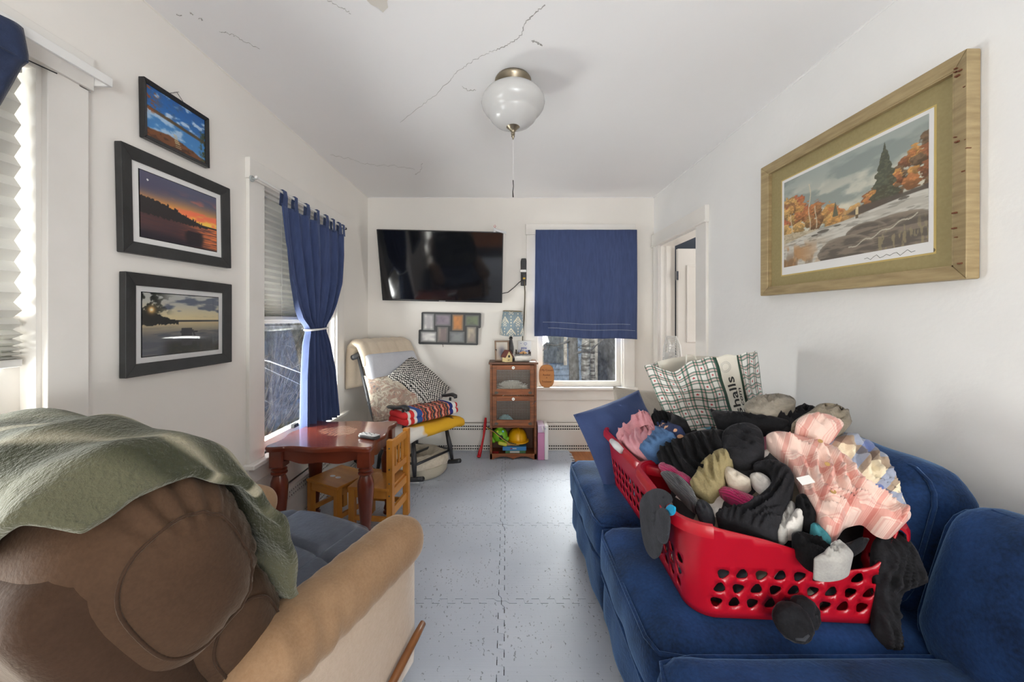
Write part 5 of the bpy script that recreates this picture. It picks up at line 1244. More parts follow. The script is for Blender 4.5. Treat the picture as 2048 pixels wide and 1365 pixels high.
YB_ = empty('yellow_blanket', (-.655, 2.925, .412), math.radians(54), label='bright yellow printed fleece pad under the zigzag afghan', cat='blanket')
xf(mb := softbox(.295, .195, .042, .038, n=18, puff=(.01, .012, .008), fn=lambda o, n_: o+n_*.006*mnoise.noise(o*9)+Vector((0, 0, -.02*smooth((abs(o.x)-.2)/.1)))), RX(-4)); mb.build('pad', m_yellow, YB_, smooth=True, weld=True)
# ------------------------------------------------------------------ pet bed
m_plushc = fabric('cream_sherpa', srgb(196, 184, 164), srgb(224, 214, 196), .5, (1, .95, .9), bump=1.0, fine=60, big=14)
m_bedb = fabric('beige_bed_base', srgb(178, 170, 150), srgb(190, 182, 164), .2)
PB = empty('pet_bed', (-.70, 3.03, FT), label='round cream sherpa pet bed on the floor below the rocking chair', cat='pet bed')
def fdon(u, v):
    a, b = 2*PI*u, 2*PI*v; R = .155+.012*math.sin(3*a+1); r = .066+.008*mnoise.noise(Vector((math.cos(a)*2, math.sin(a)*2, 1)))
    q = Vector(((R+r*math.cos(b))*math.cos(a), (R+r*math.cos(b))*math.sin(a), .102+r*.95*math.sin(b))); return q+q.normalized()*.005*mnoise.noise(q*26)
mb = MB(); vv = [fdon(i/48, j/20) for j in range(20) for i in range(48)]
mb.add(vv, [(j*48+i, j*48+(i+1) % 48, ((j+1) % 20)*48+(i+1) % 48, ((j+1) % 20)*48+i) for j in range(20) for i in range(48)]); mb.build('bolster', m_plushc, PB, smooth=True)
xf(mb := softbox(.135, .135, .035, .034, n=12, fn=lambda o, n_: o+n_*.012*mnoise.noise(o*16)), TR(0, 0, .05)); mb.build('inner_cushion', m_plushc, PB, smooth=True, weld=True)
MB().lathe([(0, .0), (.20, .0), (.217, .02), (.222, .055), (.215, .085), (0, .085)], seg=40).build('base', m_bedb, PB, smooth=True, angle=60)
B(-.02, .045, -.228, -.218, .0, .012).build('care_tag', m_whitepl, PB)
# ================================================================== RUSTIC CABINET AND ITS THINGS
m_rustic = mat('rustic_stained_wood', srgb(142, 86, 50), .5, col2=srgb(104, 60, 34), nscale=6, stretch=(1.2, 1, 9), bump=.2, bscale=30, bstretch=(1, 1, 8)); m_rustic = m_rustic
m_rustic_h = mat('rustic_stained_wood_rail', srgb(158, 92, 50), .5, col2=srgb(116, 64, 34), nscale=6, stretch=(1, 1, 10), bump=.2, bscale=30, rot=(0, PI/2, 0))
m_rustic_t = mat('rustic_dark_top', srgb(112, 74, 52), .5, col2=srgb(84, 54, 38), nscale=6, stretch=(1, 6, 1), bump=.2, bscale=30)
m_porcelain = mat('white_porcelain', (.85, .84, .81), .15); m_wire = mat('wire_mesh', (.45, .44, .40), .4, metal=.7); m_iron = mat('dark_hinge', (.10, .085, .07), .5, metal=.5)
CX, CYF, CYB_ = .064, 3.285, 3.494; hw = .205
CB = empty('rustic_cabinet', (CX, (CYF+CYB_)/2, FT*0), label='narrow rustic wooden cabinet with two wire mesh doors', cat='cabinet')
def cb(nm, x0, x1, y0, y1, z0, z1, m=m_rustic, bevel=.0015, parent=None): return B(x0, x1, y0-(CYF+CYB_)/2, y1-(CYF+CYB_)/2, z0, z1).build(nm, m, parent or CB, bevel=bevel)
cb('side_panel', -hw, -hw+.018, CYF, CYB_, .013, .848); cb('side_panel', hw-.018, hw, CYF, CYB_, .013, .848); cb('back_panel', -hw+.018, hw-.018, CYB_-.012, CYB_, .04, .848, m_rustic_t)
cb('top', -hw-.012, hw+.014, CYF-.014, CYB_+.002, .848, .866, m_rustic_t, .003)
for z in (.848-.014, .572, .300, .045): cb('shelf', -hw+.018, hw-.018, CYF+.002, CYB_-.012, z-.012, z, m_rustic_h)
cb('face_stile', -hw, -hw+.020, CYF-.012, CYF, .013, .848); cb('face_stile', hw-.020, hw, CYF-.012, CYF, .013, .848)
# scalloped base rail
pts = [(-hw, .062), (-hw, .013)]
for k in range(33):
    t = -1+2*k/32; pts.append((t*(hw-.03), .013+.026*max(0, math.sin(abs(t)*PI))**.7 if abs(t) > .06 else .013))
pts += [(hw, .013), (hw, .062)]; cl_ = []
for q in pts:
    if not cl_ or math.dist(q, cl_[-1]) > 1e-5: cl_.append(q)
MB().prism(cl_, 0, .012, TR(0, CYF-(CYF+CYB_)/2, 0) @ RX(90)).build('base_rail', m_rustic_h, CB)
for z0, z1 in ((.580, .842), (.308, .568)):
    yf = CYF-.016; dw = hw-.022
    DR = empty('door'); DR.parent = CB
    cb('door_stile', -dw, -dw+.036, yf, CYF-.001, z0, z1, parent=DR); cb('door_stile', dw-.036, dw, yf, CYF-.001, z0, z1, parent=DR)
    cb('door_rail', -dw+.036, dw-.036, yf, CYF-.001, z1-.040, z1, m_rustic_h, parent=DR); cb('door_rail', -dw+.036, dw-.036, yf, CYF-.001, z0, z0+.052, m_rustic_h, parent=DR)
    mb = MB(); xa, xb, za, zb = -dw+.03, dw-.03, z0+.045, z1-.034; nx_, nz_ = 22, 13
    for i in range(nx_+1): x = xa+(xb-xa)*i/nx_; mb.box(x-.0006, x+.0006, -.0006, .0006, za, zb)
    for i in range(nz_+1): z = za+(zb-za)*i/nz_; mb.box(xa, xb, -.0012, 0, z-.0006, z+.0006)
    xf(mb, TR(0, CYF-.005-(CYF+CYB_)/2, 0)); tag(mb.build('wire_mesh', m_wire, DR), kind='stuff')
    xf(mb := MB().lathe([(.004, 0), (.006, .008), (.0135, .013), (.0135, .019), (.006, .022), (0, .022)], seg=18), TR(0, yf-(CYF+CYB_)/2, z1-.020) @ RX(90)); kb = mb.build('knob', m_porcelain, DR, smooth=True, angle=50)
    xf(mb := MB().lathe([(.0035, .0222), (.0035, .0226), (0, .0226)], seg=8), TR(0, yf-(CYF+CYB_)/2, z1-.020) @ RX(90)); mb.build('knob_screw', m_iron, DR)
    for s in (-1, 1): xf(mb := MB().lathe([(.0, 0), (.017, 0), (.017, .002), (0, .003)], seg=16, sy=.7), TR(s*(dw-.035), yf-(CYF+CYB_)/2, z0+.020) @ RX(90)); mb.build('hinge', m_iron, DR)
MB().tube([(hw-.04, CYF-.024-(CYF+CYB_)/2, .50), (hw-.0, CYF-.02-(CYF+CYB_)/2, .53)], .002, 6).build('latch_hook', m_chrome, CB)
# --- inside the doors
def fluff(loc, r, n, seed):
    T = empty('white_yarn_toy', loc, label='fluffy white yarn toy behind the upper mesh door', cat='toy'); rr = random.Random(seed); mb = MB()
    for i in range(n):
        a, b = rr.uniform(0, 2*PI), rr.uniform(.1, PI*.55); d = Vector((math.cos(a)*math.sin(b)*1.5, math.sin(a)*math.sin(b)*.8, math.cos(b)))
        mb.tube([d*r*.3, d*r*.75+Vector((rr.uniform(-.01, .01), 0, .004)), d*r+Vector((rr.uniform(-.015, .015), 0, -.008))], [.003, .0022, .001], 4, cap=False)
    tag(mb.build('strands', m_cream, T), kind='stuff'); MB().ball((0, 0, .015), .06, .035, .03).build('body', m_cream, T, smooth=True); return T
m_cream = mat('cream_yarn', (.78, .75, .68), .9)
fluff((.055, 3.36, .59), .115, 320, 3)
o = xf(softbox(.075, .05, .008, .004, n=4), TR(.05, 3.34, .581)).build('blue_tray', mat('pale_blue_plastic', srgb(126, 164, 178), .5), bevel=0); tag(o, 'pale blue flat tray under the white yarn toy', 'tray')
m_teal = fabric('teal_cloth', srgb(120, 164, 172), srgb(150, 188, 192), .2, big=20)
o = MB().grid(lambda u, v: (-.075+u*.14, 3.33+v*.07, .325+.055*math.sin(u*PI)**.6*math.sin(v*PI)**.5+.012*mnoise.noise(Vector((u*7, v*7, 2)))), 20, 14).build('teal_cloth', m_teal, smooth=True, solid=.003); tag(o, 'crumpled teal cloth behind the lower mesh door', 'cloth')
m_ruler, nb, p = newmat('yellow_white_bands'); sp = nb.n('ShaderNodeSeparateXYZ'); nb.L.new(objvec(nb), sp.inputs[0])
nb.L.new(nb.mix(nb.math('GREATER_THAN', nb.math('FRACT', nb.math('MULTIPLY', sp.outputs[0], 13)), .5), srgb(232, 196, 54), srgb(224, 220, 208)), p.inputs['Base Color'])
o = B(-.105, .15, 3.308, 3.318, .302, .316).build('striped_ruler', m_ruler); tag(o, 'yellow and white banded ruler behind the lower mesh door', 'ruler')
# --- open cubby
m_green = mat('lime_toy_plastic', srgb(126, 190, 40), .35, col2=srgb(108, 172, 34), nscale=6); m_lime = mat('yellow_green_plastic', srgb(204, 204, 72), .4)
GT = empty('green_toy_head', (-.055, 3.345, .118), label='lime green toy creature head with open mouth in the cabinet cubby', cat='toy')
xf(mb := softbox(.062, .055, .058, .05, puff=(.006, .006, .006), n=14), TR(0, 0, .09)); mb.build('head', m_green, GT, smooth=True, weld=True)
xf(mb := softbox(.028, .03, .02, .018, n=8), TR(.0, .0, .158)); mb.build('crest', m_green, GT, smooth=True, weld=True)
xf(mb := MB().lathe([(.024, 0), (.026, .006), (.022, .012), (.018, .002), (0, -.004)], seg=18, sx=.85), TR(.012, -.052, .085) @ RX(90)); mb.build('mouth_rim', m_green, GT, smooth=True)
MB().ball((.012, -.060, .085), .019, .006, .024).build('mouth', m_dark, GT, smooth=True)
for s in (-1, 1): MB().ball((s*.024+.004, -.052, .135), .010, .007, .010).build('eye', m_lime if s < 0 else mat('toy_eye_blue', srgb(110, 176, 200), .3), GT, smooth=True)
xf(mb := softbox(.042, .022, .016, .015, n=8), TR(.024, -.052, .028) @ RY(14)); mb.build('jaw', m_lime, GT, smooth=True, weld=True)
for s in (-1, 1): xf(mb := softbox(.018, .02, .03, .016, n=8), TR(s*.06, -.01, .05) @ RY(s*20)); mb.build('cheek', m_green, GT, smooth=True, weld=True)
HH = empty('hard_hat', (.105, 3.40, .142), math.radians(15), label='yellow toy hard hat in the cabinet cubby', cat='hat')
m_hat = mat('yellow_hat_plastic', srgb(232, 172, 16), .3)
MB().lathe([(.088, 0), (.086, .03), (.078, .062), (.060, .09), (.034, .105), (0, .110)], seg=28, sx=1.0, sy=1.1).build('shell', m_hat, HH, smooth=True)
MB().lathe([(.086, .004), (.100, 0), (.102, .006), (.086, .010)], seg=28, sy=1.22).build('brim', m_hat, HH, smooth=True)
MB().tube([(0, -.10*math.cos(a)*.95, .004+.115*math.sin(a)) for a in [PI*k/16 for k in range(17)]], .010, 8, flat=.6).build('ridge', m_hat, HH, smooth=True)
m_bluebox = mat('blue_game_box', srgb(58, 128, 190), .45, col2=srgb(70, 142, 204), nscale=5); m_woodbox = mat('pale_wood_block', srgb(216, 164, 108), .6, col2=srgb(200, 146, 92), nscale=6, stretch=(1, 6, 6))
BB = empty('blue_game_box', (.075, 3.40, .078), label='blue flat game box in the cabinet cubby', cat='box')
B(-.105, .105, -.09, .09, 0, .034).build('carton', m_bluebox, BB, bevel=.001)
B(-.035, -.022, -.0905, -.0900, .012, .022).build('print', m_red, BB); B(-.016, .018, -.0905, -.0900, .014, .022).build('print', m_whitepl, BB)
WB_ = empty('wooden_toy_box', (.06, 3.355, .1125), label='pale wooden block toy lying on the blue game box', cat='toy')
xf(mb := softbox(.062, .03, .016, .010, n=6), TR(0, 0, .0165)); mb.build('block', m_woodbox, WB_, smooth=True, weld=True)
MB().tube([(-.01+.014*math.cos(a), -.0302, .016+.006*math.sin(a)) for a in [2*PI*k/16 for k in range(17)]], .0008, 4).build('stamp', m_iron, WB_)
GB = empty('green_box', (.085, 3.41, .047), label='green and white box under the blue game box', cat='box')
B(-.09, .09, -.09, .09, 0, .029).build('carton', mat('green_card', srgb(74, 122, 76), .5, col2=srgb(96, 146, 96), nscale=30), GB); B(-.05, .035, -.0908, -.0895, .006, .024).build('print', m_whitepl, GB)
RT = empty('red_plastic_tray', (-.10, 3.33, .0465), label='small red plastic piece at the cubby floor', cat='toy')
B(-.035, .035, -.03, .03, 0, .008).build('plate', m_red, RT, bevel=.002); MB().tube([(-.03, -.028, .006), (-.034, -.02, .05), (-.04, .0, .08)], .0022, 5).build('yellow_stick', m_yel, RT)
o = MB().tube([(-.17, 3.262, .305), (-.10, 3.258, .262), (-.03, 3.255, .205), (.03, 3.258, .165), (.09, 3.262, .150)], [.007, .008, .008, .007, .006], 8, flat=.5).build('black_yellow_strap', m_blackpl, smooth=True); tag(o, 'black strap with yellow edge hanging across the cubby', 'strap')
e_ = MB().tube([(-.17, 3.255, .301), (-.10, 3.251, .256), (-.03, 3.248, .198), (.03, 3.251, .158), (.09, 3.255, .144)], .0025, 6).build('yellow_edge', m_yel, o, smooth=True)
# --- on top of the cabinet
LP = empty('table_lamp', (.045, 3.44, .866), label='table lamp with blue ikat shade on the cabinet', cat='lamp')
MB().lathe([(0, 0), (.052, 0), (.054, .012), (.036, .022), (.018, .03), (.015, .045), (.022, .07), (.028, .10), (.026, .13), (.017, .17), (.013, .195), (.019, .205), (.012, .215), (.012, .27), (0, .27)], seg=24).build('base', m_ebony, LP, smooth=True, angle=60)
m_ikat, nb, p = newmat('blue_ikat'); tc = nb.n('ShaderNodeTexCoord'); sp = nb.n('ShaderNodeSeparateXYZ'); nb.L.new(tc.outputs['Object'], sp.inputs[0])
ang = nb.math('ARCTAN2', sp.outputs[1], sp.outputs[0]); uu = nb.math('MULTIPLY', ang, 6/(2*PI)); vv_ = nb.math('MULTIPLY', sp.outputs[2], 9.5)
row = nb.math('FLOOR', vv_); fu = nb.math('ABSOLUTE', nb.math('SUBTRACT', nb.math('FRACT', nb.math('ADD', uu, nb.math('MULTIPLY', row, .5))), .5)); fv = nb.math('FRACT', vv_)
ch = nb.math('ABSOLUTE', nb.math('SUBTRACT', nb.math('ADD', fv, nb.math('MULTIPLY', fu, 1.5)), .80)); k1 = nb.math('MULTIPLY', nb.math('LESS_THAN', ch, .09), nb.math('LESS_THAN', fu, .32))
ch2 = nb.math('ABSOLUTE', nb.math('SUBTRACT', nb.math('FRACT', nb.math('MULTIPLY', nb.math('SUBTRACT', fv, nb.math('MULTIPLY', fu, 1.2)), 5)), .5)); k2 = nb.math('MULTIPLY', nb.math('LESS_THAN', ch2, .24), nb.math('MULTIPLY', nb.math('LESS_THAN', fu, .17), nb.math('LESS_THAN', fv, .62)))
k3 = nb.math('MULTIPLY', nb.math('GREATER_THAN', fu, .455), nb.math('LESS_THAN', nb.math('FRACT', nb.math('MULTIPLY', fv, 4)), .5))
kk = nb.math('MINIMUM', nb.math('ADD', nb.math('ADD', k1, k2), k3), 1.0)
nb.L.new(nb.mix(kk, nb.mix(nb.noise(60, 3, objvec(nb, (1, 1, .2))), srgb(118, 136, 146), srgb(150, 166, 174)), srgb(218, 212, 194)), p.inputs['Base Color']); p.inputs['Roughness'].default_value = .9
xf(mb := MB().lathe([(.108, .235), (.088, .455)], seg=40), RX(4) @ RY(2)); mb.f = mb.f[:40]; mb.build('shade', m_ikat, LP, smooth=True, solid=.003)
xf(mb := MB().tube([(.088*math.cos(2*PI*k/36), .088*math.sin(2*PI*k/36), .455) for k in range(37)], .0025, 6, cap=False), RX(4) @ RY(2)); mb.build('shade_rim', m_brass, LP, smooth=True)
MB().tube([(0, 0, .26), (0, 0, .40)], .006, 8).build('harp', m_brass, LP)
PF = empty('photo_frame', (-.035, 3.385, .866), math.radians(10), label='brown standing photo frame on the cabinet', cat='picture')
m_bfr = mat('brown_photo_frame', srgb(138, 112, 92), .45)
FMx = RX(-8)
for a, b, c, d in ((-.066, .066, .0, .014), (-.066, .066, .172, .186), (-.066, -.052, .0, .186), (.052, .066, .0, .186)): xf(mb := B(a, b, -.008, .008, c, d), FMx); mb.build('frame_bar', m_bfr, PF, bevel=.002)
def ph(u, v): n = fbm(u*2, v*2, 3); img = lerp3(A3(186, 168, 150), A3(206, 200, 190), v); d = ((u-.5)/.3)**2+((v-.42)/.34)**2; return over(img, A3(84, 84, 104), np.exp(-d*1.2)*.9)
xf(mb := B(-.053, .053, -.002, .006, .012, .174), FMx); mb.build('backing', m_backing, PF); picture('photo', .106, .16, 20, 28, ph, m_print, PF, FMx @ TR(0, -.004, .093) @ RX(90))
xf(mb := B(-.006, .006, .0, .008, 0, .11), TR(-.055, .03, 0) @ RX(14)); mb.build('easel_leg', m_blackpl, PF)
BH = empty('toy_birdhouse', (.012, 3.335, .866), math.radians(28), label='small cream birdhouse with brown roof on the cabinet', cat='ornament')
m_bhw = mat('cream_paint', srgb(232, 212, 158), .5); m_bhr = mat('brown_shingle', srgb(122, 70, 62), .7, col2=srgb(96, 54, 50), nscale=40)
poly = [(-.034, 0), (.034, 0), (.034, .045), (0, .098), (-.034, .045)]
MB().prism(poly, -.032, .032, RX(90)).build('house_body', m_bhw, BH)
for s in (-1, 1): xf(mb := B(-.036, .036, -.041, .041, 0, .007), TR(s*.021, 0, .069) @ RY(s*57.5)); mb.build('roof_panel', m_bhr, BH)
xf(mb := MB().lathe([(.009, 0), (.009, .002), (0, .002)], seg=14, sy=1.3), TR(0, -.0325, .050) @ RX(90)); mb.build('entry_hole', m_dark, BH); MB().tube([(-.012, -.034, .016), (.004, -.034, .018)], .003, 6).build('perch', m_iron, BH)
m_card = mat('white_card', (.76, .77, .79), .7); m_blueink = mat('blue_marker', srgb(60, 84, 168), .7)
CD = empty('handwritten_card', (.172, 3.475, .866), math.radians(-8), label='white card with blue handwriting and a heart on the cabinet', cat='card')
xf(mb := B(-.062, .062, -.0015, .0015, 0, .178), RX(-8)); mb.build('sheet', m_card, CD)
for body, sz, x, z in (('you', .036, -.006, .112), ('CAN', .026, -.034, .080), ('ARE', .026, .030, .082)): text_mesh(body, sz, m_blueink, CD, RX(-8) @ TR(x, -.0024, z) @ RX(90), bold=.0006)
hp = [(.016*math.sin(t)**3*.9, .0135*(13*math.cos(t)-5*math.cos(2*t)-2*math.cos(3*t)-math.cos(4*t))/16) for t in [2*PI*k/28 for k in range(29)]]
xf(mb := MB().tube([(x+.008, -.0022, z+.150) for x, z in hp], .0014, 4), RX(-8)); mb.build('heart', m_blueink, CD); xf(mb := B(-.042, -.028, -.003, -.0016, .152, .155), RX(-8)); mb.build('dash', m_blueink, CD)
LO = empty('birch_log_ornament', (.150, 3.335, .866), label='white birch log ornament with little dark bears on the cabinet', cat='ornament')
m_log = mat('birch_log', (.78, .75, .70), .8, col2=(.30, .27, .25), nscale=16, ncontrast=.3, stretch=(.4, 1, 2))
xf(mb := MB().lathe([(0, -.072), (.028, -.07), (.033, -.055), (.034, .05), (.028, .07), (0, .072)], seg=20), TR(0, 0, .032) @ RY(90)); mb.build('log', m_log, LO, smooth=True)
xf(mb := MB().lathe([(0, 0), (.040, 0), (.040, .012), (0, .012)], seg=24, sy=.85), TR(.005, .012, .058) @ RX(90)); mb.build('wood_slice', m_woodbox, LO)
xf(mb := softbox(.075, .016, .008, .007, n=8, fn=lambda o, n_: o+n_*.006*mnoise.noise(o*60)), TR(0, -.008, .062)); mb.build('bark_ledge', m_bark, LO, smooth=True, weld=True)
for k, (x, s) in enumerate(((-.058, 1.0), (-.040, .55), (.056, .9), (.068, .6), (.005, .45))):
    mb = MB(); mb.ball((x, -.012, .066+.014*s), .010*s, .010*s, .017*s, 10, 8); mb.ball((x, -.016, .066+.034*s), .008*s, .009*s, .008*s, 10, 8)
    for e in (-1, 1): mb.ball((x+e*.006*s, -.014, .066+.042*s), .003*s, .003*s, .003*s, 6, 5)
    mb.build('bear', mat('bear_brown', srgb(62, 50, 44), .7) if k == 0 else bpy.data.materials['bear_brown'], LO, smooth=True)
o = B(.205, .262, 3.30, 3.36, .866, .8675).build('paper_scrap', m_card); tag(o, 'white paper scrap at the right corner of the cabinet top', 'paper')
# --- around the cabinet
PC = empty('pink_toy_case', (.315, 3.345, FT), label='pink and white upright toy case beside the cabinet', cat='case')
m_pink = mat('pink_plastic', srgb(204, 140, 180), .35, col2=srgb(196, 130, 170), nscale=2); m_pink2 = mat('lilac_plastic', srgb(206, 184, 208), .35); m_wp2 = mat('white_case_plastic', (.80, .80, .79), .35)
B(-.037, .022, -.09, .09, 0, .24).build('pink_half', m_pink, PC, bevel=.006); B(-.037, .022, -.09, .09, .24, .302).build('lilac_band', m_pink2, PC, bevel=.006); B(.0225, .055, -.09, .09, 0, .300).build('white_half', m_wp2, PC, bevel=.008)
MB().tube([(.0, -.092, .295), (.002, -.104, .285), (.006, -.104, .265), (.010, -.092, .255)], .004, 8).build('handle', m_whitepl, PC, smooth=True); B(.018, .032, -.097, -.089, .272, .282).build('latch', m_chrome, PC)
m_redbat = mat('red_toy_plastic', srgb(196, 22, 34), .35)
RB = empty('red_toy_bat', (-.205, 3.36, FT), label='red plastic toy bat leaning beside the cabinet', cat='toy')
MB().tube([(-.035, -.04, .012), (-.028, -.035, .045), (-.012, -.01, .10), (.002, .02, .17), (.010, .045, .24), (.016, .07, .30), (.018, .075, .325)], [.017, .017, .010, .009, .013, .013, .008], 10).build('shaft', m_redbat, RB, smooth=True); MB().ball((-.036, -.042, .014), .019, .019, .012).build('knob', m_redbat, RB, smooth=True)
WP = empty('wood_slice_plaque', (.355+.03, 3.520, .600), label='oval wood slice plaque with writing on the window sill', cat='plaque')
m_slice = mat('sanded_wood_slice', srgb(206, 146, 88), .6, col2=srgb(190, 128, 74), nscale=4, stretch=(1, 1, 5)); m_slicebark = mat('slice_bark', srgb(128, 88, 58), .8); m_pen = mat('burnt_pen', srgb(96, 52, 36), .8)
pol = [(.072*math.copysign(abs(math.cos(a))**.75, math.cos(a)), .108*math.copysign(abs(math.sin(a))**.75, math.sin(a))+.108) for a in [2*PI*k/32 for k in range(32)]]
MP = RX(-7)
xf(mb := MB().prism(pol, -.010, .010, RX(90)), MP); mb.build('slice', m_slicebark, WP); xf(mb := MB().prism([(x*.96, (y-.108)*.97+.108) for x, y in pol], .0098, .0108, RX(90)), MP); mb.build('sanded_face', m_slice, WP)
for body, sz, x, z in (('I My Cousin', .026, 0, .162), ('Rocker', .024, 0, .118), ('&', .016, .0, .093), ('Trickster', .026, .0, .055)): text_mesh(body, sz, m_pen, WP, MP @ TR(x, -.0112, z) @ RX(90) @ RY(0))
# ================================================================== LAUNDRY BASKETS
SZ = .462                                   # top of the sofa seat
m_redp = mat('red_basket_plastic', srgb(168, 14, 34), .28, col2=srgb(178, 18, 38), nscale=3, spec=.5)
def rr_point(hx, hy, rc, s):               # point and normal on a rounded rectangle, s in 0..1 starting mid near side (-y), running to +x
    segs = [(hx-rc), PI/2*rc, 2*(hy-rc), PI/2*rc, 2*(hx-rc), PI/2*rc, 2*(hy-rc), PI/2*rc, (hx-rc)]
    L = sum(segs); d = (s % 1.0)*L
    k = 0
    while d > segs[k] and k < 8: d -= segs[k]; k += 1
    if k == 0: return Vector((d, -hy))
    if k == 1: a = -PI/2+d/rc; return Vector((hx-rc+rc*math.cos(a), -hy+rc+rc*math.sin(a)))
    if k == 2: return Vector((hx, -hy+rc+d))
    if k == 3: a = d/rc; return Vector((hx-rc+rc*math.cos(a), hy-rc+rc*math.sin(a)))
    if k == 4: return Vector((hx-rc-d, hy))
    if k == 5: a = PI/2+d/rc; return Vector((-hx+rc+rc*math.cos(a), hy-rc+rc*math.sin(a)))
    if k == 6: return Vector((-hx, hy-rc-d))
    if k == 7: a = PI+d/rc; return Vector((-hx+rc+rc*math.cos(a), -hy+rc+rc*math.sin(a)))
    return Vector((-hx+rc+d, -hy))
def basket(name, loc, rz, hx, hy, Hh, label, notch=None, rim_gaps=(), flare=.036):
    T = empty(name, loc, rz, label=label, cat='basket')
    rc = .085; per = 2*(2*(hx-rc)+2*(hy-rc))+2*PI*rc
    def P(s, t):
        f = flare*t; q = rr_point(hx-flare+f, hy-flare+f, rc-.02+.02*t, s+.5); return Vector((q.x, q.y, t*Hh))
    topz = lambda s: 1.0 if notch is None else notch(s)
    pts = []; edges = []
    def loop(l):
        n0 = len(pts); pts.extend(Vector(q) for q in l); edges.extend((n0+i, n0+(i+1) % len(l)) for i in range(len(l)))
    NS = 150
    loop([(i/NS*per, 0) for i in range(NS+1)]+[(i/NS*per, topz(i/NS)*Hh) for i in range(NS, -1, -1)])
    holes = []
    def tear(cs, ct, a, b, rot):
        l = []
        for k in range(14):
            th = 2*PI*k/14; r_ = 1-.13*math.cos(3*th); x, y = a*math.cos(th)*r_, b*math.sin(th)*r_
            l.append((cs*per+x*math.cos(rot)-y*math.sin(rot), ct*Hh+x*math.sin(rot)+y*math.cos(rot)))
        return l
    # three rows of rounded triangular holes on each of the four faces
    faces = [(0.0, (hx-rc)), (per/4/per, hy-rc), (.5, hx-rc), (.75, hy-rc)]
    c1 = (hx-rc+PI/4*rc+ (hy-rc)+PI/4*rc)/per
    for fc, half in ((0.0, hx-rc+.03), (c1, hy-rc+.03), (.5, hx-rc+.03), (1-c1, hy-rc+.03)):
        nn = max(4, int(2*half/.046))
        for r_, ct in enumerate((.175, .33, .485)):
            for k in range(nn):
                s = fc+(-half+(k+.5+(r_-1)*.22)*2*half/nn)/per
                for ss in (s,):
                    sm = ss % 1.0
                    if .004 < sm < .996 or True:
                        if abs(sm-0) < .022/per or abs(sm-1) < .022/per: continue
                        if ct*Hh+.02 < topz(sm)*Hh: holes.append(tear(sm, ct, .0165, .0140, .5 if (k+r_) % 2 else 3.4))
    for h in holes: loop(h)
    hole_c = [(sum(q[0] for q in h)/len(h), sum(q[1] for q in h)/len(h), h) for h in holes]
    def in_hole(x, y, grow=1.0):
        for cx, cy, h in hole_c:
            if abs(x-cx) < .03 and abs(y-cy) < .03:
                ins = False; n = len(h); j = n-1
                for i in range(n):
                    xi, yi = cx+(h[i][0]-cx)*grow, cy+(h[i][1]-cy)*grow; xj, yj = cx+(h[j][0]-cx)*grow, cy+(h[j][1]-cy)*grow
                    if (yi > y) != (yj > y) and x < (xj-xi)*(y-yi)/(yj-yi)+xi: ins = not ins
                    j = i
                if ins: return True
        return False
    for i in range(1, NS):
        for j in range(1, 14):
            x, y = i/NS*per, j/14*Hh
            if y < topz(i/NS)*Hh-.008 and not in_hole(x, y, 1.35): pts.append(Vector((x, y)))
    vo, eo, fo, *_ = delaunay_2d_cdt([Vector((q[0], q[1])) for q in pts], edges, [], 0, 1e-6)
    fs = []
    for f in fo:
        cx = sum(vo[i][0] for i in f)/len(f); cy = sum(vo[i][1] for i in f)/len(f)
        if in_hole(cx, cy) or cy > topz(cx/per)*Hh: continue
        fs.append(tuple(f))
    mb = MB(); mb.add([P(min(.99999, max(0, q[0]/per)), q[1]/Hh) for q in vo], fs)
    mb.build('wall', m_redp, T, smooth=True, solid=.0042, weld=True)
    mb = MB(); n = 60; ring = [P(k/n*.99999, 0) for k in range(n)]; mb.add(ring+[q+Vector((0, 0, .004)) for q in ring], [tuple(range(n-1, -1, -1)), tuple(range(n, 2*n))]+[(k, (k+1) % n, n+(k+1) % n, n+k) for k in range(n)]); mb.build('bottom', m_redp, T)
    # rolled rim, missing where it broke away
    runs = []; cur = []
    for k in range(121):
        s = k/120*.99999; bad = any(a <= s <= b for a, b in rim_gaps)
        if bad:
            if len(cur) > 1: runs.append(cur)
            cur = []
        else:
            q = P(s, 1.0); cur.append(q)
    if len(cur) > 1: runs.append(cur)
    for rn_ in runs:
        prof = [(-.003, -.004), (.004, .004), (.015, .002), (.020, -.010), (.020, -.026), (.017, -.026), (.016, -.010), (.008, -.003)]; vv = []; n = len(rn_); m_ = len(prof)
        for i, q in enumerate(rn_):
            t_ = (rn_[min(i+1, n-1)]-rn_[max(i-1, 0)]).normalized(); out = Vector((t_.y, -t_.x, 0))
            vv += [q+out*a+Vector((0, 0, b)) for a, b in prof]
        mb = MB(); mb.add(vv, [(i*m_+k, i*m_+(k+1) % m_, (i+1)*m_+(k+1) % m_, (i+1)*m_+k) for i in range(n-1) for k in range(m_)]+[tuple(range(m_)), tuple(reversed([(n-1)*m_+k for k in range(m_)]))]); mb.build('rim', m_redp, T, smooth=True, angle=50)
    return T
rnb = random.Random(11)
def notch1(s):
    # s measured from the middle of the near side; broken dip on the near face right of the middle
    x = s-.5
    pts_ = [(-.5, 1), (-.118, 1), (-.112, .97), (-.045, .86), (.0, .76), (.012, .66), (.03, .575), (.06, .545), (.105, .60), (.128, .74), (.135, 1), (.5, 1)]
    for (a, ya), (b, yb) in zip(pts_[:-1], pts_[1:]):
        if a <= x <= b: return ya+(yb-ya)*(x-a)/(b-a)
    return 1.0
B1C = (.752, 1.150)
bk1 = basket('laundry_basket', (B1C[0], B1C[1], SZ), math.radians(-3), .285, .212, .262, 'red plastic laundry basket with broken rim, overflowing on the near cushion', notch1, ((.386, .632),))
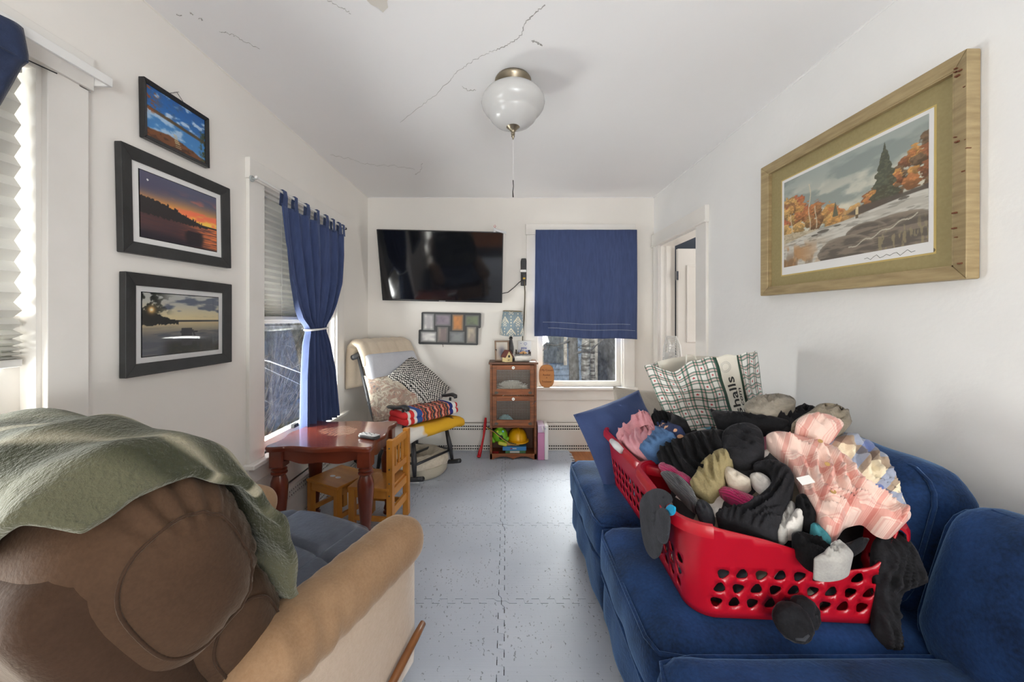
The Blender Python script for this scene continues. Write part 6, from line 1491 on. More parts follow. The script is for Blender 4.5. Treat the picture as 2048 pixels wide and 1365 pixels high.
bk2 = basket('laundry_basket', (.705, 1.600, SZ-.01), math.radians(2), .212, .262, .262, 'red plastic laundry basket behind the broken one, holding a pink hoodie')
m_grip = mat('grey_grip', (.62, .62, .63), .4)
g = MB().tube([(-.235, -.07, .258), (-.240, -.02, .262), (-.240, .04, .262)], [.013, .016, .012], 10).build('grip', m_grip, bk2, smooth=True)

# ================================================================== THE HEAP OF CLOTHES
def HEAP(x, y):
    z = .600+.295*math.exp(-((x-1.0)/.34)**2-((y-1.30)/.36)**2)+.10*math.exp(-((x-.66)/.20)**2-((y-1.36)/.20)**2)+.05*math.exp(-((x-.58)/.16)**2-((y-1.62)/.2)**2)
    return z
def hit_heap(px, py):
    dx, dz = (px-VX)/F, -(py-VY)/F; Y = .60; ymax = min(1.66, 1.24/max(dx, .05)); best = (9, ymax)
    while Y < ymax:
        h = CH+dz*Y-HEAP(dx*Y, Y)
        if h < 0:
            a, b = Y-.02, Y
            for _ in range(14):
                m = (a+b)/2
                if CH+dz*m-HEAP(dx*m, m) < 0: b = m
                else: a = m
            return Vector((dx*b, b, CH+dz*b))
        if h < best[0]: best = (h, Y)
        Y += .02
    Y = best[1]; return Vector((dx*Y, Y, CH+dz*Y))
def heap_normal(p):
    e = .01; hx_ = (HEAP(p.x+e, p.y)-HEAP(p.x-e, p.y))/(2*e); hy_ = (HEAP(p.x, p.y+e)-HEAP(p.x, p.y-e))/(2*e); n = Vector((-hx_, -hy_, 1)); return n.normalized()
def chaikin(poly, it=3):
    q = [Vector(p) for p in poly]
    for _ in range(it):
        q = [r for i in range(len(q)) for r in (q[i].lerp(q[(i+1) % len(q)], .22), q[i].lerp(q[(i+1) % len(q)], .78))]
    return q
def catmull(poly, k=4):
    out = []; n = len(poly)
    for i in range(n):
        p0, p1, p2, p3 = (Vector(poly[(i+j-1) % n]) for j in range(4))
        for t in [q/k for q in range(k)]:
            out.append(.5*((2*p1)+(-p0+p2)*t+(2*p0-5*p1+4*p2-p3)*t*t+(-p0+3*p1-3*p2+p3)*t**3))
    return out
def cloth(name, poly, material, label, cat, layer=.012, puff=.018, fold=.010, ffreq=.05, fdir=0.0, step=5.0, edge=14.0, surf=None, seed=0, parts=(), uvrot=0.0, uvscale=1.0, group=None, crumple=.006, rag=.0):
    """a garment lying on the heap: outline follows the cloth, thickness, folds and hems are modelled"""
    puff *= .62; fold *= 1.5; crumple *= 1.7; step = min(step, 4.0)
    bd = chaikin(poly, 3)
    # resample evenly
    per = [0.0]
    for a, b in zip(bd, bd[1:]+bd[:1]): per.append(per[-1]+(b-a).length)
    nb_ = max(18, int(per[-1]/step)); rs = []; j = 0
    for k in range(nb_):
        d = per[-1]*k/nb_
        while per[j+1] < d: j += 1
        t = (d-per[j])/max(1e-6, per[j+1]-per[j]); rs.append(bd[j].lerp(bd[(j+1) % len(bd)], t))
    bx = [q.x for q in rs]; by = [q.y for q in rs]; P2 = np.array([(q.x, q.y) for q in rs]); Q2 = np.roll(P2, -1, axis=0)
    def inside(x, y):
        ins = False; jj = len(rs)-1
        for ii in range(len(rs)):
            if (by[ii] > y) != (by[jj] > y) and x < (bx[jj]-bx[ii])*(y-by[ii])/(by[jj]-by[ii])+bx[ii]: ins = not ins
            jj = ii
        return ins
    def dist(x, y):
        p_ = np.array((x, y)); d_ = Q2-P2; t = np.clip(((p_-P2)*d_).sum(1)/np.maximum((d_*d_).sum(1), 1e-9), 0, 1); return float(np.sqrt(((P2+d_*t[:, None]-p_)**2).sum(1)).min())
    pts = [Vector((q.x, q.y)) for q in rs]; edges = [(i, (i+1) % len(rs)) for i in range(len(rs))]; dd = [0.0]*len(rs)
    y = min(by)+step*.6; row = 0
    while y < max(by):
        x = min(bx)+(step*.5 if row % 2 else 0)
        while x < max(bx):
            if inside(x, y):
                d = dist(x, y)
                if d > step*.45: pts.append(Vector((x, y))); dd.append(d)
            x += step
        y += step*.87; row += 1
    vo, eo, fo, ov, *_ = delaunay_2d_cdt(pts, edges, [], 1, 1e-5)
    cx, cy = sum(bx)/len(bx), sum(by)/len(by); sd = Vector((seed*3.7+1.3, seed*5.1, seed*2.3))
    vv = []; uv = []; nr = []
    ca, sa = math.cos(fdir), math.sin(fdir)
    for q in vo:
        d = dist(q.x, q.y) if True else 0
        if surf is None: p = hit_heap(q.x, q.y); n = heap_normal(p)
        else: p = surf(q.x, q.y); n = Vector((-p.x*.3, -p.y, (CH-p.z)*.6)).normalized()
        a = (q.x-cx)*ca+(q.y-cy)*sa; b = -(q.x-cx)*sa+(q.y-cy)*ca        # folds run along a, vary along b
        e = smooth(min(1, d/edge))**.7
        w = math.sin(b*ffreq*2*PI+2.2*mnoise.noise(Vector((a*.012, b*.02, 0))+sd)*2)
        w = (1-abs(w))*1.3-.45                                   # sharp ridges like cloth folds
        w2 = mnoise.fractal(Vector((a*.022, b*.05, 1))+sd, .8, 2.1, 4)
        hgt = layer+e*(puff+fold*w+crumple*1.6*w2)
        hgt = max(hgt, layer*.35)
        if surf is not None: hgt = e*(puff+fold*w+crumple*1.6*w2)
        vv.append(p+n*hgt); nr.append(n)
        u_, v_ = (q.x-cx)*math.cos(uvrot)+(q.y-cy)*math.sin(uvrot), -(q.x-cx)*math.sin(uvrot)+(q.y-cy)*math.cos(uvrot)
        uv.append((u_*.0016*uvscale, v_*.0016*uvscale))
    mb = MB(); n0 = len(vo)
    # a turned-under hem: duplicate the outline and drop it into the heap, then close the underside
    bset = {}; fs = [tuple(f) for f in fo if len(f) >= 3]; cnt = {}
    for f in fs:
        for i in range(len(f)):
            k = (f[i], f[(i+1) % len(f)]); cnt[tuple(sorted(k))] = cnt.get(tuple(sorted(k)), 0)+1
    low = [p-n*(layer*.9+.02) for p, n in zip(vv, nr)]
    mb.add(vv, fs); base = {}
    for f in fs:
        for i in range(len(f)):
            a, b = f[i], f[(i+1) % len(f)]
            if cnt[tuple(sorted((a, b)))] == 1:
                for q in (a, b):
                    if q not in base: base[q] = len(mb.v); mb.v.append(tuple(low[q])); uv.append(uv[q])
                mb.f.append((b, a, base[a], base[b]))
    mb.uv = uv
    me_dir = None
    o = mb.build(name, material, None, smooth=True)
    bm = bmesh.new(); bm.from_mesh(o.data); bmesh.ops.recalc_face_normals(bm, faces=bm.faces)
    s_ = sum(f.normal.dot(Vector((-f.calc_center_median().x*.3, -1, .8))) for f in bm.faces)
    if s_ < 0: bmesh.ops.reverse_faces(bm, faces=bm.faces)
    bm.to_mesh(o.data); bm.free()
    for pl_ in o.data.polygons: pl_.use_smooth = True
    tag(o, label, cat, group); return o
def cl_mat(name, c, c2=None, big=14, sheen=.25, rough=.92, bump=.3, fine=180): return fabric(name, c, c2 or tuple(min(1, k*1.35) for k in c), sheen*.35, (.9, .9, 1), rough, big=big, fine=fine, bump=bump)
m_blk = cl_mat('black_jersey', srgb(15, 15, 17), srgb(27, 27, 30)); m_blk2 = cl_mat('charcoal_fleece', srgb(26, 26, 29), srgb(42, 42, 46)); m_char = cl_mat('grey_sock_knit', srgb(50, 52, 57), srgb(68, 70, 76))
m_khaki = cl_mat('khaki_corduroy', srgb(140, 128, 94), srgb(164, 150, 112), bump=.6); m_creamf = cl_mat('cream_fleece', srgb(196, 184, 168), srgb(214, 204, 190)); m_lgrey = cl_mat('light_grey_jersey', srgb(150, 148, 146), srgb(176, 174, 170))
m_knit = cl_mat('taupe_cable_knit', srgb(128, 122, 112), srgb(158, 150, 138), bump=.9, fine=70); m_fuzzy = cl_mat('grey_boucle', srgb(120, 112, 98), srgb(150, 140, 124), bump=1.0, fine=90)
m_teal2 = cl_mat('teal_jersey', srgb(62, 132, 144), srgb(84, 156, 166)); m_cyan = cl_mat('cyan_cotton', srgb(22, 140, 190), srgb(40, 164, 210)); m_denim = cl_mat('blue_denim', srgb(62, 92, 132), srgb(84, 116, 156)); m_pinkh = cl_mat('dusty_pink_satin', srgb(206, 140, 150), srgb(222, 164, 172), rough=.6)
m_wht = cl_mat('white_cotton', srgb(206, 202, 198), srgb(226, 222, 218)); m_navyf, nb, p = newmat('navy_floral'); vo_ = nb.n('ShaderNodeTexVoronoi'); vo_.inputs['Scale'].default_value = 26; nb.L.new(objvec(nb), vo_.inputs['Vector'])
nb.L.new(nb.mix(nb.math('LESS_THAN', vo_.outputs['Distance'], .28), srgb(28, 40, 76), nb.mix(.6, srgb(206, 190, 120), srgb(196, 120, 120))), p.inputs['Base Color']); p.inputs['Roughness'].default_value = .9
def rib_mat(name, c1, c2, scale):
    m, nb, p = newmat(name); uvn = nb.n('ShaderNodeUVMap'); sp = nb.n('ShaderNodeSeparateXYZ'); nb.L.new(uvn.outputs[0], sp.inputs[0])
    s = nb.math('ABSOLUTE', nb.math('SUBTRACT', nb.math('FRACT', nb.math('MULTIPLY', sp.outputs[1], scale)), .5)); nb.L.new(nb.mix(nb.math('MULTIPLY', s, 2), c1, c2), p.inputs['Base Color']); p.inputs['Roughness'].default_value = .85; p.inputs['Sheen Weight'].default_value = .3
    bn = nb.n('ShaderNodeBump'); bn.inputs['Strength'].default_value = .8; bn.inputs['Distance'].default_value = .004; nb.L.new(s, bn.inputs['Height']); nb.L.new(bn.outputs[0], p.inputs['Normal']); return m
m_mag = rib_mat('magenta_ribbed', srgb(128, 8, 60), srgb(196, 26, 104), 180); m_sockrib = rib_mat('dark_ribbed_sock', srgb(34, 34, 38), srgb(72, 72, 78), 200)
def plaid_mat(name, base, stops_u, cell, extra=None):
    m, nb, p = newmat(name); uvn = nb.n('ShaderNodeUVMap'); sp = nb.n('ShaderNodeSeparateXYZ'); nb.L.new(uvn.outputs[0], sp.inputs[0])
    fu = nb.math('FRACT', nb.math('DIVIDE', sp.outputs[0], cell)); fv = nb.math('FRACT', nb.math('DIVIDE', sp.outputs[1], cell)); col_ = None
    ru = nb.ramp(fu, stops_u, 'CONSTANT'); rv = nb.ramp(fv, stops_u, 'CONSTANT')
    mm = nb.n('ShaderNodeMix', data_type='RGBA', blend_type='MULTIPLY'); mm.inputs[0].default_value = 1; nb.L.new(ru, mm.inputs[6]); nb.L.new(rv, mm.inputs[7])
    nb.L.new(mm.outputs[2], p.inputs['Base Color']); p.inputs['Roughness'].default_value = .92; p.inputs['Sheen Weight'].default_value = .3
    bn = nb.n('ShaderNodeBump'); bn.inputs['Strength'].default_value = .25; bn.inputs['Distance'].default_value = .004; nb.L.new(nb.noise(150, 2, objvec(nb)), bn.inputs['Height']); nb.L.new(bn.outputs[0], p.inputs['Normal']); return m
W1, PK, PD = (.89, .76, .71), (.76, .46, .42), (.82, .60, .56)
m_pinkpl = plaid_mat('pink_plaid_flannel', None, [(0, W1), (.40, PD), (.43, W1), (.47, PD), (.50, W1), (.54, PD), (.57, W1), (.62, PK), (.82, W1), (.86, PD), (.89, W1)], .078)
m_bluepl = plaid_mat('cream_blue_check_flannel', None, [(0, (.90, .84, .72)), (.34, (.90, .84, .72)), (.35, (.36, .43, .66)), (.66, (.42, .34, .29)), (.84, (.90, .84, .72))], .105)
m_mixed, nb, p = newmat('mixed_laundry'); vo_ = nb.n('ShaderNodeTexVoronoi'); vo_.inputs['Scale'].default_value = 17; nb.L.new(objvec(nb), vo_.inputs['Vector']); sp = nb.n('ShaderNodeSeparateColor'); nb.L.new(vo_.outputs['Color'], sp.inputs[0])
nb.L.new(nb.ramp(sp.outputs[0], [(0, srgb(30, 30, 33)), (.42, srgb(52, 52, 56)), (.60, srgb(200, 194, 188)), (.70, srgb(110, 104, 92)), (.80, srgb(34, 34, 40)), (.88, srgb(214, 206, 204)), (.94, srgb(96, 150, 176)), (.97, srgb(196, 120, 140))], 'CONSTANT'), p.inputs['Base Color']); p.inputs['Roughness'].default_value = .95
# the dark heap itself, over the sofa and inside the baskets
def heap_mesh(x0, x1, y0, y1, cx, cy, rx, ry, n=44):
    mb = MB()
    def fn(u, v):
        a = 2*PI*u; r = v**.8; x = cx+rx*r*math.copysign(abs(math.cos(a))**.7, math.cos(a)); y = cy+ry*r*math.copysign(abs(math.sin(a))**.7, math.sin(a))
        z = HEAP(x, y)+.016*mnoise.fractal(Vector((x*16, y*16, 3)), .8, 2, 3)*(1-v**6); z = z-(z-SZ-.01)*smooth((v-.90)/.10)
        return (x, y, z)
    mb.grid(fn, 64, 30, closeu=True); return mb
hm = heap_mesh(0, 0, 0, 0, .745, 1.155, .228, .158).build('laundry_heap', m_mixed, smooth=True); tag(hm, 'dark tangle of clothes filling the broken red basket', 'laundry', kind='stuff')
hm2 = heap_mesh(0, 0, 0, 0, .70, 1.60, .153, .205).build('laundry_heap', m_mixed, smooth=True); tag(hm2, 'dark tangle of clothes filling the rear red basket', 'laundry', kind='stuff')
hm3 = heap_mesh(0, 0, 0, 0, 1.04, 1.33, .17, .28).build('laundry_heap', m_blk2, smooth=True); tag(hm3, 'dark tangle of clothes heaped behind the baskets against the sofa back', 'laundry', kind='stuff')
C_ = cloth
C_('knit_scarf', [(1492, 850), (1505, 834), (1530, 824), (1560, 820), (1585, 828), (1590, 842), (1560, 852), (1520, 858)], m_knit, 'taupe cable knit scarf at the back of the heap', 'scarf', .06, .025, .010, .09, .2)
C_('boucle_scarf', [(1575, 882), (1590, 868), (1612, 856), (1625, 842), (1650, 840), (1672, 852), (1681, 872), (1672, 888), (1650, 893), (1625, 876), (1600, 884)], m_fuzzy, 'fuzzy grey scarf curled at the top right of the heap', 'scarf', .065, .030, .006, .05, -.3, crumple=.010)
C_('charcoal_cardigan', [(1515, 850), (1545, 838), (1580, 836), (1600, 822), (1618, 826), (1640, 840), (1632, 852), (1612, 860), (1590, 872), (1560, 880), (1530, 878)], m_blk2, 'charcoal cardigan between the knit and fuzzy scarves', 'cardigan', .025, .020, .014, .045, .25)
C_('black_trousers', [(1428, 838), (1440, 846), (1475, 847), (1520, 850), (1556, 858), (1578, 864), (1570, 874), (1535, 876), (1490, 872), (1455, 868), (1434, 860)], m_blk, 'black trousers lying across the top of the heap', 'trousers', .045, .024, .010, .06, .1)
C_('black_sweatpants', [(1318, 915), (1330, 893), (1365, 882), (1400, 872), (1440, 868), (1472, 878), (1468, 905), (1452, 925), (1440, 960), (1415, 985), (1385, 978), (1355, 958), (1328, 940)], m_blk, 'large black sweatpants at the left of the heap', 'trousers', .022, .034, .018, .028, .9, edge=22)
C_('charcoal_fleece_hat', [(1447, 905), (1450, 884), (1470, 872), (1500, 868), (1524, 880), (1530, 903), (1528, 925), (1510, 940), (1478, 944), (1456, 930)], m_blk2, 'charcoal fleece hat in the middle of the heap', 'hat', .05, .040, .010, .035, .1, edge=20)
C_('magenta_tights', [(1322, 944), (1334, 934), (1360, 948), (1390, 968), (1392, 980), (1372, 986), (1340, 966)], m_mag, 'magenta ribbed tights poking out left of the heap', 'tights', .03, .020, .004, .08, .6, edge=9, uvrot=.6)
C_('magenta_tights', [(1436, 990), (1448, 982), (1475, 990), (1505, 1002), (1522, 1014), (1512, 1030), (1485, 1022), (1455, 1008)], m_mag, 'magenta ribbed tights below the cream fleece', 'tights', .028, .020, .004, .08, .45, edge=9, uvrot=.45)
C_('khaki_corduroys', [(1383, 985), (1400, 962), (1405, 945), (1428, 922), (1450, 912), (1470, 922), (1468, 940), (1452, 955), (1452, 985), (1436, 994), (1424, 1012), (1405, 1002)], m_khaki, 'khaki corduroy trousers folded in the heap', 'trousers', .045, .030, .016, .035, 1.2, edge=16)
C_('cream_fleece', [(1448, 945), (1462, 948), (1485, 962), (1505, 974), (1500, 986), (1478, 992), (1456, 980)], m_creamf, 'cream fleece garment beside the khaki corduroys', 'clothing', .04, .028, .004, .04, .5, edge=14)
C_('striped_sock', [(1498, 960), (1520, 955), (1540, 968), (1545, 985), (1528, 996), (1508, 982)], m_wht, 'white sock peeking out under the charcoal leggings', 'sock', .03, .02, .004, .05, .4, edge=10)
C_('charcoal_leggings', [(1432, 1052), (1450, 1040), (1480, 1034), (1508, 1020), (1530, 1002), (1545, 985), (1542, 962), (1525, 950), (1505, 952), (1514, 940), (1548, 936), (1576, 950), (1588, 975), (1584, 1005), (1568, 1040), (1560, 1075), (1552, 1090), (1515, 1084), (1475, 1068), (1448, 1064)], m_blk2, 'charcoal leggings curled over the broken rim', 'leggings', .045, .034, .016, .03, -.9, edge=18)
C_('grey_sock', [(1394, 1020), (1402, 1010), (1420, 1018), (1432, 1038), (1428, 1054), (1408, 1052), (1395, 1038)], m_char, 'dark grey sock inside the left rim', 'sock', .03, .024, .004, .05, .8, edge=12)
C_('black_ribbed_sock', [(1330, 966), (1348, 960), (1372, 972), (1392, 996), (1402, 1024), (1392, 1032), (1368, 1010), (1345, 984)], m_sockrib, 'black ribbed sock lying over the left corner of the basket', 'sock', .05, .022, .004, .07, .9, edge=10, uvrot=.85)
C_('grey_tee', [(1552, 1080), (1560, 1048), (1578, 1012), (1590, 1020), (1590, 1045), (1578, 1072), (1564, 1086)], m_lgrey, 'light grey tee beside the charcoal leggings', 'shirt', .03, .018, .006, .05, 1.2, edge=10)
C_('white_sock', [(1568, 1074), (1582, 1052), (1592, 1032), (1606, 1042), (1606, 1056), (1592, 1074)], m_wht, 'white sock near the middle of the broken basket', 'sock', .04, .022, .006, .05, .9, edge=10)
C_('black_print_tee', [(1588, 1012), (1604, 1004), (1618, 1018), (1630, 1046), (1624, 1066), (1608, 1058), (1594, 1036)], m_blk, 'black printed tee left of the pink plaid shirt', 'shirt', .045, .018, .006, .05, 1.0, edge=10)
C_('teal_tee', [(1616, 1064), (1630, 1058), (1648, 1076), (1662, 1096), (1654, 1104), (1636, 1092)], m_teal2, 'teal tee under the tail of the pink plaid shirt', 'shirt', .03, .018, .004, .05, .8, edge=9)
C_('black_hoodie', [(1580, 1078), (1600, 1072), (1632, 1084), (1658, 1104), (1690, 1098), (1720, 1084), (1740, 1088), (1700, 1112), (1668, 1128), (1640, 1140), (1612, 1130), (1590, 1105)], m_blk, 'black hoodie down in the broken side of the basket', 'hoodie', .02, .028, .012, .035, .3, edge=14)
C_('heather_sock', [(1622, 1150), (1636, 1138), (1652, 1128), (1662, 1108), (1678, 1106), (1700, 1130), (1702, 1142), (1684, 1152), (1652, 1156)], m_lgrey, 'light heather grey sock in the gap of the broken rim', 'sock', .045, .026, .006, .05, .2, edge=11)
C_('check_shirt', [(1646, 896), (1668, 884), (1690, 878), (1714, 892), (1740, 914), (1764, 938), (1776, 968), (1788, 1002), (1802, 1030), (1780, 1032), (1748, 1012), (1716, 985), (1686, 952), (1660, 922)], m_bluepl, 'cream, blue and brown checked flannel shirt at the right of the heap', 'shirt', .03, .032, .012, .03, .9, edge=20, uvrot=.55)
C_('pink_plaid_shirt', [(1526, 898), (1548, 886), (1580, 890), (1612, 902), (1646, 912), (1676, 936), (1698, 962), (1718, 990), (1735, 1002), (1768, 1022), (1798, 1048), (1796, 1066), (1778, 1075), (1752, 1066), (1730, 1044), (1712, 1046), (1690, 1052), (1676, 1074), (1656, 1084), (1638, 1070), (1626, 1040), (1608, 1010), (1596, 974), (1574, 936)], m_pinkpl, 'pink plaid flannel shirt sprawled over the heap', 'shirt', .055, .036, .018, .026, .95, edge=20, uvrot=.32, uvscale=1.0)
C_('shirt_collar', [(1583, 892), (1588, 878), (1608, 868), (1636, 870), (1662, 886), (1656, 900), (1636, 908), (1622, 914), (1604, 898)], m_pinkpl, 'turned up collar of the pink plaid shirt', 'shirt', .085, .028, .008, .04, .4, edge=11, uvrot=.7)
co = bpy.data.objects['shirt_collar']; ps_ = bpy.data.objects['pink_plaid_shirt']; co.parent = ps_; co.name = 'collar'
for k in ('label', 'category'): del co[k]
m_button = mat('tan_button', srgb(176, 140, 84), .4); m_tag = mat('white_tag', (.8, .8, .79), .5)
for (x, y) in ((1624, 925), (1638, 970), (1652, 1028)):
    q = hit_heap(x, y); n = heap_normal(q); c_ = q+n*.098
    M = Matrix.Translation(c_) @ n.to_track_quat('Z', 'Y').to_matrix().to_4x4(); xf(mb := MB().lathe([(.006, 0), (.006, .002), (0, .002)], seg=12), M); b_ = mb.build('button', m_button, ps_)
q = hit_heap(1604, 1012); n = heap_normal(q); tg = MB(); M = Matrix.Translation(q+n*.115) @ n.to_track_quat('Z', 'Y').to_matrix().to_4x4()
xf(tg.box(-.016, .016, -.011, .011, 0, .0015), M @ RZ(30)); tg.build('hang_tag', m_tag, ps_); 
# rear basket
C_('pink_hoodie', [(1238, 892), (1250, 876), (1266, 866), (1276, 848), (1296, 841), (1310, 850), (1316, 872), (1320, 890), (1304, 898), (1306, 912), (1290, 920), (1272, 916), (1252, 902)], m_pinkh, 'dusty pink hoodie bunched in the rear red basket', 'hoodie', .045, .036, .016, .04, 1.3, edge=14)
C_('denim_jeans', [(1292, 922), (1302, 905), (1318, 892), (1326, 876), (1345, 880), (1366, 890), (1345, 900), (1326, 912), (1312, 924)], m_denim, 'blue denim piece right of the pink hoodie', 'jeans', .05, .022, .008, .05, .5, edge=10)
C_('navy_floral_top', [(1322, 872), (1340, 866), (1366, 874), (1382, 882), (1362, 890), (1338, 882)], m_navyf, 'navy floral top behind the denim in the rear basket', 'shirt', .055, .018, .004, .05, .3, edge=9)
C_('black_scarf', [(1312, 862), (1325, 850), (1348, 852), (1372, 862), (1392, 872), (1372, 880), (1342, 870), (1322, 874)], m_blk, 'crumpled black scarf in front of the shopping bag', 'scarf', .06, .026, .012, .06, .3, edge=10)
# things hanging outside the broken basket
left_face = lambda x, y: (lambda Y: at(x, y, Y))(max(1.00, min(1.42, F*.452/(x-VX)))-.02)
C_('grey_sock', [(1280, 1008), (1294, 988), (1316, 978), (1340, 985), (1348, 1004), (1330, 1012), (1326, 1040), (1328, 1080), (1322, 1112), (1306, 1122), (1292, 1100), (1284, 1060)], m_char, 'long charcoal sock hanging over the left side of the basket', 'sock', .0, .022, .005, .05, 1.4, edge=11, surf=left_face)
C_('grey_sock', [(1318, 1020), (1336, 1010), (1346, 1030), (1344, 1062), (1338, 1084), (1322, 1080), (1320, 1052)], m_char, 'shorter grey sock hanging beside the long charcoal one', 'sock', .0, .030, .004, .05, 1.4, edge=10, surf=lambda x, y: left_face(x, y)+Vector((-.012, -.015, 0)))
C_('cyan_sock', [(1333, 1014), (1342, 1004), (1352, 1006), (1350, 1022), (1338, 1026)], m_cyan, 'bright cyan scrap at the left rim of the basket', 'sock', .0, .02, .003, .05, 0, edge=7, step=3.5, surf=lambda x, y: left_face(x, y)+Vector((-.008, -.02, 0)))
right_face = lambda x, y: at(x, y, .955-(y-1060)*.00008)
C_('black_joggers', [(1752, 1090), (1772, 1068), (1800, 1060), (1820, 1080), (1840, 1110), (1850, 1150), (1844, 1174), (1815, 1180), (1800, 1192), (1800, 1240), (1808, 1290), (1802, 1306), (1758, 1304), (1750, 1290), (1750, 1240), (1754, 1180), (1748, 1130)], m_blk2, 'black joggers hanging over the right corner of the basket', 'trousers', .0, .045, .012, .03, 1.5, edge=20, surf=right_face)
# rolled sock balls on the seat
SB = empty('sock_ball', (.715, .955-.04, SZ+.012), label='rolled black sock ball on the cushion in front of the basket', cat='socks')
m_sockb = cl_mat('black_sock_knit', srgb(20, 20, 23), srgb(36, 36, 40), bump=.8, fine=90)
def fsock(u, v, c, R, r, M):
    a, b = 2*PI*u, 2*PI*v; q = Vector(((R+r*math.cos(b))*math.cos(a), (R+r*math.cos(b))*math.sin(a), r*1.25*math.sin(b))); return Vector(c)+M.to_3x3() @ (q+q.normalized()*.003*mnoise.noise(q*70))
for c, R, r, M in (((-.02, -.012, .041), .017, .024, RX(62) @ RY(-18)), ((.034, .02, .038), .014, .022, RX(70) @ RY(30))):
    mb = MB(); mb.grid(lambda u, v: fsock(u, v, c, R, r, M), 28, 16, closeu=True); mb.build('roll', m_sockb, SB, smooth=True); mb = MB(); mb.ball(c, .016, .016, .016); mb.build('sock_core', m_blk2, SB, smooth=True)
MB().tube([(-.036, -.040, .026), (-.022, -.046, .030), (-.010, -.046, .040)], [.006, .009, .006], 8, flat=.5).build('cuff', m_char, SB, smooth=True)
# ================================================================== SHOPPING BAG
m_plaid, nb, p = newmat('holiday_plaid_vinyl'); uvn = nb.n('ShaderNodeUVMap'); sp = nb.n('ShaderNodeSeparateXYZ'); nb.L.new(uvn.outputs[0], sp.inputs[0])
U, V = sp.outputs[0], sp.outputs[1]; GR, RD, WH = srgb(34, 92, 74), srgb(196, 66, 66), (.80, .79, .76)
fu, fv = nb.math('FRACT', U), nb.math('FRACT', V)
def between(x, a, b): return nb.math('MULTIPLY', nb.math('GREATER_THAN', x, a), nb.math('LESS_THAN', x, b))
def band(f): return nb.math('ADD', between(f, .0, .13), between(f, .31, .45)), nb.math('ADD', between(f, .165, .20), between(f, .25, .285))
gu, ru_ = band(fu); gv, rv_ = band(fv)
g = nb.math('MINIMUM', nb.math('ADD', nb.math('MULTIPLY', gu, .8), nb.math('MULTIPLY', gv, .8)), 1.0); r_ = nb.math('MINIMUM', nb.math('ADD', ru_, rv_), 1.0)
du, dv_ = nb.math('SUBTRACT', fu, .72), nb.math('SUBTRACT', fv, .72); th = nb.math('ARCTAN2', dv_, du); rad = nb.math('SQRT', nb.math('ADD', nb.math('MULTIPLY', du, du), nb.math('MULTIPLY', dv_, dv_)))
star = nb.math('LESS_THAN', rad, nb.math('MULTIPLY_ADD', nb.math('SINE', nb.math('MULTIPLY', th, 5)), .045, .10)); alt = nb.math('LESS_THAN', nb.math('FRACT', nb.math('MULTIPLY', nb.math('ADD', nb.math('FLOOR', U), nb.math('FLOOR', V)), .5)), .25)
c = nb.mix(g, nb.mix(nb.math('MULTIPLY', r_, .8), WH, RD), GR); c = nb.mix(nb.math('MULTIPLY', star, alt), c, srgb(186, 30, 40))
# cream logo panel bounded by dark green lines on the front face (uv offset 20..)
nb.L.new(c, p.inputs['Base Color']); p.inputs['Roughness'].default_value = .45
m_bagcream = mat('bag_cream', (.72, .69, .61), .5); m_baggreen = mat('bag_dark_green', srgb(30, 66, 52), .5); m_bagblk = mat('bag_black_print', srgb(34, 36, 36), .5)
BG = empty('shopping_bag', (.80, 1.66, SZ), label='large plaid reusable shopping bag with red stars and black lettering', cat='bag')
off = Vector((.80, 1.66, SZ))
def quad(tl, tr_, br, bl, wav=None):
    P_ = [at(*tl), at(*tr_), at(*br), at(*bl)]
    def f(u, v):    # v 0 bottom .. 1 top
        a = P_[3].lerp(P_[2], u); b = P_[0].lerp(P_[1], u); q = a.lerp(b, v)
        if wav: q = q+wav(u, v)
        return q-off
    return f
def fw_wav(u, v):
    d = -.030*math.exp(-((u-.36-.10*(1-v))/.10)**2)*smooth(v*1.6) + .012*math.sin(u*9+v*4)+.010*mnoise.noise(Vector((u*4, v*5, 1)))
    dip = -.045*math.exp(-((u-.30)/.13)**2)*smooth((v-.55)/.45)
    return Vector((0, -d*1.0, dip+.004*math.sin(u*30)*v))
FFr = quad((1290, 733, 1.60), (1475, 709, 1.68), (1520, 905, 1.70), (1357, 905, 1.62), fw_wav)
def sheet(nm, f, u0, u1, m, nu, nv, uvf=None, v0=0, v1=1):
    mb = MB(); mb.grid(lambda u, v: f(u0+(u1-u0)*u, v0+(v1-v0)*v), nu, nv)
    if uvf: mb.uv = [uvf(u0+(u1-u0)*i/(nu-1), v0+(v1-v0)*j/(nv-1)) for j in range(nv) for i in range(nu)]
    return mb.build(nm, m, BG, smooth=True, solid=.0012)
sheet('front_plaid', FFr, 0, .735, m_plaid, 44, 40, lambda u, v: (u*9.6+.3, v*10.2+.4))
sheet('front_stripe', FFr, .735, .775, m_baggreen, 4, 40); sheet('front_panel', FFr, .775, .985, m_bagcream, 14, 40); sheet('front_stripe', FFr, .985, 1.0, m_baggreen, 3, 40)
GRt = quad((1475, 709, 1.68), (1514, 703, 1.80), (1540, 900, 1.84), (1520, 905, 1.70), lambda u, v: Vector((.012*math.sin(v*7)*math.sin(u*PI), -.01*math.sin(u*PI), .006*math.sin(u*12+v*17))))
sheet('side_gusset', GRt, 0, 1, m_plaid, 14, 36, lambda u, v: (u*3.0+.1, v*10.2+.4))
BKf = quad((1314, 724, 1.76), (1514, 703, 1.82), (1540, 900, 1.84), (1372, 900, 1.78), lambda u, v: Vector((0, .012*math.sin(u*8), .010*math.sin(u*6)*v)))
sheet('back_lining', BKf, 0, 1, m_bagcream, 24, 20)
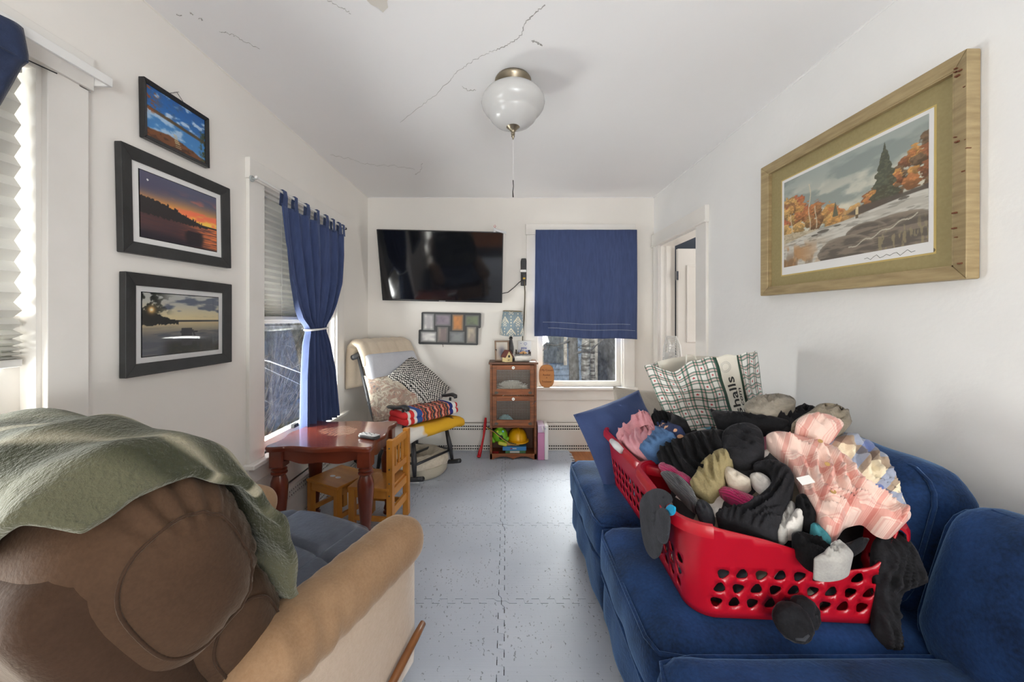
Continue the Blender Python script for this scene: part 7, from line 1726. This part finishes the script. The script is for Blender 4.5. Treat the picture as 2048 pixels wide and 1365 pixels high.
GLf = quad((1290, 733, 1.60), (1314, 724, 1.76), (1372, 900, 1.78), (1357, 905, 1.62)); sheet('side_gusset', GLf, 0, 1, m_plaid, 8, 30, lambda u, v: (u*3.0+.1, v*10.2+.4))
hd = [BKf(.40+.08*math.cos(a), .97+.06*math.sin(a)) for a in [PI*k/12 for k in range(13)]]
MB().tube([FFr(.42, .93)+Vector((0, .01, .0)), FFr(.46, 1.0)+Vector((0, .02, .03)), FFr(.55, 1.0)+Vector((0, .025, .02)), FFr(.58, .95)+Vector((0, .015, -.01))], .006, 8, flat=.4).build('handle', m_bagcream, BG, smooth=True)
# lettering that runs up the cream panel
def bag_text(body, size_u, base_u, v_end, length, nm):
    cu = bpy.data.curves.new('t', 'FONT'); cu.body = body; cu.size = 1; cu.align_x = 'RIGHT'; cu.resolution_u = 3; cu.offset = .012
    o = bpy.data.objects.new('t', cu); COL.objects.link(o); dg = bpy.context.evaluated_depsgraph_get(); me = bpy.data.meshes.new_from_object(o.evaluated_get(dg)); bpy.data.objects.remove(o); bpy.data.curves.remove(cu)
    bm = bmesh.new(); bm.from_mesh(me); bmesh.ops.triangulate(bm, faces=bm.faces); bmesh.ops.subdivide_edges(bm, edges=[e for e in bm.edges if e.calc_length() > .12], cuts=2); 
    xs = [v.co.x for v in bm.verts]; w_ = max(xs)-min(xs); mx_ = max(xs)
    for v in bm.verts:
        vv__ = v_end-(mx_-v.co.x)/w_*length; uu_ = base_u-v.co.y*size_u
        q = FFr(uu_, vv__); v.co = q+Vector((0, -.0022, .0004))
    bm.to_mesh(me); bm.free(); me.materials.clear(); me.materials.append(m_bagblk); t = bpy.data.objects.new(nm, me); COL.objects.link(t); t.parent = BG; return t
bag_text('Marshalls', .130, .905, .775, .66, 'lettering'); bag_text('Marshalls.com', .060, .957, .66, .60, 'lettering')
for r__ in (.030, .022):
    MB().tube([FFr(.842+r__*1.9*math.cos(a), .885+r__*1.75*math.sin(a)+.03*0)+Vector((0, -.002, 0)) for a in [2*PI*k/30 for k in range(31)]], .0007, 4, cap=False).build('ring_mark', mat('grey_print', (.42, .42, .41), .5) if r__ > .025 else bpy.data.materials['grey_print'], BG)
